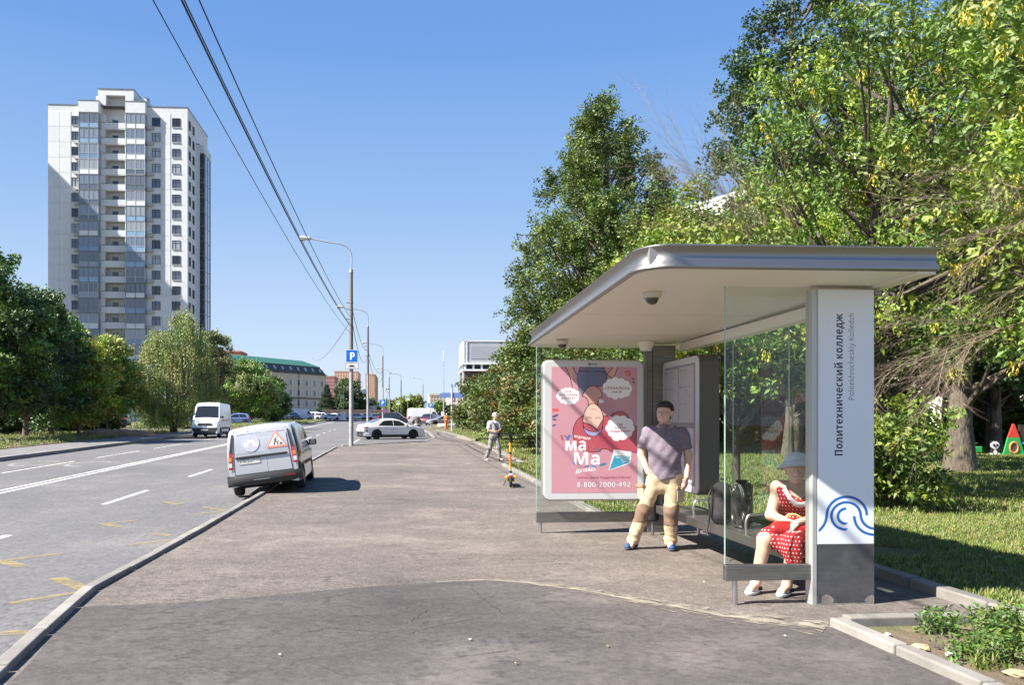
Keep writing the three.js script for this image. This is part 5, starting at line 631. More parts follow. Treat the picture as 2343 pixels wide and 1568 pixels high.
// ---------- buildings ----------
const plasterTex = tex(512, (u, v) => { const k = .93 + .16 * (fbm(u, v, 5, 4) - .5) + .1 * (fbm(u, v * .25, 20, 3) - .5); return [.67 * k, .68 * k, .685 * k]; });
const plaster = mat(WH, .85, 0, { map: withRepeat(plasterTex, 1 / 9) }), plasterB = mat([.95, .96, .985], .85, 0, { map: withRepeat(plasterTex, 1 / 7) });
const winFrame = mat([.035, .036, .042], .5), winWhite = mat([.62, .62, .62], .5), paneMat = mat([.10, .115, .155], .07, 0, { clearcoat: 1 }), paneLight = mat([.34, .35, .37], .1, 0, { clearcoat: 1 }), paneDark = mat([.02, .023, .03], .07, 0, { clearcoat: 1 }), coping = mat([.10, .10, .11], .6);
function winGeos(w, h, split = .38, t = .07, d = .1) {           // frame ring with mullion and transom, facing +z
  const f = [box(-w / 2, w / 2, h / 2 - t, h / 2, 0, d), box(-w / 2, w / 2, -h / 2, -h / 2 + t, 0, d), box(-w / 2, -w / 2 + t, -h / 2 + t, h / 2 - t, 0, d), box(w / 2 - t, w / 2, -h / 2 + t, h / 2 - t, 0, d)];
  if (split) { const x = -w / 2 + w * split; f.push(box(x - t / 2, x + t / 2, -h / 2 + t, h / 2 - t, 0, d * .9)); f.push(box(-w / 2 + t, x - t / 2, h * .18, h * .18 + t * .8, 0, d * .85), box(x + t / 2, w / 2 - t, h * .18, h * .18 + t * .8, 0, d * .85)); }
  return [merge(f), new THREE.PlaneGeometry(w - t, h - t).translate(0, 0, d * .35)];
}
function putWindow(parent, G, x, y, z, ry, fm, pm, name = 'window') { const f = mesh(name, G[0], fm, parent); f.position.set(x, y, z); f.rotation.y = ry; mesh('pane', G[1], pm, f); return f; }
{ // the white residential tower
  const p0 = atZ(111, 960, -160), g = thing('apartment_tower', 'tall white apartment tower with glazed balcony columns rising above the trees', 'building', [p0.x, gY(-160) - .3, -160]);
  const H = 62, FL = 3.0, N = 20, r = rng(5), D = 16;
  mesh('wall', [box(0, 9.98, 0, H, -D, 0), box(15.12, 26.6, 0, H, -D, 0), box(9.98, 15.12, 0, H, -D, -1.7)], plaster, g);
  mesh('wall', box(26.6, 27.2, 0, H - 5, -D, -6.5), plasterB, g);
  mesh('parapet', [box(-.08, 26.68, H, H + .12, -D - .08, .08), box(26.6, 27.28, H - 5, H - 4.85, -D - .08, -6.42)], coping, g);
  // upper centre block with its open loggia
  mesh('top_block', [box(9.4, 10.9, H + .1, H + 3.4, -9, -.2), box(14.6, 16.2, H + .1, H + 3.4, -9, -.2), box(10.9, 14.6, H + .1, H + 3.4, -9, -1.9), box(10.9, 14.6, H + 2.2, H + 3.4, -1.9, -.2), box(8.7, 9.4, H + .1, H + 2.3, -8, -1), box(16.2, 18.4, H + .1, H + 2.0, -8, -1)], plaster, g);
  mesh('top_coping', box(9.3, 16.3, H + 3.4, H + 3.5, -9.1, -.1), coping, g); mesh('water_tank', T(new THREE.CylinderGeometry(.8, .8, 1.1, 20), 17.3, H + 2.55, -4), mat([.3, .34, .4], .3, .8), g); mesh('antenna', rod(V(17.3, H + 3.1, -4), V(17.3, H + 4.1, -4), .03), steelDark, g);
  // facade panels on the blind strips
  const pg = [rbox(0, 2.1, 0, 2.96, 0, .05, .012, 1), rbox(0, 1.72, 0, 2.96, 0, .05, .012, 1)]; const pm = [1, .965, 1.02].map((k) => mat([k, k, k], .85, 0, { map: withRepeat(plasterTex, 1 / 5) }));
  for (let k = 0; k < N; k++) { const y = H - 2.1 - FL * (k + 1) + .9; for (const [x, gi] of [[.05, 0], [2.2, 0], [21.62, 1], [25.0 + 0, -1]]) { if (gi < 0) continue; const m = mesh('facade_panel', pg[gi], pm[Math.floor(r() * 3)], g); m.position.set(x, y, 0); } }
  // punched windows
  const W1 = winGeos(1.6, 1.75, .4), W2 = winGeos(1.3, 1.75, .5), ac = rbox(-.62, .62, -.3, .3, 0, .55, .03, 1), acMat = mat([.42, .42, .42], .7, .2), sill = box(-.85, .85, -.03, .03, 0, .16);
  for (let k = 0; k < N; k++) {
    const y = H - 3 - FL * k;
    for (const x of [5.28, 20.6, 24.45]) { const w = putWindow(g, W1, x, y, -.02, 0, winFrame, r() < .55 ? paneMat : r() < .5 ? paneDark : paneLight); const s = mesh('sill', sill, winWhite, w); s.position.y = -.9; }
    for (const x of [5.7, 19.5]) { if (x < 10 && k === 0) continue; const a = mesh('air_conditioner_basket', ac, acMat, g); a.position.set(x, y - 1.28, 0); }
    for (const z of [-1.6, -4.4]) putWindow(g, W2, 26.6 - .02, y, z, Math.PI / 2, winFrame, paneDark);
    // centre balcony
    const b = mesh('balcony', [box(10.0, 15.1, y - 1.35, y - .3, -.02, .12), box(10.0, 15.1, y - 1.55, y - 1.35, -1.7, .1)], plaster, g); mesh('handrail', rod(V(10.05, y - .2, .05), V(15.05, y - .2, .05), .03), winFrame, b);
    mesh('side_wall', [box(9.98, 10.75, y - 1.35, y + 1.45, -1.7, -.02), box(14.6, 15.12, y - 1.35, y + 1.45, -1.7, -.02)], plaster, b);
    const dgeo = box(-.55, .55, -1.1, 1.0, -.02, .05); const d1 = mesh('balcony_door', dgeo, paneDark, b); d1.position.set(12.2, y - .15, -1.69); const d2 = mesh('balcony_door', box(-.3, .3, -1.1, 1.0, -.02, .05), paneDark, b); d2.position.set(14.25, y - .15, -1.69);
  }
  // two columns of glazed loggias
  const LF = (() => { const f = [], w = 3.7, h = 2.9, z0 = 0, z1 = .08; for (const x of [-w / 2, -.04, w / 2 - .08]) f.push(box(x, x + .08, -h / 2, h / 2, z0, z1)); for (const x of [-.95, .9]) f.push(box(x, x + .05, -.35, h / 2, z0, z1 * .9)); for (const y of [-h / 2, -.4, h / 2 - .06]) f.push(box(-w / 2, w / 2, y, y + .06, z0, z1 * .95)); return merge(f); })();
  const LP = new THREE.PlaneGeometry(3.66, 1.8).translate(0, .53, .03), LS = new THREE.PlaneGeometry(3.66, 1.02).translate(0, -.9, .03), side = new THREE.PlaneGeometry(1.16, 2.86);
  const up = [mat([.16, .20, .27], .08, 0, { clearcoat: 1 }), mat([.22, .25, .30], .1, 0, { clearcoat: 1 }), mat([.30, .33, .35], .2, 0, { clearcoat: 1 }), mat([.13, .15, .18], .08, 0, { clearcoat: 1 })], low = [mat([.17, .26, .38], .12, 0, { clearcoat: 1 }), mat([.24, .36, .50], .15, 0, { clearcoat: 1 }), mat([.12, .14, .17], .1, 0, { clearcoat: 1 }), mat([.66, .67, .68], .5), mat([.24, .28, .33], .15, 0, { clearcoat: 1 })];
  const fr = [mat([.22, .23, .25], .5), mat([.5, .51, .53], .5), winFrame];
  for (const cx of [8.1, 16.97]) {
    mesh('bay_core', box(cx - 1.8, cx + 1.8, 0, H - .02, 0, 1.12), mat([.16, .17, .19], .7), g); mesh('bay_top', box(cx - 1.9, cx + 1.9, H - 1.7, H + .5, 0, 1.24), plaster, g); mesh('bay_coping', box(cx - 1.95, cx + 1.95, H + .5, H + .6, -.2, 1.3), coping, g);
    for (let k = 0; k < N; k++) { const y = H - 3.25 - FL * k, f = mesh('loggia_window', LF, fr[r() < .55 ? 0 : r() < .8 ? 1 : 2], g); f.position.set(cx, y, 1.14); mesh('pane', LP, up[Math.floor(r() * 4)], f); mesh('spandrel', LS, low[r() < .24 ? 3 : Math.floor(r() * 5) % 3 + (r() < .2 ? 2 : 0)], f); for (const e of [-1, 1]) { const s = mesh('side_pane', side, up[Math.floor(r() * 4)], f); s.position.set(e * 1.83, 0, -.55); s.rotation.y = Math.PI / 2; } }
  }
  // glazed rear corner bay
  const RP = new THREE.PlaneGeometry(.8, 2.86), RS = new THREE.PlaneGeometry(4.0, 2.86);
  mesh('bay_core', box(27.2, 28.0, 0, H - 6.5, -13, -7.2), mat([.12, .13, .15], .7), g); mesh('bay_top', box(26.7, 28.1, H - 6.5, H - 4.9, -13, -7), plasterB, g);
  for (let k = 0; k < N - 2; k++) { const y = H - 8.1 - FL * k; const a = mesh('loggia_window', box(27.2, 28.06, y - 1.5, y - 1.42, -7.25, -7.1), fr[0], g); const p = mesh('pane', RP, paneDark, a); p.position.set(27.62, y, -7.16); const q = mesh('side_pane', RS, r() < .7 ? up[3] : up[0], a); q.position.set(28.03, y, -10.1); q.rotation.y = Math.PI / 2; for (const z of [-8.1, -10.1, -12.1]) mesh('mullion', box(28.0, 28.1, y - 1.4, y + 1.4, z - .05, z + .05), fr[0], a); }
}
{ // its neighbour outside the frame, whose shadow falls across the tower
  const p0 = atZ(111, 960, -160), g = thing('apartment_tower', 'white apartment tower standing beside the tall glazed tower', 'building', [p0.x - 42.5, gY(-150), -150]); mesh('wall', box(0, 21, 0, 72, -13, 15), plaster, g); mesh('parapet', box(-.1, 21.1, 72, 72.3, -13.1, 15.1), coping, g);
  const W1 = winGeos(1.6, 1.75, .4); for (let k = 0; k < 22; k++) for (const x of [3, 8, 13, 18]) putWindow(g, W1, x, 69 - 3 * k, 14.98, 0, winFrame, paneMat);
}
{ // cream office with the green roof
  const bz = -286, bp = atZ(746, 960, bz), ang = 35.5 * Math.PI / 180, g = thing('office_building', 'cream office building with dark mansard and green metal roof beyond the car park', 'building', [bp.x, gY(bz) - .5, bz], Math.PI / 2 - ang);
  // local x runs towards the near end (negative), front faces +z after turning
  const L = 62, DP = 16, H = 15.3, cream2 = mat(WH, .85, 0, { map: withRepeat(tex(256, (u, v) => { const k = .94 + .14 * (fbm(u, v, 5, 3) - .5); return [.64 * k, .54 * k, .39 * k]; }), 1 / 8) });
  mesh('wall', box(-L, 0, 0, H, -DP, 0), cream2, g); mesh('cornice', [box(-L - .3, .3, H, H + .35, -DP - .3, .3), box(-L - .1, .1, 6.9, 7.3, 0, .18)], mat([.10, .09, .08], .7), g);
  const loftRoof = (x0, x1, z0, z1, y0, i, y1) => { const P = [[x0, y0, z0], [x1, y0, z0], [x1, y0, z1], [x0, y0, z1], [x0 + i, y1, z0 + i], [x1 - i, y1, z0 + i], [x1 - i, y1, z1 - i], [x0 + i, y1, z1 - i]], q = [[3, 2, 6, 7], [1, 0, 4, 5], [2, 1, 5, 6], [0, 3, 7, 4], [7, 6, 5, 4]], pos = []; for (const f of q) for (const j of [0, 1, 2, 0, 2, 3]) pos.push(...P[f[j]]); const b = new THREE.BufferGeometry(); b.setAttribute('position', new THREE.Float32BufferAttribute(pos, 3)); b.computeVertexNormals(); return b; };
  mesh('mansard', loftRoof(-L, 0, -DP, 0, H + .35, 1.5, H + 3.0), mat([.075, .08, .065], .7), g); mesh('roof', loftRoof(-L + 1.3, -1.3, -DP + 1.3, -1.3, H + 3.01, 4.5, H + 5.2), mat([.05, .17, .12], .45, .2), g);
  const WO = winGeos(1.35, 2.0, .5, .09, .1), r = rng(8); for (const y of [5.4, 8.9, 12.3]) for (let i = 0; i < 15; i++) { const w = putWindow(g, WO, -2 - i * 3.95, y, -.03, 0, winWhite, r() < .85 ? paneDark : paneMat); mesh('curtain', new THREE.PlaneGeometry(.5, 1.8).translate(.85, 0, .04), mat([.68, .67, .64], .9), w); }
  for (let i = 0; i < 16; i++) { const s = mesh('roof_window', T(box(-.5, .5, -.65, .65, 0, .08), -2.4 - i * 3.7, H + 1.75, -.72, -.52, 0, 0), mat([.4, .42, .45], .15), g); }
  mesh('end_gable', box(-.02, .06, H + .36, H + 3, -DP + 2, -2), mat([.7, .69, .66], .8), g);
  for (const x of [-14, -31]) mesh('downpipe', rod(V(x, .2, .15), V(x, H + .2, .15), .09), mat([.1, .1, .1], .6), g);
  const ve = mesh('roof_plant', box(-47, -41.5, H + 5.2, H + 7.2, -9, -6), mat([.10, .14, .13], .6), g); for (let i = 0; i < 7; i++) mesh('plant_rail', box(-56 + i * 1.3, -55.8 + i * 1.3, H + 5.1, H + 6.9, -8, -7.8), steel, ve); mesh('dish', T(new THREE.SphereGeometry(1.2, 14, 8, 0, 6.3, 0, .9), -39.4, H + 6.4, -6, 1.2, 0, 0), winWhite, ve); mesh('entrance_canopy', loftRoof(-34, -22, -.2, 4, 3.2, 1.6, 4.6), mat([.06, .06, .07], .6), g);
}
{ const p = atZ(468, 950, -300), g = thing('brick_building', 'red brick block peeking over the roadside trees', 'building', [p.x, gY(-300), -300]); mesh('wall', box(0, 13.2, 0, 24, -12, 0), mat([.36, .13, .075], .9), g); mesh('roof_edge', box(-.2, 13.4, 24, 24.6, -12.2, .2), mat([.30, .10, .07], .8), g); }
function farBlock(name, label, px0, px1, pyTop, z, depth, color, floors, cols, wcol, group) {
  const a = atZ(px0, 960, z), b = atZ(px1, 960, z), t = atZ(px0, pyTop, z), base = gY(z) - 1, w = b.x - a.x, h = t.y - base, g = thing(name, label, 'building', [a.x, base, z], 0, group);
  mesh('wall', box(0, w, 0, h, -depth, 0), mat(color, .9), g); mesh('side_wall', box(w, w + .3, 0, h - .05, -depth, -.05), mat(color, .9), g); mesh('roof_edge', box(-.2, w + .4, h, h + .7, -depth, .2), mat(color.map((c) => c * .85), .9), g);
  const wg = [], sg = []; for (let j = 0; j < floors; j++) for (let i = 0; i < cols; i++) { const x = w * (i + .5) / cols, y = h * (j + .6) / floors; if (y > h * .25) wg.push(box(x - w / cols * .27, x + w / cols * .27, y - h / floors * .27, y + h / floors * .27, -.1, .15)); }
  for (let j = 0; j < floors; j++) for (let i = 0; i < 6; i++) { const z0 = -depth * (i + .5) / 6, y = h * (j + .6) / floors; if (y > h * .25) sg.push(box(w + .2, w + .45, y - h / floors * .25, y + h / floors * .25, z0 - depth * .045, z0 + depth * .045)); }
  const m = mesh('window_grid', [...wg, ...sg], mat(wcol, .5), g); m.userData.kind = 'stuff'; return g;
}
farBlock('apartment_block', 'pale pink high-rise with checkered windows far behind the office', 765, 818, 851, -620, 40, [.56, .42, .34], 17, 9, [.36, .20, .16]);
farBlock('apartment_block', 'orange high-rise beyond the lamp posts', 836, 858, 858, -600, 60, [.62, .40, .25], 17, 5, [.46, .27, .15]);
farBlock('apartment_block', 'low brownish pink block beside the pale pink high-rise', 742, 766, 863, -560, 25, [.42, .22, .20], 12, 6, [.3, .16, .15]);
farBlock('far_building', 'cream building with balconies far down the road', 983, 1030, 905, -330, 20, [.58, .50, .40], 8, 7, [.3, .26, .2]);
farBlock('far_building', 'plain beige block beside the stone tower', 1028, 1070, 906, -210, 20, [.60, .53, .47], 4, 3, [.5, .44, .4]);
farBlock('far_building', 'low white hall behind the parked cars', 800, 858, 934, -240, 14, [.62, .62, .62], 2, 6, [.45, .46, .48]);
farBlock('far_building', 'grey block behind the leafy street trees', 868, 915, 917, -420, 14, [.42, .41, .42], 6, 9, [.3, .3, .33]);
{ // fence behind the car park
  const a = atZ(738, 945, -225), g = thing('fence', 'dark brown board fence behind the parked cars', 'fence', [a.x, gY(-225), -225]); const m = [mat([.10, .07, .06], .9), mat([.13, .09, .075], .9)]; for (let i = 0; i < 6; i++) mesh('board', box(0, 17.5, .15 + i * .42, .5 + i * .42, -.03, .03), m[i % 2], g); for (let i = 0; i < 8; i++) mesh('post', box(i * 2.5 - .06, i * 2.5 + .06, 0, 2.7, -.14, -.04), m[0], g);
}
{ // stone tower with the glazed billboard storey
  const z = -115, a = atZ(1062, 960, z), y0 = gY(z) - .3, g = thing('stone_tower', 'dark brown stone tower topped by a white framed grey display screen', 'building', [a.x, y0, z]), u = 1 / 1828 * 115, Y = (py) => EYE + (966 - py) * u - y0; const W = 9;
  const stoneTex = tex(512, (u, v) => { const row = Math.floor(v * 40), k = .7 + .6 * hash2(row, 3) * .4 + .5 * (fbm(u, v * 3, 12, 4) - .5) + .25 * (hash2(Math.floor(u * 60 + row * .5), row) - .5); return [.135 * k, .085 * k, .082 * k]; });
  mesh('stone_wall', box(0, W, 0, Y(849), -8, 0), mat(WH, .85, 0, { map: withRepeat(stoneTex, 1 / 5), bumpMap: withRepeat(bumpFine, 1), bumpScale: .02 }), g); mesh('corner_strip', box(-.25, 0, 0, Y(849), -.6, .02), mat([.5, .46, .42], .8), g);
  const white = mat([.72, .73, .75], .6); mesh('ledge', box(-.3, W, Y(849), Y(845), -8, .35), white, g); mesh('window_band', box(-.1, W, Y(845), Y(834), -8, .0), paneDark, g); for (let i = 0; i < 8; i++) mesh('mullion', box(.0 + i * 1.2, .28 + i * 1.2, Y(845), Y(834), 0, .12), white, g); mesh('ledge', box(-.3, W, Y(834), Y(831), -8, .35), white, g);
  const sc = mesh('screen_box', box(-.15, W, Y(831), Y(780), -8, .0), white, g); mesh('screen', box(.62, W - .2, Y(827), Y(785), 0, .1), mat([.36, .37, .42], .6), sc); mesh('screen_mesh', box(1.0, W - .5, Y(821), Y(792), .1, .14), mat([.30, .31, .36], .6), sc); for (const x of [-.12, .3]) mesh('frame_post', box(x, x + .14, Y(831), Y(779), .02, .2), white, sc); mesh('frame_beam', box(-.15, W, Y(781), Y(779), 0, .2), white, sc);
}
// white flats behind the park
[[34, -140, .5, 42, 33, 'white panel flats behind the tall poplar'], [52, -98, .35, 34, 33, 'white panel flats seen through the maple branches']].forEach(([x, z, ry, L, H, label], n) => {
  const g = thing('apartment_block', label, 'building', [x, gY(z), z], -ry - .6); mesh('wall', box(0, L, 0, H, -12, 0), mat([.74, .74, .74], .85), g); mesh('parapet', box(-.1, L + .1, H, H + .5, -12.1, .1), mat([.6, .6, .6], .8), g);
  const W1 = winGeos(1.7, 1.5, .5, .08, .1); for (let k = 3; k < 11; k++) for (let i = 0; i < Math.floor(L / 3.4); i++) { const w = putWindow(g, W1, 1.8 + i * 3.4, 1.9 + k * 2.9, -.03, 0, winWhite, paneMat); if (i % 3 === 1) mesh('balcony', box(-1.6, 1.6, -1.3, -.5, 0, .9), mat([.62, .64, .66], .8), w); }
});
// ---------- vegetation ----------
function sprayGeo(seed, n, L, W, span, o = {}) {                 // a twig's worth of leaves, each leaf two folded faces
  const r = rng(seed), pos = [], idx = [];
  for (let i = 0; i < n; i++) {
    const t = o.hang ? i / n : Math.pow(r(), .8), base = o.hang ? V((r() - .5) * .12, -t * span, (r() - .5) * .12) : V((r() - .5) * span * .7, (r() - .5) * span * .55, (t - .5) * span);
    const d = o.hang ? V((r() - .5) * 1.2, -.9, (r() - .5) * 1.2).normalize() : V(r() - .5, (r() - .62) * .9, r() - .3).normalize(), up = V(r() - .5, .9, r() - .5).normalize(), s = V(0, 0, 0).crossVectors(d, up).normalize(), nn = V(0, 0, 0).crossVectors(s, d), k = .7 + .6 * r(), l = L * k, w = W * k * .5;
    const a = pos.length / 3, p = (f, sd, b) => { const q = base.clone().addScaledVector(d, l * f).addScaledVector(s, w * sd).addScaledVector(nn, l * b); pos.push(q.x, q.y, q.z); };
    if (o.fine) { p(0, 0, 0); p(.35, 1, .07); p(.38, -1, .07); p(1, 0, -.06); p(.42, 0, .0); idx.push(a, a + 4, a + 1, a + 1, a + 4, a + 3, a, a + 2, a + 4, a + 4, a + 2, a + 3); } else { p(0, 0, 0); p(.45, 1, .1); p(.45, -1, .1); p(1, 0, 0); idx.push(a, a + 3, a + 1, a, a + 2, a + 3); }
  }
  const g = new THREE.BufferGeometry(); g.setAttribute('position', new THREE.Float32BufferAttribute(pos, 3)); g.setIndex(idx); const q = g.toNonIndexed(); q.computeVertexNormals(); return q;
}
const SP = { far: [1, 2].map((s) => sprayGeo(s, 18, .2, .15, .62)), mid: [3, 4].map((s) => sprayGeo(s, 16, .125, .105, .46)), near: [5, 6].map((s) => sprayGeo(s, 17, .115, .055, .42, { fine: true })), birch: [7].map((s) => sprayGeo(s, 30, .11, .08, 1.5, { hang: true })), needle: [8].map((s) => sprayGeo(s, 40, .3, .035, .6)), seed: [9].map((s) => sprayGeo(s, 22, .055, .02, .16, { hang: true })) };
const leafMat = new THREE.MeshPhysicalMaterial({ roughness: .55, transmission: .4, thickness: 0, side: THREE.DoubleSide }); leafMat.color.setRGB(1, 1, 1);
const needleMat = mat([1, 1, 1], .8);
const barkTex = tex(512, (u, v) => { const k = .6 + .9 * (fbm(u * 1, v * .25, 28, 4) - .5) + .5 * (fbm(u, v, 6, 3) - .5) + .35; return [.145 * k, .118 * k, .092 * k]; });
const barkBump = tex(256, (u, v) => fbm(u, v * .25, 28, 4), { linear: true });
const bark = mat(WH, .95, 0, { map: withRepeat(barkTex, 1.5), bumpMap: withRepeat(barkBump, 1.5), bumpScale: .03 }), barkPale = mat([1.9, 1.9, 1.85], .9, 0, { map: withRepeat(barkTex, 1) }), barkDark = mat([.5, .48, .46], .95, 0, { map: withRepeat(barkTex, 1.5), bumpMap: withRepeat(barkBump, 1.5), bumpScale: .03 }), twigMat = mat([.27, .205, .15], .9);
const GREEN = { dark: [[0.042, 0.093, 0.022], [0.057, 0.119, 0.024], [0.080, 0.145, 0.027]], mid: [[0.085, 0.170, 0.022], [0.114, 0.204, 0.027], [0.152, 0.238, 0.030]], olive: [[0.142, 0.178, 0.038], [0.180, 0.204, 0.041], [0.228, 0.221, 0.043]], yellow: [[0.209, 0.255, 0.024], [0.266, 0.281, 0.027], [0.162, 0.230, 0.027]], elder: [[0.104, 0.187, 0.019], [0.162, 0.246, 0.024], [0.228, 0.297, 0.030], [0.080, 0.145, 0.019]], autumn: [[.09, .15, .02], [.12, .17, .024], [0.095, 0.145, 0.022], [0.142, 0.178, 0.024], [.11, .165, .022], [.13, .18, .024], [.1, .15, .022], [.085, .14, .02], [.27, .17, .035], [0.114, 0.162, 0.022]], grey: [[0.190, 0.221, 0.081], [0.228, 0.246, 0.088], [0.162, 0.196, 0.061]], spruce: [[0.057, 0.085, 0.047], [0.076, 0.102, 0.057]] };
const dummy = new THREE.Object3D(), colr = new THREE.Color();
function crownMesh(parent, geos, m, list, name = 'crown') {      // list of {p, q?, s, c}
  geos.forEach((geo, gi) => { const part = list.filter((_, i) => i % geos.length === gi); if (!part.length) return; const im = new THREE.InstancedMesh(geo, m, part.length); part.forEach((e, i) => { dummy.position.copy(e.p); dummy.rotation.set(e.rx || 0, e.ry || 0, e.rz || 0); dummy.scale.setScalar(e.s); dummy.updateMatrix(); im.setMatrixAt(i, dummy.matrix); im.setColorAt(i, colr.setRGB(...e.c)); }); im.name = name; im.userData.kind = 'stuff'; put(im, parent); });
}
const gauss = (r) => (r() + r() + r() - 1.5) * 1.15;
function tree(o) {
  const r = rng(o.seed), g = thing(o.name || 'tree', o.label, o.cat || 'tree', [o.x, gY(o.z) - .02 + (o.y || 0), o.z], 0, o.group), h = o.h, tr = o.r0 || h * .016;
  const lean = o.lean || [(r() - .5) * .08 * h, (r() - .5) * .06 * h]; const path = (y) => { const t = y / h, b = o.bend || 0; return V(lean[0] * t + Math.sin(t * 5 + o.seed) * h * .012 + b * t * t, y, lean[1] * t + Math.cos(t * 4 + o.seed) * h * .01); };
  const wood = []; const stems = o.stems || 1;
  for (let s = 0; s < stems; s++) { const pts = [], rad = [], sx = (s - (stems - 1) / 2) * (o.stemGap || .5), n = 9; for (let i = 0; i <= n; i++) { const y = h * .93 * i / n, p = path(y); p.x += sx * (.25 + i / n * 1.6); p.z += s % 2 ? .3 * i / n : 0; pts.push(p); rad.push(Math.max(.012, tr * (1.0 - .93 * i / n) * (i === 0 ? 1.35 : 1) / Math.sqrt(stems))); } pts[0].y -= .2; wood.push(taperTube(pts, rad, 9)); }
  const y0 = h * o.base, prof = (t) => { const P = o.prof; for (let i = 0; i < P.length - 1; i++) if (t <= P[i + 1][0]) return lerp(P[i][1], P[i + 1][1], (t - P[i][0]) / (P[i + 1][0] - P[i][0])); return 0; };
  const rmax = Math.max(...o.prof.map((p) => p[1])), list = []; let made = 0, guard = 0;
  while (made < o.clumps && guard++ < 20000) {
    const t = r(), R = prof(t); if (r() > (R / rmax) ** 1.3 + .03) continue; made++;
    const a = r() * 6.283, q = R * Math.pow(r(), .42) * .93, y = y0 + t * (h - y0), c = path(y).add(V(Math.cos(a) * q, 0, Math.sin(a) * q));
    if (o.off) c.add(V(...o.off).multiplyScalar(t));
    const ys = Math.max(h * .12, y - q * (o.rise ?? .75) - .3), st = path(ys), m1 = st.clone().lerp(c, .5).add(V((r() - .5) * .3, -.12 * q, (r() - .5) * .3)); wood.push(taperTube([st, m1, c], [tr * .32 * (1 - ys / h) + .012, tr * .16 + .008, .006], 5));
    for (let k = 0; k < (o.twigs ?? 2); k++) { const e = c.clone().add(V(gauss(r), gauss(r), gauss(r)).multiplyScalar(o.cr * .8)); wood.push(taperTube([m1.clone().lerp(c, .4 + .5 * r()), e], [.009 + tr * .03, .004], 4)); }
    const tint = (o.k || 1) * (.72 + .56 * r()), base = o.cols[Math.floor(r() * o.cols.length)];
    for (let k = 0; k < o.per; k++) { const p = c.clone().add(V(gauss(r) * o.cr, gauss(r) * o.cr * (o.flat || .7), gauss(r) * o.cr)); if (p.y < (o.minY ?? .35)) continue; const cc = r() < .7 ? base : o.cols[Math.floor(r() * o.cols.length)], v = tint * (.8 + .4 * r()); list.push({ p, rx: o.hang ? (r() - .5) * .25 : (r() - .5) * 1.6, ry: r() * 6.283, rz: o.hang ? (r() - .5) * .25 : (r() - .5) * 1.6, s: (.75 + .5 * r()) * (o.ls || 1), c: cc.map((x) => x * v) }); }
  }
  mesh('trunk', wood, o.bark || bark, g); crownMesh(g, SP[o.spray], o.spray === 'needle' ? needleMat : leafMat, list);
  if (o.seeds) { const sl = []; for (let i = 0; i < o.seeds; i++) { const e = list[Math.floor(r() * list.length)]; sl.push({ p: e.p.clone().add(V(0, -.08, 0)), ry: r() * 6, s: .8 + .6 * r(), c: [.66 + .1 * r(), .56 + .08 * r(), .05] }); } crownMesh(g, SP.seed, leafMat, sl, 'seed_clusters'); }
  return g;
}
const round = [[0, .55], [.15, .85], [.4, 1], [.65, .85], [.85, .55], [1, .12]], scaleP = (p, k) => p.map(([t, r]) => [t, r * k]);
const TX = (px, z) => atZ(px, 960, z).x, TOP = (px, py, z) => atZ(px, py, z).y - gY(z);
// roadside trees across the road
const road = 'trees along the opposite sidewalk';
tree({ seed: 11, label: 'tall dark leafy tree with the highest crown of the roadside row', group: road, x: TX(-12, -50), z: -50, h: TOP(0, 590, -50), base: .2, prof: scaleP(round, 3.9), clumps: 90, per: 34, cr: .8, spray: 'far', cols: [...GREEN.dark, GREEN.mid[0]], k: 1.3 });
tree({ seed: 12, label: 'dark leafy tree beside the tallest roadside tree', group: road, x: TX(62, -56), z: -56, h: TOP(62, 632, -56), base: .18, prof: scaleP(round, 2.9), clumps: 70, per: 32, cr: .75, spray: 'far', cols: [...GREEN.dark, GREEN.mid[1]], k: 1.25 });
tree({ seed: 13, label: 'dense green tree between the dark trees and the yellowish one', group: road, x: TX(118, -60), z: -60, h: TOP(118, 690, -60), base: .12, prof: scaleP(round, 2.7), clumps: 66, per: 32, cr: .75, spray: 'far', cols: [...GREEN.dark, ...GREEN.mid], k: 1.5 });
tree({ seed: 14, label: 'yellowish green tree in front of the tower', group: road, x: TX(178, -64), z: -64, h: TOP(178, 742, -64), base: .14, prof: scaleP(round, 2.7), clumps: 60, per: 32, cr: .75, spray: 'far', cols: [...GREEN.yellow, ...GREEN.olive], k: 1.8 });
tree({ seed: 15, label: 'small yellowish green tree beside the birch', group: road, x: TX(245, -67), z: -67, h: TOP(245, 778, -67), base: .14, prof: scaleP(round, 2.6), clumps: 56, per: 30, cr: .75, spray: 'far', cols: [...GREEN.mid, ...GREEN.olive], k: 1.7 });
tree({ seed: 16, name: 'birch_tree', label: 'weeping birch with hanging grey green branches by the delivery van', x: TX(398, -72), z: -72, h: TOP(398, 706, -72), base: .16, prof: [[0, 3.3], [.25, 4.1], [.55, 3.6], [.8, 2.4], [1, .5]], clumps: 110, per: 26, cr: .8, spray: 'birch', hang: true, rise: .3, cols: [[.16, .23, .05], [.2, .26, .06], [.13, .2, .04], [.24, .24, .07]], bark: barkDark, stems: 3, stemGap: .7, minY: 1.9, k: 1.3 });
tree({ seed: 17, label: 'slender tree behind the birch', x: TX(482, -88), z: -88, h: TOP(482, 748, -88), base: .3, prof: scaleP(round, 2.2), clumps: 34, per: 28, cr: .7, spray: 'far', cols: GREEN.grey });
tree({ seed: 18, label: 'broad pale green willow behind the light blue car', x: TX(562, -126), z: -126, h: TOP(562, 824, -126), base: .08, prof: scaleP(round, 5.6), clumps: 110, per: 36, cr: 1.0, ls: 1.15, spray: 'far', cols: [...GREEN.grey, ...GREEN.mid], stems: 2, stemGap: .8, minY: .8, k: 1.5 });
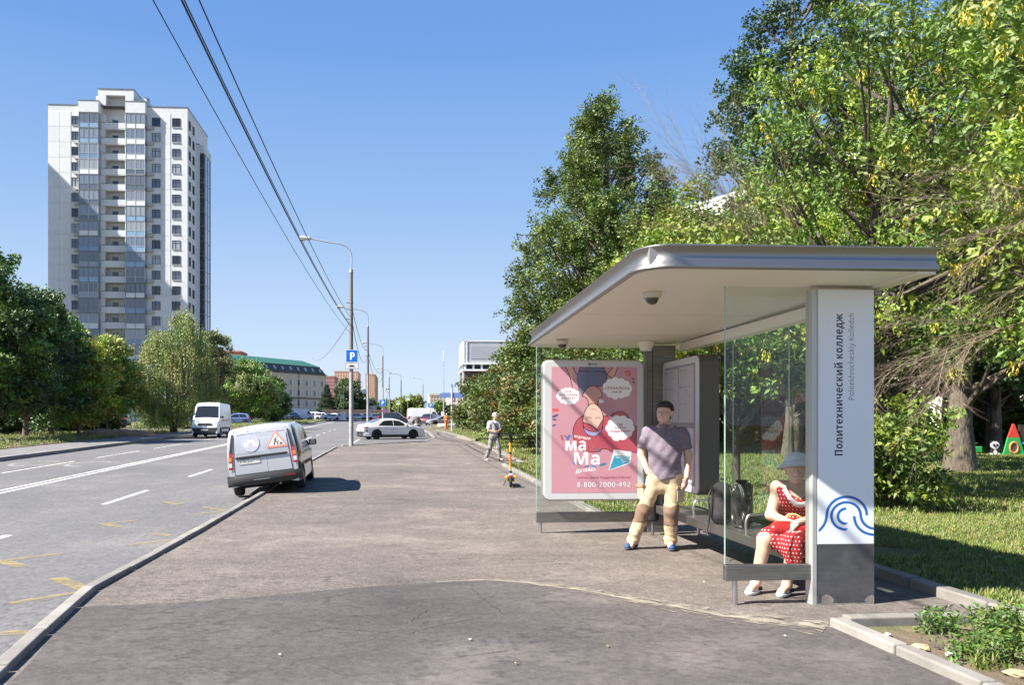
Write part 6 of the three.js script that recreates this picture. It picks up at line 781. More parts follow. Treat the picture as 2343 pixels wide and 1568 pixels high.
tree({ seed: 19, label: 'low bushy tree at the end of the willow', x: TX(626, -134), z: -134, h: TOP(626, 862, -134), base: .05, prof: scaleP(round, 2.8), clumps: 50, per: 30, cr: .75, spray: 'far', cols: GREEN.mid });
for (const [px, z, w, i] of [[15, -62, 2.6, 0], [95, -70, 2.6, 1], [165, -74, 2.4, 2], [235, -78, 2.2, 3], [-30, -75, 3, 4]]) tree({ seed: 30 + i, name: 'shrub', cat: 'shrub', label: 'dark shrub growing under the roadside trees', group: 'shrubs under the roadside trees', x: TX(px, z), z, h: 3.6, base: .02, prof: scaleP(round, w), clumps: 36, per: 26, cr: .7, spray: 'far', cols: GREEN.dark, minY: .3 });
// distant trees
{ const r = rng(77), z = -236, x = TX(748, z), h = TOP(748, 880, z), g = thing('spruce_tree', 'dark blue spruce standing before the cream office', 'tree', [x, gY(z), z]); mesh('trunk', taperTube([V(0, -.2, 0), V(0, h * .96, 0)], [.22, .03], 8), barkDark, g); const l = []; for (let i = 0; i < 1500; i++) { const t = Math.pow(r(), .6), y = h * (1 - t * .97), a = r() * 6.283, R = t * 4.3 * (.55 + .45 * Math.sin(y * 4.5) * .5 + .25) * Math.pow(r(), .4); l.push({ p: V(Math.cos(a) * R, y - R * .18, Math.sin(a) * R), rx: (r() - .5), ry: r() * 6, rz: (r() - .5), s: 1.5, c: GREEN.spruce[i % 2].map((q) => q * (.7 + .7 * r())) }); } crownMesh(g, SP.needle, needleMat, l); }
for (const [px, top, z, w, cols, label, i] of [[800, 866, -238, 5.6, GREEN.dark, 'dark round tree beside the spruce', 0], [838, 906, -246, 4, GREEN.dark, 'small dark tree behind the second lamp post', 1], [940, 902, -200, 4.0, GREEN.yellow, 'yellowish bushy tree far along the street', 2], [884, 918, -300, 5, GREEN.mid, 'green street tree in the far distance', 3], [1010, 922, -210, 2.6, GREEN.mid, 'small green tree before the far cream building', 4], [690, 905, -300, 4, GREEN.dark, 'green tree before the office entrance', 5]]) tree({ seed: 50 + i, label, x: TX(px, z), z, h: TOP(px, top, z), base: .08, prof: scaleP(round, w), clumps: 60, per: 30, cr: w * .2, spray: 'far', ls: 1.8, cols, twigs: 1 });
// right of the pavement: row of young maples, poplar, box elders
const row = 'young street maples beside the lawn';
[[1122, -48, 838, 2.1], [1168, -42, 792, 2.3], [1212, -37, 752, 2.3], [1262, -33, 790, 2.2], [1335, -30, 800, 2.3], [1420, -31, 790, 2.4]].forEach(([px, z, top, w], i) => tree({ seed: 70 + i, name: 'maple_tree', label: 'young maple with reddening leaves beside the lawn', group: row, x: TX(px, z), z, h: TOP(px, top, z), base: .14, prof: [[0, w * .6], [.12, w], [.4, w], [.7, w * .75], [1, w * .15]], clumps: 62, per: 26, cr: .52, spray: 'mid', cols: GREEN.autumn, r0: .07, minY: .8 }));
tree({ seed: 81, name: 'poplar_tree', label: 'tall pointed poplar rising behind the shelter', x: TX(1388, -46), z: -46, h: TOP(1388, 224, -46), base: .12, lean: [.1, 0], prof: [[0, 5.0], [.2, 6.6], [.38, 6.3], [.55, 5.5], [.72, 4.0], [.87, 2.2], [1, .35]], clumps: 330, per: 34, cr: .6, flat: 1.1, spray: 'mid', cols: [[.085, .135, .022], [.115, .165, .026], [.065, .115, .02], [.14, .18, .028]], rise: 1.1, k: 1.35 });
tree({ seed: 82, label: 'tall dark tree behind the maples', x: TX(1800, -31), z: -31, h: 20.5, base: .35, prof: scaleP(round, 3.4), clumps: 85, per: 30, cr: .6, spray: 'mid', cols: GREEN.dark });
const eld = 'box elder trees behind the shelter';
tree({ seed: 91, name: 'box_elder_tree', label: 'box elder with two leaning dark trunks behind the shelter', group: eld, x: 9.0, z: -15.3, h: 10.8, r0: .2, lean: [1.6, -.6], stems: 2, stemGap: .55, base: .24, prof: [[0, 2.0], [.2, 3.4], [.5, 3.9], [.75, 3.3], [1, .8]], clumps: 120, per: 22, cr: .55, spray: 'near', cols: GREEN.elder, bark, twigs: 4, seeds: 220, k: 1.3, minY: 1.6 });
tree({ seed: 92, name: 'box_elder_tree', label: 'thick grey trunked box elder before the playground', group: eld, x: 16.1, z: -22, h: 13.5, r0: .36, lean: [-.3, .2], base: .27, prof: scaleP(round, 4.6), clumps: 110, per: 22, cr: .7, spray: 'near', ls: 1.25, cols: GREEN.elder, twigs: 3, seeds: 120, k: 1.3, minY: 2.6 });
tree({ seed: 93, name: 'box_elder_tree', label: 'box elder with yellow seed clusters overhanging the shelter end', group: eld, x: 11.2, z: -10.2, h: 9.6, r0: .19, lean: [-1.6, .3], base: .3, prof: scaleP(round, 3.7), clumps: 120, per: 22, cr: .5, spray: 'near', cols: [...GREEN.elder, [.15, .19, .025]], twigs: 5, seeds: 620, k: 1.35, minY: 2.6 });
tree({ seed: 94, name: 'box_elder_tree', label: 'low box elder crown just above the shelter roof', group: eld, x: 6.6, z: -15.6, h: 5.6, r0: .08, base: .42, prof: scaleP(round, 2.3), clumps: 56, per: 22, cr: .45, spray: 'near', cols: [...GREEN.elder, ...GREEN.yellow], twigs: 4, seeds: 120, k: 1.3, minY: 1.9 });
tree({ seed: 95, name: 'box_elder_tree', label: 'slim box elder behind the leaning trunks', group: eld, x: 13.2, z: -27, h: 9.6, r0: .16, base: .3, prof: scaleP(round, 3.3), clumps: 80, per: 22, cr: .6, spray: 'near', ls: 1.2, cols: GREEN.elder, twigs: 4, minY: 2, k: 1.25 });
tree({ seed: 97, name: 'box_elder_tree', label: 'bushy box elder between the poplar and the dark tall tree', group: eld, x: TX(1575, -33), z: -33, h: TOP(1575, 430, -33), r0: .13, base: .2, prof: scaleP(round, 3.5), clumps: 110, per: 26, cr: .6, spray: 'mid', cols: [...GREEN.elder, ...GREEN.yellow], twigs: 3, k: 1.25 });
tree({ seed: 96, name: 'shrub', cat: 'shrub', label: 'leafy shrub at the foot of the leaning trunks', x: 8.6, z: -13.6, h: 2.1, r0: .03, base: .05, prof: scaleP(round, 1.1), clumps: 34, per: 14, cr: .28, spray: 'near', ls: .9, cols: GREEN.elder, minY: .12 });
// the park behind: three kinds, set out again and again
{ const proto = [[101, 13, 3.9, GREEN.mid], [102, 15, 4.2, GREEN.dark], [103, 11, 3.6, [...GREEN.yellow, ...GREEN.mid]]].map(([seed, h, w, cols], i) => tree({ seed, label: 'park tree', x: 0, z: 0, h, base: .2, prof: scaleP(round, w), clumps: 95, per: 30, cr: .75, spray: 'far', cols, twigs: 1 }));
  const spots = [[21, -37, 0], [26, -34, 1], [29, -38, 2], [13, -38, 2], [20, -44, 1], [27, -48, 0], [35, -44, 1], [15.5, -50, 0], [33, -32, 2], [40, -36, 0], [23, -56, 2], [38, -54, 1], [45, -46, 0], [17, -66, 1], [27, -68, 0], [38, -70, 2], [50, -60, 1], [12, -62, 2], [48, -34, 1], [19, -78, 1]], r = rng(9);
  spots.forEach(([x, z, k], i) => { const o = i < 3 && k === i ? proto[i] : null; if (o) { o.position.set(x, gY(z), z); o.rotation.y = r() * 6; tag(o, 'leafy park tree behind the playground', 'tree', 'trees of the park'); } });
  const first = [false, false, false]; spots.forEach(([x, z, k]) => { if (!first[k]) { first[k] = true; proto[k].position.set(x, gY(z), z); tag(proto[k], 'leafy park tree behind the playground', 'tree', 'trees of the park'); } else copyThing(proto[k], V(x, gY(z), z), r() * 6, 'leafy park tree behind the playground', 'trees of the park'); });
  const sh = tree({ seed: 104, name: 'shrub', cat: 'shrub', label: 'green undergrowth shrub in the park', group: 'park shrubs', x: 21, z: -40, h: 3, base: .02, prof: scaleP(round, 2.1), clumps: 40, per: 26, cr: .55, spray: 'far', cols: GREEN.mid, minY: .2, r0: .04 });
  for (const [x, z] of [[26, -42], [31, -40], [36, -39], [17, -46], [41, -42], [24, -50], [14, -70], [21, -72], [30, -66], [46, -40], [35, -60], [11, -74]]) copyThing(sh, V(x, gY(z), z), r() * 6);
}
{ // bare and broken branches hanging over the shelter end
  const r = rng(41); const bare = (label, start, dir, n, len, sp) => { const g = thing('bare_branches', label, 'branches', start); const w = []; const grow = (p, d, l, rad, lev) => { const pts = [p], rr = [rad]; let q = p.clone(), dd = d.clone(); for (let i = 0; i < 4; i++) { dd.add(V((r() - .5) * .35, (r() - .5) * .3 - .03, (r() - .5) * .35)).normalize(); q = q.clone().addScaledVector(dd, l / 4); pts.push(q); rr.push(rad * (1 - (i + 1) * .2)); if (lev < 3) for (let k = 0; k < (lev ? 2 : 3); k++) grow(q, dd.clone().add(V((r() - .5) * sp, (r() - .5) * sp * .8, (r() - .5) * sp)).normalize(), l * (.35 + .3 * r()), rad * .5, lev + 1); } w.push(taperTube(pts, rr, 4)); }; for (let i = 0; i < n; i++) grow(V((r() - .5) * .5, (r() - .5) * .8, (r() - .5) * .6), V(...dir).add(V((r() - .5) * .4, (r() - .5) * .35, (r() - .5) * .4)).normalize(), len * (.7 + .5 * r()), .011, 0); mesh('branch', w, twigMat, g); return g; };
  bare('tangle of bare brown branches beside the shelter roof end', [9.4, 4.0, -9.8], [-1, .0, .15], 2, 2.2, 1.0);
  bare('thin bare branches drooping beside the name pillar', [9.8, 3.2, -11.0], [-1, .05, .2], 1, 2.4, 1.0);
  bare('pale bare branches reaching out beside the poplar', [8.6, 3.6, -15.6], [-.75, .75, .1], 3, 2.8, .8);
}
// grass: thousands of blades, one mass
{ const r = rng(61), pos = [], idx = []; for (let i = 0; i < 9; i++) { const a = r() * 6.283, h = .05 + .09 * r(), b = V((r() - .5) * .09, 0, (r() - .5) * .09), t = b.clone().add(V(Math.cos(a) * h * .55, h, Math.sin(a) * h * .55)), s = V(-Math.sin(a), 0, Math.cos(a)).multiplyScalar(.006), k = pos.length / 3, m = b.clone().lerp(t, .55).add(V(0, h * .12, 0)); for (const q of [b.clone().add(s), b.clone().sub(s), m.clone().add(s.clone().multiplyScalar(.8)), m.clone().sub(s.clone().multiplyScalar(.8)), t]) pos.push(q.x, q.y, q.z); idx.push(k, k + 1, k + 2, k + 1, k + 3, k + 2, k + 2, k + 3, k + 4); }
  const geo = new THREE.BufferGeometry(); geo.setAttribute('position', new THREE.Float32BufferAttribute(pos, 3)); geo.setIndex(idx); geo.computeVertexNormals(); const list = [];
  const inBed = (x, z) => x > 3.6 && x < 4.8 && z > -5.95 || x > 5.05 && z < 2;
  const cols = [[.24, .31, .045], [.19, .28, .035], [.31, .32, .08], [.36, .33, .13], [.14, .23, .03]];
  const scatter = (x0, x1, z0, z1, n, sc, ok, thr = .33, y = .02) => { for (let i = 0; i < n; i++) { const x = lerp(x0, x1, r()), z = lerp(z0, z1, r()), d = fbm(x / 14 + 3, z / 14 + 7, 12, 3); if (ok && !ok(x, z) || d < thr + .12 * (r() - .5)) continue; const c = cols[Math.floor(clamp((d - .25) * 1.3 + (r() - .5) * .5, 0, .99) * 0 + r() * 5)], v = .7 + .6 * r(); list.push({ p: V(x, gY(z) + y, z), ry: r() * 6.283, s: sc * (.6 + .8 * r()), c: c.map((q) => q * v) }); } };
  scatter(3.6, 12, -6, -3.2, 5200, .9, inBed, .47); scatter(5, 16, -13, -5.9, 46000, .55, null, .36); scatter(3.4, 34, -34, -13, 90000, .9, (x, z) => !(z < -26.4 && x < 4.3), .3); scatter(4.4, 40, -80, -34, 60000, 1.5, null, .3);
  scatter(-40, -17.6, -78, -18, 26000, 1.6, (x, z) => x < leftEdge(-z) - 3.1, .4, .03); scatter(-32, -16.5, -170, -95, 16000, 2.4, null, .3, .04);
  const im = new THREE.Group(); im.name = 'grass'; im.userData = { kind: 'stuff', label: 'short patchy lawn grass around the shelter and verges' }; scene.add(im); crownMesh(im, [geo], leafMat, list, 'blades');
  // broad-leaved weeds in the near bed
  const wl = []; for (let i = 0; i < 260; i++) { const c = [[3.95, -5.75], [4.3, -5.5], [4.55, -5.85], [4.1, -5.0], [4.5, -4.6], [3.8, -5.1], [4.7, -5.2], [5.6, -5.5], [4.0, -4.2]][Math.floor(r() * 9)]; wl.push({ p: V(c[0] + gauss(r) * .17, .05 + r() * .12, c[1] + gauss(r) * .17), rx: (r() - .5), ry: r() * 6, rz: (r() - .5), s: .28 + .25 * r(), c: GREEN.mid[i % 3].map((q) => q * (.7 + .6 * r())) }); }
  const wg = new THREE.Group(); wg.name = 'weeds'; wg.userData = { kind: 'stuff', label: 'low broad leaved weeds in the kerbed bed' }; scene.add(wg); crownMesh(wg, SP.near, leafMat, wl, 'leaves');
}
// ---------- street furniture ----------
const galv = mat([1.15, 1.15, 1.17], .5, .2, { map: withRepeat(tex(256, (u, v) => { const k = .8 + .5 * (fbm(u, v, 8, 4) - .5); return [.40 * k, .40 * k, .41 * k]; }), 2) }), poleDark = mat([.17, .145, .13], .6, .2);
const lampRow = 'street lamps along the pavement';
function lamp(x, z, label, arm = 2.5, H = 9.15) {
  const g = thing('street_lamp', label, 'street lamp', [x, gY(z) - .02, z], 0, lampRow);
  mesh('pole', taperTube([V(0, -.1, 0), V(0, 1.2, 0), V(0, H * .55, 0)], [.12, .115, .1], 14), galv, g); mesh('upper_pole', taperTube([V(0, H * .55, 0), V(0, H, 0)], [.099, .085], 14), poleDark, g);
  mesh('collar', new THREE.CylinderGeometry(.1, .1, .16, 14).translate(0, H, 0), galv, g); mesh('arm', tube([V(0, H, 0), V(0, H + .85, 0), V(-.12, H + 1.15, 0), V(-.45, H + 1.38, 0), V(-1.2, H + 1.5, 0), V(-arm + .4, H + 1.68, 0)], .036, 8, 32), galv, g);
  const hd = mesh('lamp_head', T(new THREE.CapsuleGeometry(.1, .42, 6, 14).scale(1, 1, 1.15), -arm + .12, H + 1.7, 0, 0, 0, Math.PI / 2 - .12), mat([.55, .55, .54], .4, .3), g); mesh('lens', T(new THREE.SphereGeometry(.13, 16, 10, 0, 6.3, Math.PI / 2, Math.PI / 2).scale(1.5, 1, 1), -arm, H + 1.66, 0), mat([.62, .62, .6], .15), hd);
  for (const y of [H - 1.65, H - 2.0, H - 2.5]) { mesh('cable_bracket', [new THREE.TorusGeometry(.105, .012, 6, 18).rotateX(Math.PI / 2).translate(0, y, 0), box(-.26, -.09, y - .02, y + .02, -.02, .02)], steelDark, g); }
  return g;
}
const L1 = onG(804, 1021); lamp(L1.x, L1.z, 'street lamp with the blue parking sign on its pole', 2.5);
[[842, -69, 'second street lamp, behind the white sedan'], [876, -104, 'street lamp beside the black minivan with a small parking sign'], [891, -165, 'far street lamp before the yellowish tree'], [918, -184, 'far street lamp above the yellowish tree'], [968, -208, 'farthest street lamp beside the cream building']].forEach(([px, z, l]) => lamp(TX(px, z), z, l));
// signs
const pTex = canvasTex(256, 256, (c) => { c.fillStyle = '#e8edf2'; c.fillRect(0, 0, 256, 256); c.fillStyle = '#1566c0'; c.fillRect(6, 6, 244, 244); c.fillStyle = '#f2f6fa'; c.font = 'bold 214px sans-serif'; c.textAlign = 'center'; c.fillText('P', 132, 206); });
const carTex = canvasTex(256, 128, (c) => { c.fillStyle = '#d6d7d8'; c.fillRect(0, 0, 256, 128); c.strokeStyle = '#2a2a2c'; c.lineWidth = 5; c.strokeRect(5, 5, 246, 118); c.fillStyle = '#2a2a2c'; c.beginPath(); c.ellipse(128, 70, 62, 15, 0, 0, 7); c.fill(); c.beginPath(); c.ellipse(122, 58, 34, 12, 0, 0, 7); c.fill(); c.fillRect(50, 92, 156, 7); });
const signBack = mat([.35, .35, .36], .5, .4);
function sign(name, label, pos, w, h, map, group, post, cat = 'sign') { const g = thing(name, label, cat, [pos.x, pos.y, pos.z], 0, group); mesh('plate', rbox(-w / 2, w / 2, -h / 2, h / 2, -.02, 0, .008), signBack, g); mesh('face', new THREE.PlaneGeometry(w - .01, h - .01).translate(0, 0, .004), map.isTexture ? mat(WH, .45, 0, { map }) : map, g); if (post) mesh('post', rod(V(0, gY(pos.z) - pos.y - .05, -.05), V(0, h / 2, -.05), .035), galv, g); return g; }
sign('parking_sign', 'blue parking sign with a white letter P high on the first lamp pole', atZ(805.5, 815, L1.z + .14), .63, .66, pTex); sign('sign_plate', 'white plate with a car symbol under the blue parking sign', atZ(805.5, 837.5, L1.z + .14), .68, .33, carTex);
{ const z = -103.8; sign('parking_sign', 'small blue parking sign on the lamp post behind the sedans', atZ(875.5, 922, z), .78, .78, pTex); const c = thing('no_stopping_sign', 'round red no stopping sign under the small parking sign', 'sign', atZ(880, 941, z)); mesh('plate', T(new THREE.CylinderGeometry(.34, .34, .02, 28), 0, 0, -.02, Math.PI / 2, 0, 0), signBack, c); mesh('face', new THREE.CircleGeometry(.33, 28), mat([.35, .03, .04], .5), c); mesh('inner', new THREE.CircleGeometry(.24, 28).translate(0, 0, .004), mat([.10, .16, .42], .5), c); mesh('bar', box(-.26, .26, -.035, .035, .005, .01).rotateZ(.78), mat([.4, .04, .05], .5), c); }
sign('parking_sign', 'blue parking sign on a post behind the delivery van', atZ(437, 927, -73), .62, .62, pTex, null, true);
sign('parking_sign', 'blue parking sign on a thin post at the far grass bank', atZ(1284 / 1.306 + 2, 928, -100), .62, .62, pTex, null, true);
sign('road_sign', 'white plate sign on a post beside the light blue car', atZ(517, 940, -106), .85, .6, mat([.62, .62, .6], .6), null, true);
const crossT = canvasTex(128, 128, (c) => { c.fillStyle = '#c9d43a'; c.fillRect(0, 0, 128, 128); c.fillStyle = '#1d5cb0'; c.fillRect(18, 18, 92, 92); c.fillStyle = '#f4f4f4'; c.beginPath(); c.moveTo(64, 24); c.lineTo(104, 100); c.lineTo(24, 100); c.fill(); c.fillStyle = '#111'; c.fillRect(58, 50, 12, 40); });
for (const [px, py, z, l] of [[783, 908, -176, 'yellow edged crossing sign on a post before the round tree'], [933, 912, -150, 'yellow edged crossing sign before the yellowish tree'], [887, 893, -166, 'yellow edged crossing sign near the far lamp post'], [911, 922, -160, 'small crossing sign on a post behind the black minivan']]) sign('crossing_sign', l, atZ(px, py, z), .9, .9, crossT, null, true);
{ const z = -176, b = atZ(786, 950, z), g = thing('sign_gantry', 'thin post with a long arm carrying a white plate over the street', 'sign', [b.x, gY(z), z]); mesh('pole', rod(V(0, 0, 0), V(0, 6.6, 0), .07), galv, g); mesh('arm', tube([V(0, 6.3, 0), V(.6, 6.8, 0), V(2.5, 6.8, 0), V(5, 6.6, 0)], .04, 6, 16), galv, g); mesh('plate', rbox(4.2, 5.5, 6.0, 6.9, -.03, .03, .01), mat([.62, .62, .62], .6), g); mesh('cabinet', rbox(-.6, .5, .1, 2.0, -.3, .3, .03), mat([.7, .7, .7], .6), g); }
{ const p = onG(1034, 987), g = thing('direction_sign', 'pale post with two blue arrow signs on the far grass', 'sign', p); const u = -p.z / 1828, Y = (py) => EYE + (966 - py) * u - p.y; mesh('post', rod(V(0, -.1, 0), V(0, Y(880), 0), .09), mat([.5, .47, .5], .6), g); for (const s of [-1, 1]) { const sh = new THREE.Shape(); sh.moveTo(.1, -.25); sh.lineTo(.85, -.25); sh.quadraticCurveTo(1.2, -.2, 1.22, 0); sh.quadraticCurveTo(1.2, .2, .85, .25); sh.lineTo(.1, .25); mesh('arrow_plate', (s < 0 ? mirrorX(new THREE.ExtrudeGeometry(sh, { depth: .04, bevelEnabled: false })) : new THREE.ExtrudeGeometry(sh, { depth: .04, bevelEnabled: false })).translate(0, Y(905), -.02), mat([.16, .25, .55], .5), g); } mesh('top_cap', rbox(-.1, .1, Y(886), Y(879), -.1, .1, .02), mat([.2, .3, .6], .5), g); }
{ const z = -150, b = atZ(1015, 950, z), g = thing('mast', 'tall thin mast standing behind the far grass bank', 'mast', [b.x, gY(z), z]); const t = atZ(1015, 797, z).y - gY(z); mesh('pole', taperTube([V(0, -.1, 0), V(0, t, 0)], [.13, .05], 8), galv, g); mesh('antenna', rbox(-.1, .1, t - 2.5, t - .3, -.1, .1, .03), mat([.6, .6, .62], .5), g); mesh('cabinet', rbox(-.45, .15, .9, 1.9, -.2, .3, .02), mat([.62, .62, .62], .6), g); }
{ const g = thing('notice_board', 'red notice board on posts at the far grass bank', 'board', onG(1052, 975)); mesh('panel', rbox(-.95, .95, 1.15, 1.95, -.03, .03, .01), mat([.55, .06, .035], .6), g); for (const x of [-.8, .8]) mesh('post', rod(V(x, -.05, 0), V(x, 1.9, -.04), .035), galv, g); }
// concrete stubs and the painted tyre on the grass
const stubM = mat([.36, .335, .31], .9, 0, { map: withRepeat(concTex, 1), bumpMap: withRepeat(bumpFine, 1), bumpScale: .01 });
[[955, 979, 25, 'stained concrete pillar stub at the end of the pavement'], [1042, 981, 33, 'broad concrete pillar stub beside the direction sign'], [1070, 973, 34, 'slim tall concrete pillar stub on the far grass'], [1089, 975, 12, 'short concrete stub on the far grass'], [924 + 36, 972, 12, 'low concrete block behind the stained pillar stub']].forEach(([px, py, h, label], i) => { const p = onG(px, py), u = -p.z / 1828, H = h * u, R = [.36, .42, .3, .18, .3][i]; const g = thing('concrete_stub', label, 'concrete stub', p, 0, 'concrete stubs on the grass'); mesh('shaft', new THREE.LatheGeometry([[.001, H], [R * .8, H], [R * .85, H - .03], [R * .82, H * .5], [R * .84, H * .34], [R, H * .33], [R, -.1]].map((q) => new THREE.Vector2(...q)), 20), stubM, g); mesh('band', new THREE.CylinderGeometry(R * 1.02, R * 1.02, H * .08, 20).translate(0, H * .3, 0), mat([.5, .48, .45], .8), g); });
{ const g = thing('tyre_planter', 'white painted tyre planter lying on the far grass', 'planter', onG(1017, 979)); mesh('tyre', T(new THREE.TorusGeometry(.62, .24, 10, 24), 0, .24, 0, Math.PI / 2, 0, 0), mat([.55, .6, .55], .8), g); mesh('soil', T(new THREE.CircleGeometry(.5, 20), 0, .3, 0, -Math.PI / 2, 0, 0), sandMat, g); }
// overhead cables
const cableMat = mat([.012, .012, .015], .6); let cableN = 0;
function cable(a, b, sag, r, label, group) { const pts = []; for (let i = 0; i <= 12; i++) { const t = i / 12, p = a.clone().lerp(b, t); p.y -= sag * 4 * t * (1 - t); pts.push(p); } tag(mesh('overhead_cable', tube(pts, r, 6, 60), cableMat), label, 'cable', group); }
const wireX = L1.x - .2, back = 3;
{ const spec = [[798, 721, 450, .012, 'upper overhead cable running from the first lamp pole'], [798, 741, 410, .016, 'thick twisted overhead cable running from the first lamp pole'], [803, 764, 335, .008, 'thin lower overhead cable running from the first lamp pole']];
  for (const [px, py, tx, r, label] of spec) { const a = atZ(px, py, L1.z), zx = (() => { let z = -5; for (let i = 0; i < 400; i++) { const q = atZ(tx, 0, z); if (q.x <= wireX) return z; z -= .05; } return z; })(), m = atZ(tx, 0, zx); // passes the top of the view here
    const tEnd = 14, t = (m.z - a.z) / (tEnd - a.z), sag = 1.0, yb = (m.y + sag * 4 * t * (1 - t) - a.y * (1 - t)) / t; cable(a, V(wireX, yb, tEnd), sag, r, label, 'overhead cables'); if (r > .015) { cable(a.clone().add(V(.03, .02, 0)), V(wireX + .03, yb + .02, tEnd), sag * 1.01, .011, 'second strand of the thick twisted overhead cable', 'overhead cables'); } } }
{ const z2 = -69, x2 = TX(842, z2), z3 = -104, x3 = TX(876, z3), y = (z) => gY(z) + 7.1; cable(V(L1.x, y(L1.z) + .3, L1.z), V(x2, y(z2), z2), .7, .016, 'overhead cable between the first and second lamp', 'overhead cables'); cable(V(L1.x, y(L1.z) - .3, L1.z), V(x2, y(z2) - .4, z2), 1.4, .016, 'sagging overhead cable between the first and second lamp', 'overhead cables'); cable(V(x2, y(z2), z2), V(x3, y(z3), z3), .9, .018, 'overhead cable between the second and third lamp', 'overhead cables'); cable(V(x2, y(z2) - .4, z2), V(x3, y(z3) - .4, z3), 1.6, .016, 'sagging overhead cable between the second and third lamp', 'overhead cables'); cable(V(x2 - 14, gY(-150) + 12, -150), V(L1.x, y(L1.z) - .5, L1.z), 1.2, .014, 'thin cable crossing from the first lamp to the office side', 'overhead cables'); }
{ // electric scooter
  const p = onG(1168, 1112), g = thing('electric_scooter', 'yellow rental kick scooter standing at the pavement edge', 'scooter', p, Math.PI - .12); const yel = mat([.72, .40, .015], .45), org = mat([.75, .22, .02], .45), wht = mat([.68, .68, .66], .5), blk = mat([.02, .02, .02], .6);
  for (const z of [-.46, .46]) { const w = mesh('wheel', T(new THREE.TorusGeometry(.088, .036, 10, 22), 0, .124, z, 0, Math.PI / 2, 0), tyreMat, g); mesh('hub', T(new THREE.CylinderGeometry(.06, .06, .05, 16), 0, .124, z, 0, 0, Math.PI / 2), steelDark, w); }
  mesh('deck', rbox(-.085, .085, .125, .19, -.36, .33, .03, 3), blk, g); mesh('deck_edge', rbox(-.09, .09, .14, .165, -.37, .34, .012), yel, g); mesh('fender', T(rbox(-.05, .05, -.02, .02, -.14, .14, .018, 3), 0, .265, -.44, .25, 0, 0), wht, g); mesh('tail_light', rbox(-.035, .035, .24, .3, -.62, -.585, .012), lampRed, g); for (const e of [-1, 1]) mesh('reflector', rbox(e * .1 - .03, e * .1 + .03, .2, .27, -.42, -.37, .012), yel, g); mesh('kick_stand', rod(V(.09, .16, .1), V(.17, .0, .12), .01), blk, g);
  const tilt = (y) => V(.0, y, .47 - (y - .2) * .13); [[.2, .38, wht], [.38, .52, yel], [.52, .74, org], [.74, .80, blk], [.80, 1.02, yel], [1.02, 1.2, blk]].forEach(([a, b, m]) => mesh('stem', rod(tilt(a), tilt(b), .027, .027, 14), m, g)); const h = tilt(1.2); mesh('handlebar', [rod(h.clone().add(V(-.25, 0, -.03)), h.clone().add(V(.25, 0, -.03)), .016), rod(h.clone().add(V(-.25, 0, -.03)), h.clone().add(V(-.14, 0, -.03)), .022), rod(h.clone().add(V(.25, 0, -.03)), h.clone().add(V(.14, 0, -.03)), .022)], blk, g); mesh('display', rbox(-.045, .045, 1.2, 1.25, .3, .37, .012), blk, g); mesh('fork', rod(V(0, .12, .5), V(0, .34, .455), .035), blk, g);
}
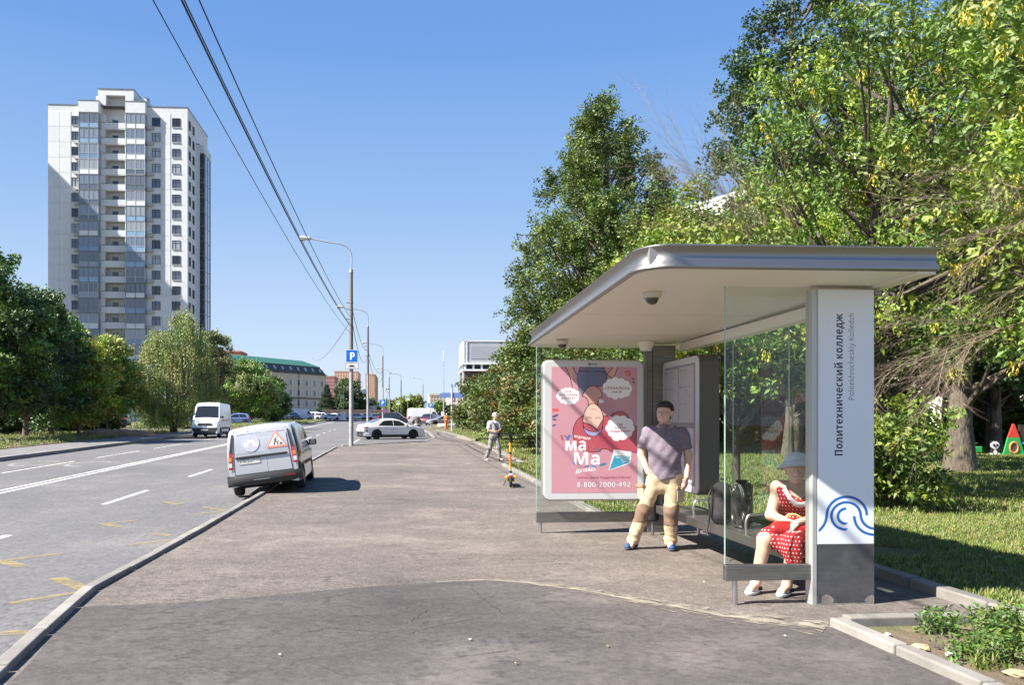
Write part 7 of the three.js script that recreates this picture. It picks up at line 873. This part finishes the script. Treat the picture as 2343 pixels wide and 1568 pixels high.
// ---------- playground ----------
{ const z = -30.5, at = (px, py) => { const q = atZ(px, py, z); return V(q.x, q.y, z); }, gy = gY(z) + .03;
  { const a = at(2316, 1040), g = thing('climbing_wall', 'dark climbing wall with coloured holds and a red and green triangular end', 'play equipment', [a.x, gy, z]); const tri = (w0, w1, y0, y1) => { const s = new THREE.Shape(); s.moveTo(-w0, y0); s.lineTo(w0, y0); s.lineTo(w1, y1); s.lineTo(-w1, y1); return new THREE.ExtrudeGeometry(s, { depth: .06, bevelEnabled: false }); }; mesh('lower_panel', tri(.46, .24, 0, .74), mat([.03, .33, .08], .6), g); mesh('upper_panel', tri(.24, .03, .745, 1.28), mat([.62, .05, .03], .6), g); mesh('ring', new THREE.TorusGeometry(.17, .04, 8, 24).scale(1, 1.25, 1).translate(0, .33, .06), mat([.5, .2, .06], .6), g); mesh('window_plate', new THREE.CircleGeometry(.16, 20).scale(1, 1.25, 1).translate(0, .33, .065), mat([.12, .08, .06], .4), g); mesh('wall', box(.3, 2.6, .12, 1.25, -.1, -.03), mat([.035, .025, .022], .7), g); mesh('frame', box(.3, 2.6, 0, .12, -.12, .0), mat([.55, .14, .05], .6), g); [[.55, 1.0, [.6, .05, .04]], [.62, .62, [.65, .5, .02]], [.85, .3, [.05, .15, .5]], [1.05, .85, [.05, .4, .1]], [.45, .5, [.05, .15, .5]]].forEach(([x, y, c]) => mesh('hold', T(new THREE.SphereGeometry(.055, 10, 8), x, y, -.02), mat(c, .5), g)); }
  { const a = at(2275, 1035), g = thing('panda_rider', 'black and white panda shaped play panel', 'play equipment', [a.x, gy, z]), bl = mat([.02, .02, .022], .5), wh = mat([.72, .72, .7], .5); const disc = (n, x, y, rx, ry, m, zz, d = .05) => mesh(n, T(new THREE.CylinderGeometry(1, 1, d, 24).rotateX(Math.PI / 2).scale(rx, ry, 1), x, y, zz), m, g); disc('head', 0, .43, .17, .155, wh, 0, .06); disc('ear', -.14, .56, .05, .05, bl, -.01); disc('ear', .14, .56, .05, .05, bl, -.01); disc('eye', -.06, .44, .04, .05, bl, .03); disc('eye', .07, .44, .04, .05, bl, .03); disc('nose', 0, .37, .03, .02, bl, .03); disc('body', 0, .18, .16, .16, bl, -.01, .06); disc('belly', 0, .14, .06, .1, wh, .025); disc('foot', -.14, .07, .05, .05, wh, .02); disc('foot', .14, .07, .05, .05, wh, .02); }
  for (const [px, l, m, body] of [[2254, 'green spring rider beside the panda panel', [.03, .33, .08], [.03, .3, .08]], [2172, 'yellow and green spring rider beside the thick tree', [.68, .38, .02], [.03, .35, .1]]]) { const a = at(px, 1035), g = thing('spring_rider', l, 'play equipment', [a.x, gy, z - .8]); mesh('side_panel', rbox(-.34, .36, .12, .36, -.16, -.1, .1, 3), mat(m, .5), g); mesh('side_panel', rbox(-.34, .36, .12, .36, .1, .16, .1, 3), mat(m, .5), g); mesh('seat', rbox(-.3, .0, .3, .58, -.12, .12, .05, 3), mat(body, .5), g); mesh('spring', tube(Array.from({ length: 30 }, (_, i) => V(Math.cos(i) * .08, i * .005, Math.sin(i) * .08)), .014, 6, 90), steelDark, g); mesh('handle', rod(V(.12, .5, -.16), V(.12, .5, .16), .02), steel, g); mesh('handle_post', rbox(.08, .16, .3, .52, -.02, .02, .01), mat(m, .5), g); }
}
// ---------- small litter ----------
{ const r = rng(17), wht = mat([.72, .71, .68], .8), tan = mat([.45, .33, .2], .9), blue = mat([.25, .4, .55], .7); const geo = (s) => { const g = new THREE.IcosahedronGeometry(s, 1), p = g.attributes.position; for (let i = 0; i < p.count; i++) { const k = .5 + 1.0 * hash2(Math.round(p.getX(i) * 999), Math.round(p.getY(i) * 999 + p.getZ(i) * 77)); p.setXYZ(i, p.getX(i) * k * 1.3, p.getY(i) * k * .45, p.getZ(i) * k); } g.computeVertexNormals(); return g; };
  const sm = [geo(.009), geo(.045), geo(.022)];
  [[2018, 1462, 1, wht, 'crumpled white foam scrap in the weedy bed'], [2030, 1455, 2, wht, 'small white foam crumb beside the crumpled scrap'], [2105, 1485, 1, tan, 'tan leaf scrap in the weedy bed'], [2170, 1500, 2, wht, 'white paper shred in the weedy bed'], [2240, 1495, 2, tan, 'dry brown leaf in the weedy bed'], [2290, 1492, 0, blue, 'blue plastic bit in the weedy bed'], [2280, 1280, 1, wht, 'white paper on the shaded lawn'], [2300, 1312, 1, blue, 'pale blue wrapper on the shaded lawn'], [2168, 1388, 0, wht, 'white bottle cap on the paving behind the pillar'], [2200, 1403, 0, wht, 'white scrap near the kerb behind the pillar'], [1728, 1358, 0, wht, 'white cigarette end by the glass panel'], [1610, 1333, 0, wht, 'white crumb under the shelter'], [1795, 1457, 0, wht, 'white scrap on the fresh asphalt'], [1390, 1560 - 80, 0, tan, 'tan chip on the fresh asphalt'], [1075, 1465, 0, wht, 'white chip on the fresh asphalt'], [640, 1500, 0, wht, 'pale chip on the old asphalt edge'], [1180, 1520, 0, tan, 'brown leaf fragment on the fresh asphalt'], [2325, 1545, 1, tan, 'tan stone in the weedy bed']].forEach(([px, py, k, m, l]) => { const p = onG(px, py, px > 2000 && py > 1440 ? .03 : .02); const o = mesh('litter', sm[k], m); tag(o, l, 'litter', 'litter scraps'); o.position.copy(p); o.position.y += .008; o.rotation.y = r() * 6; });
}
renderer.render(scene, camera);
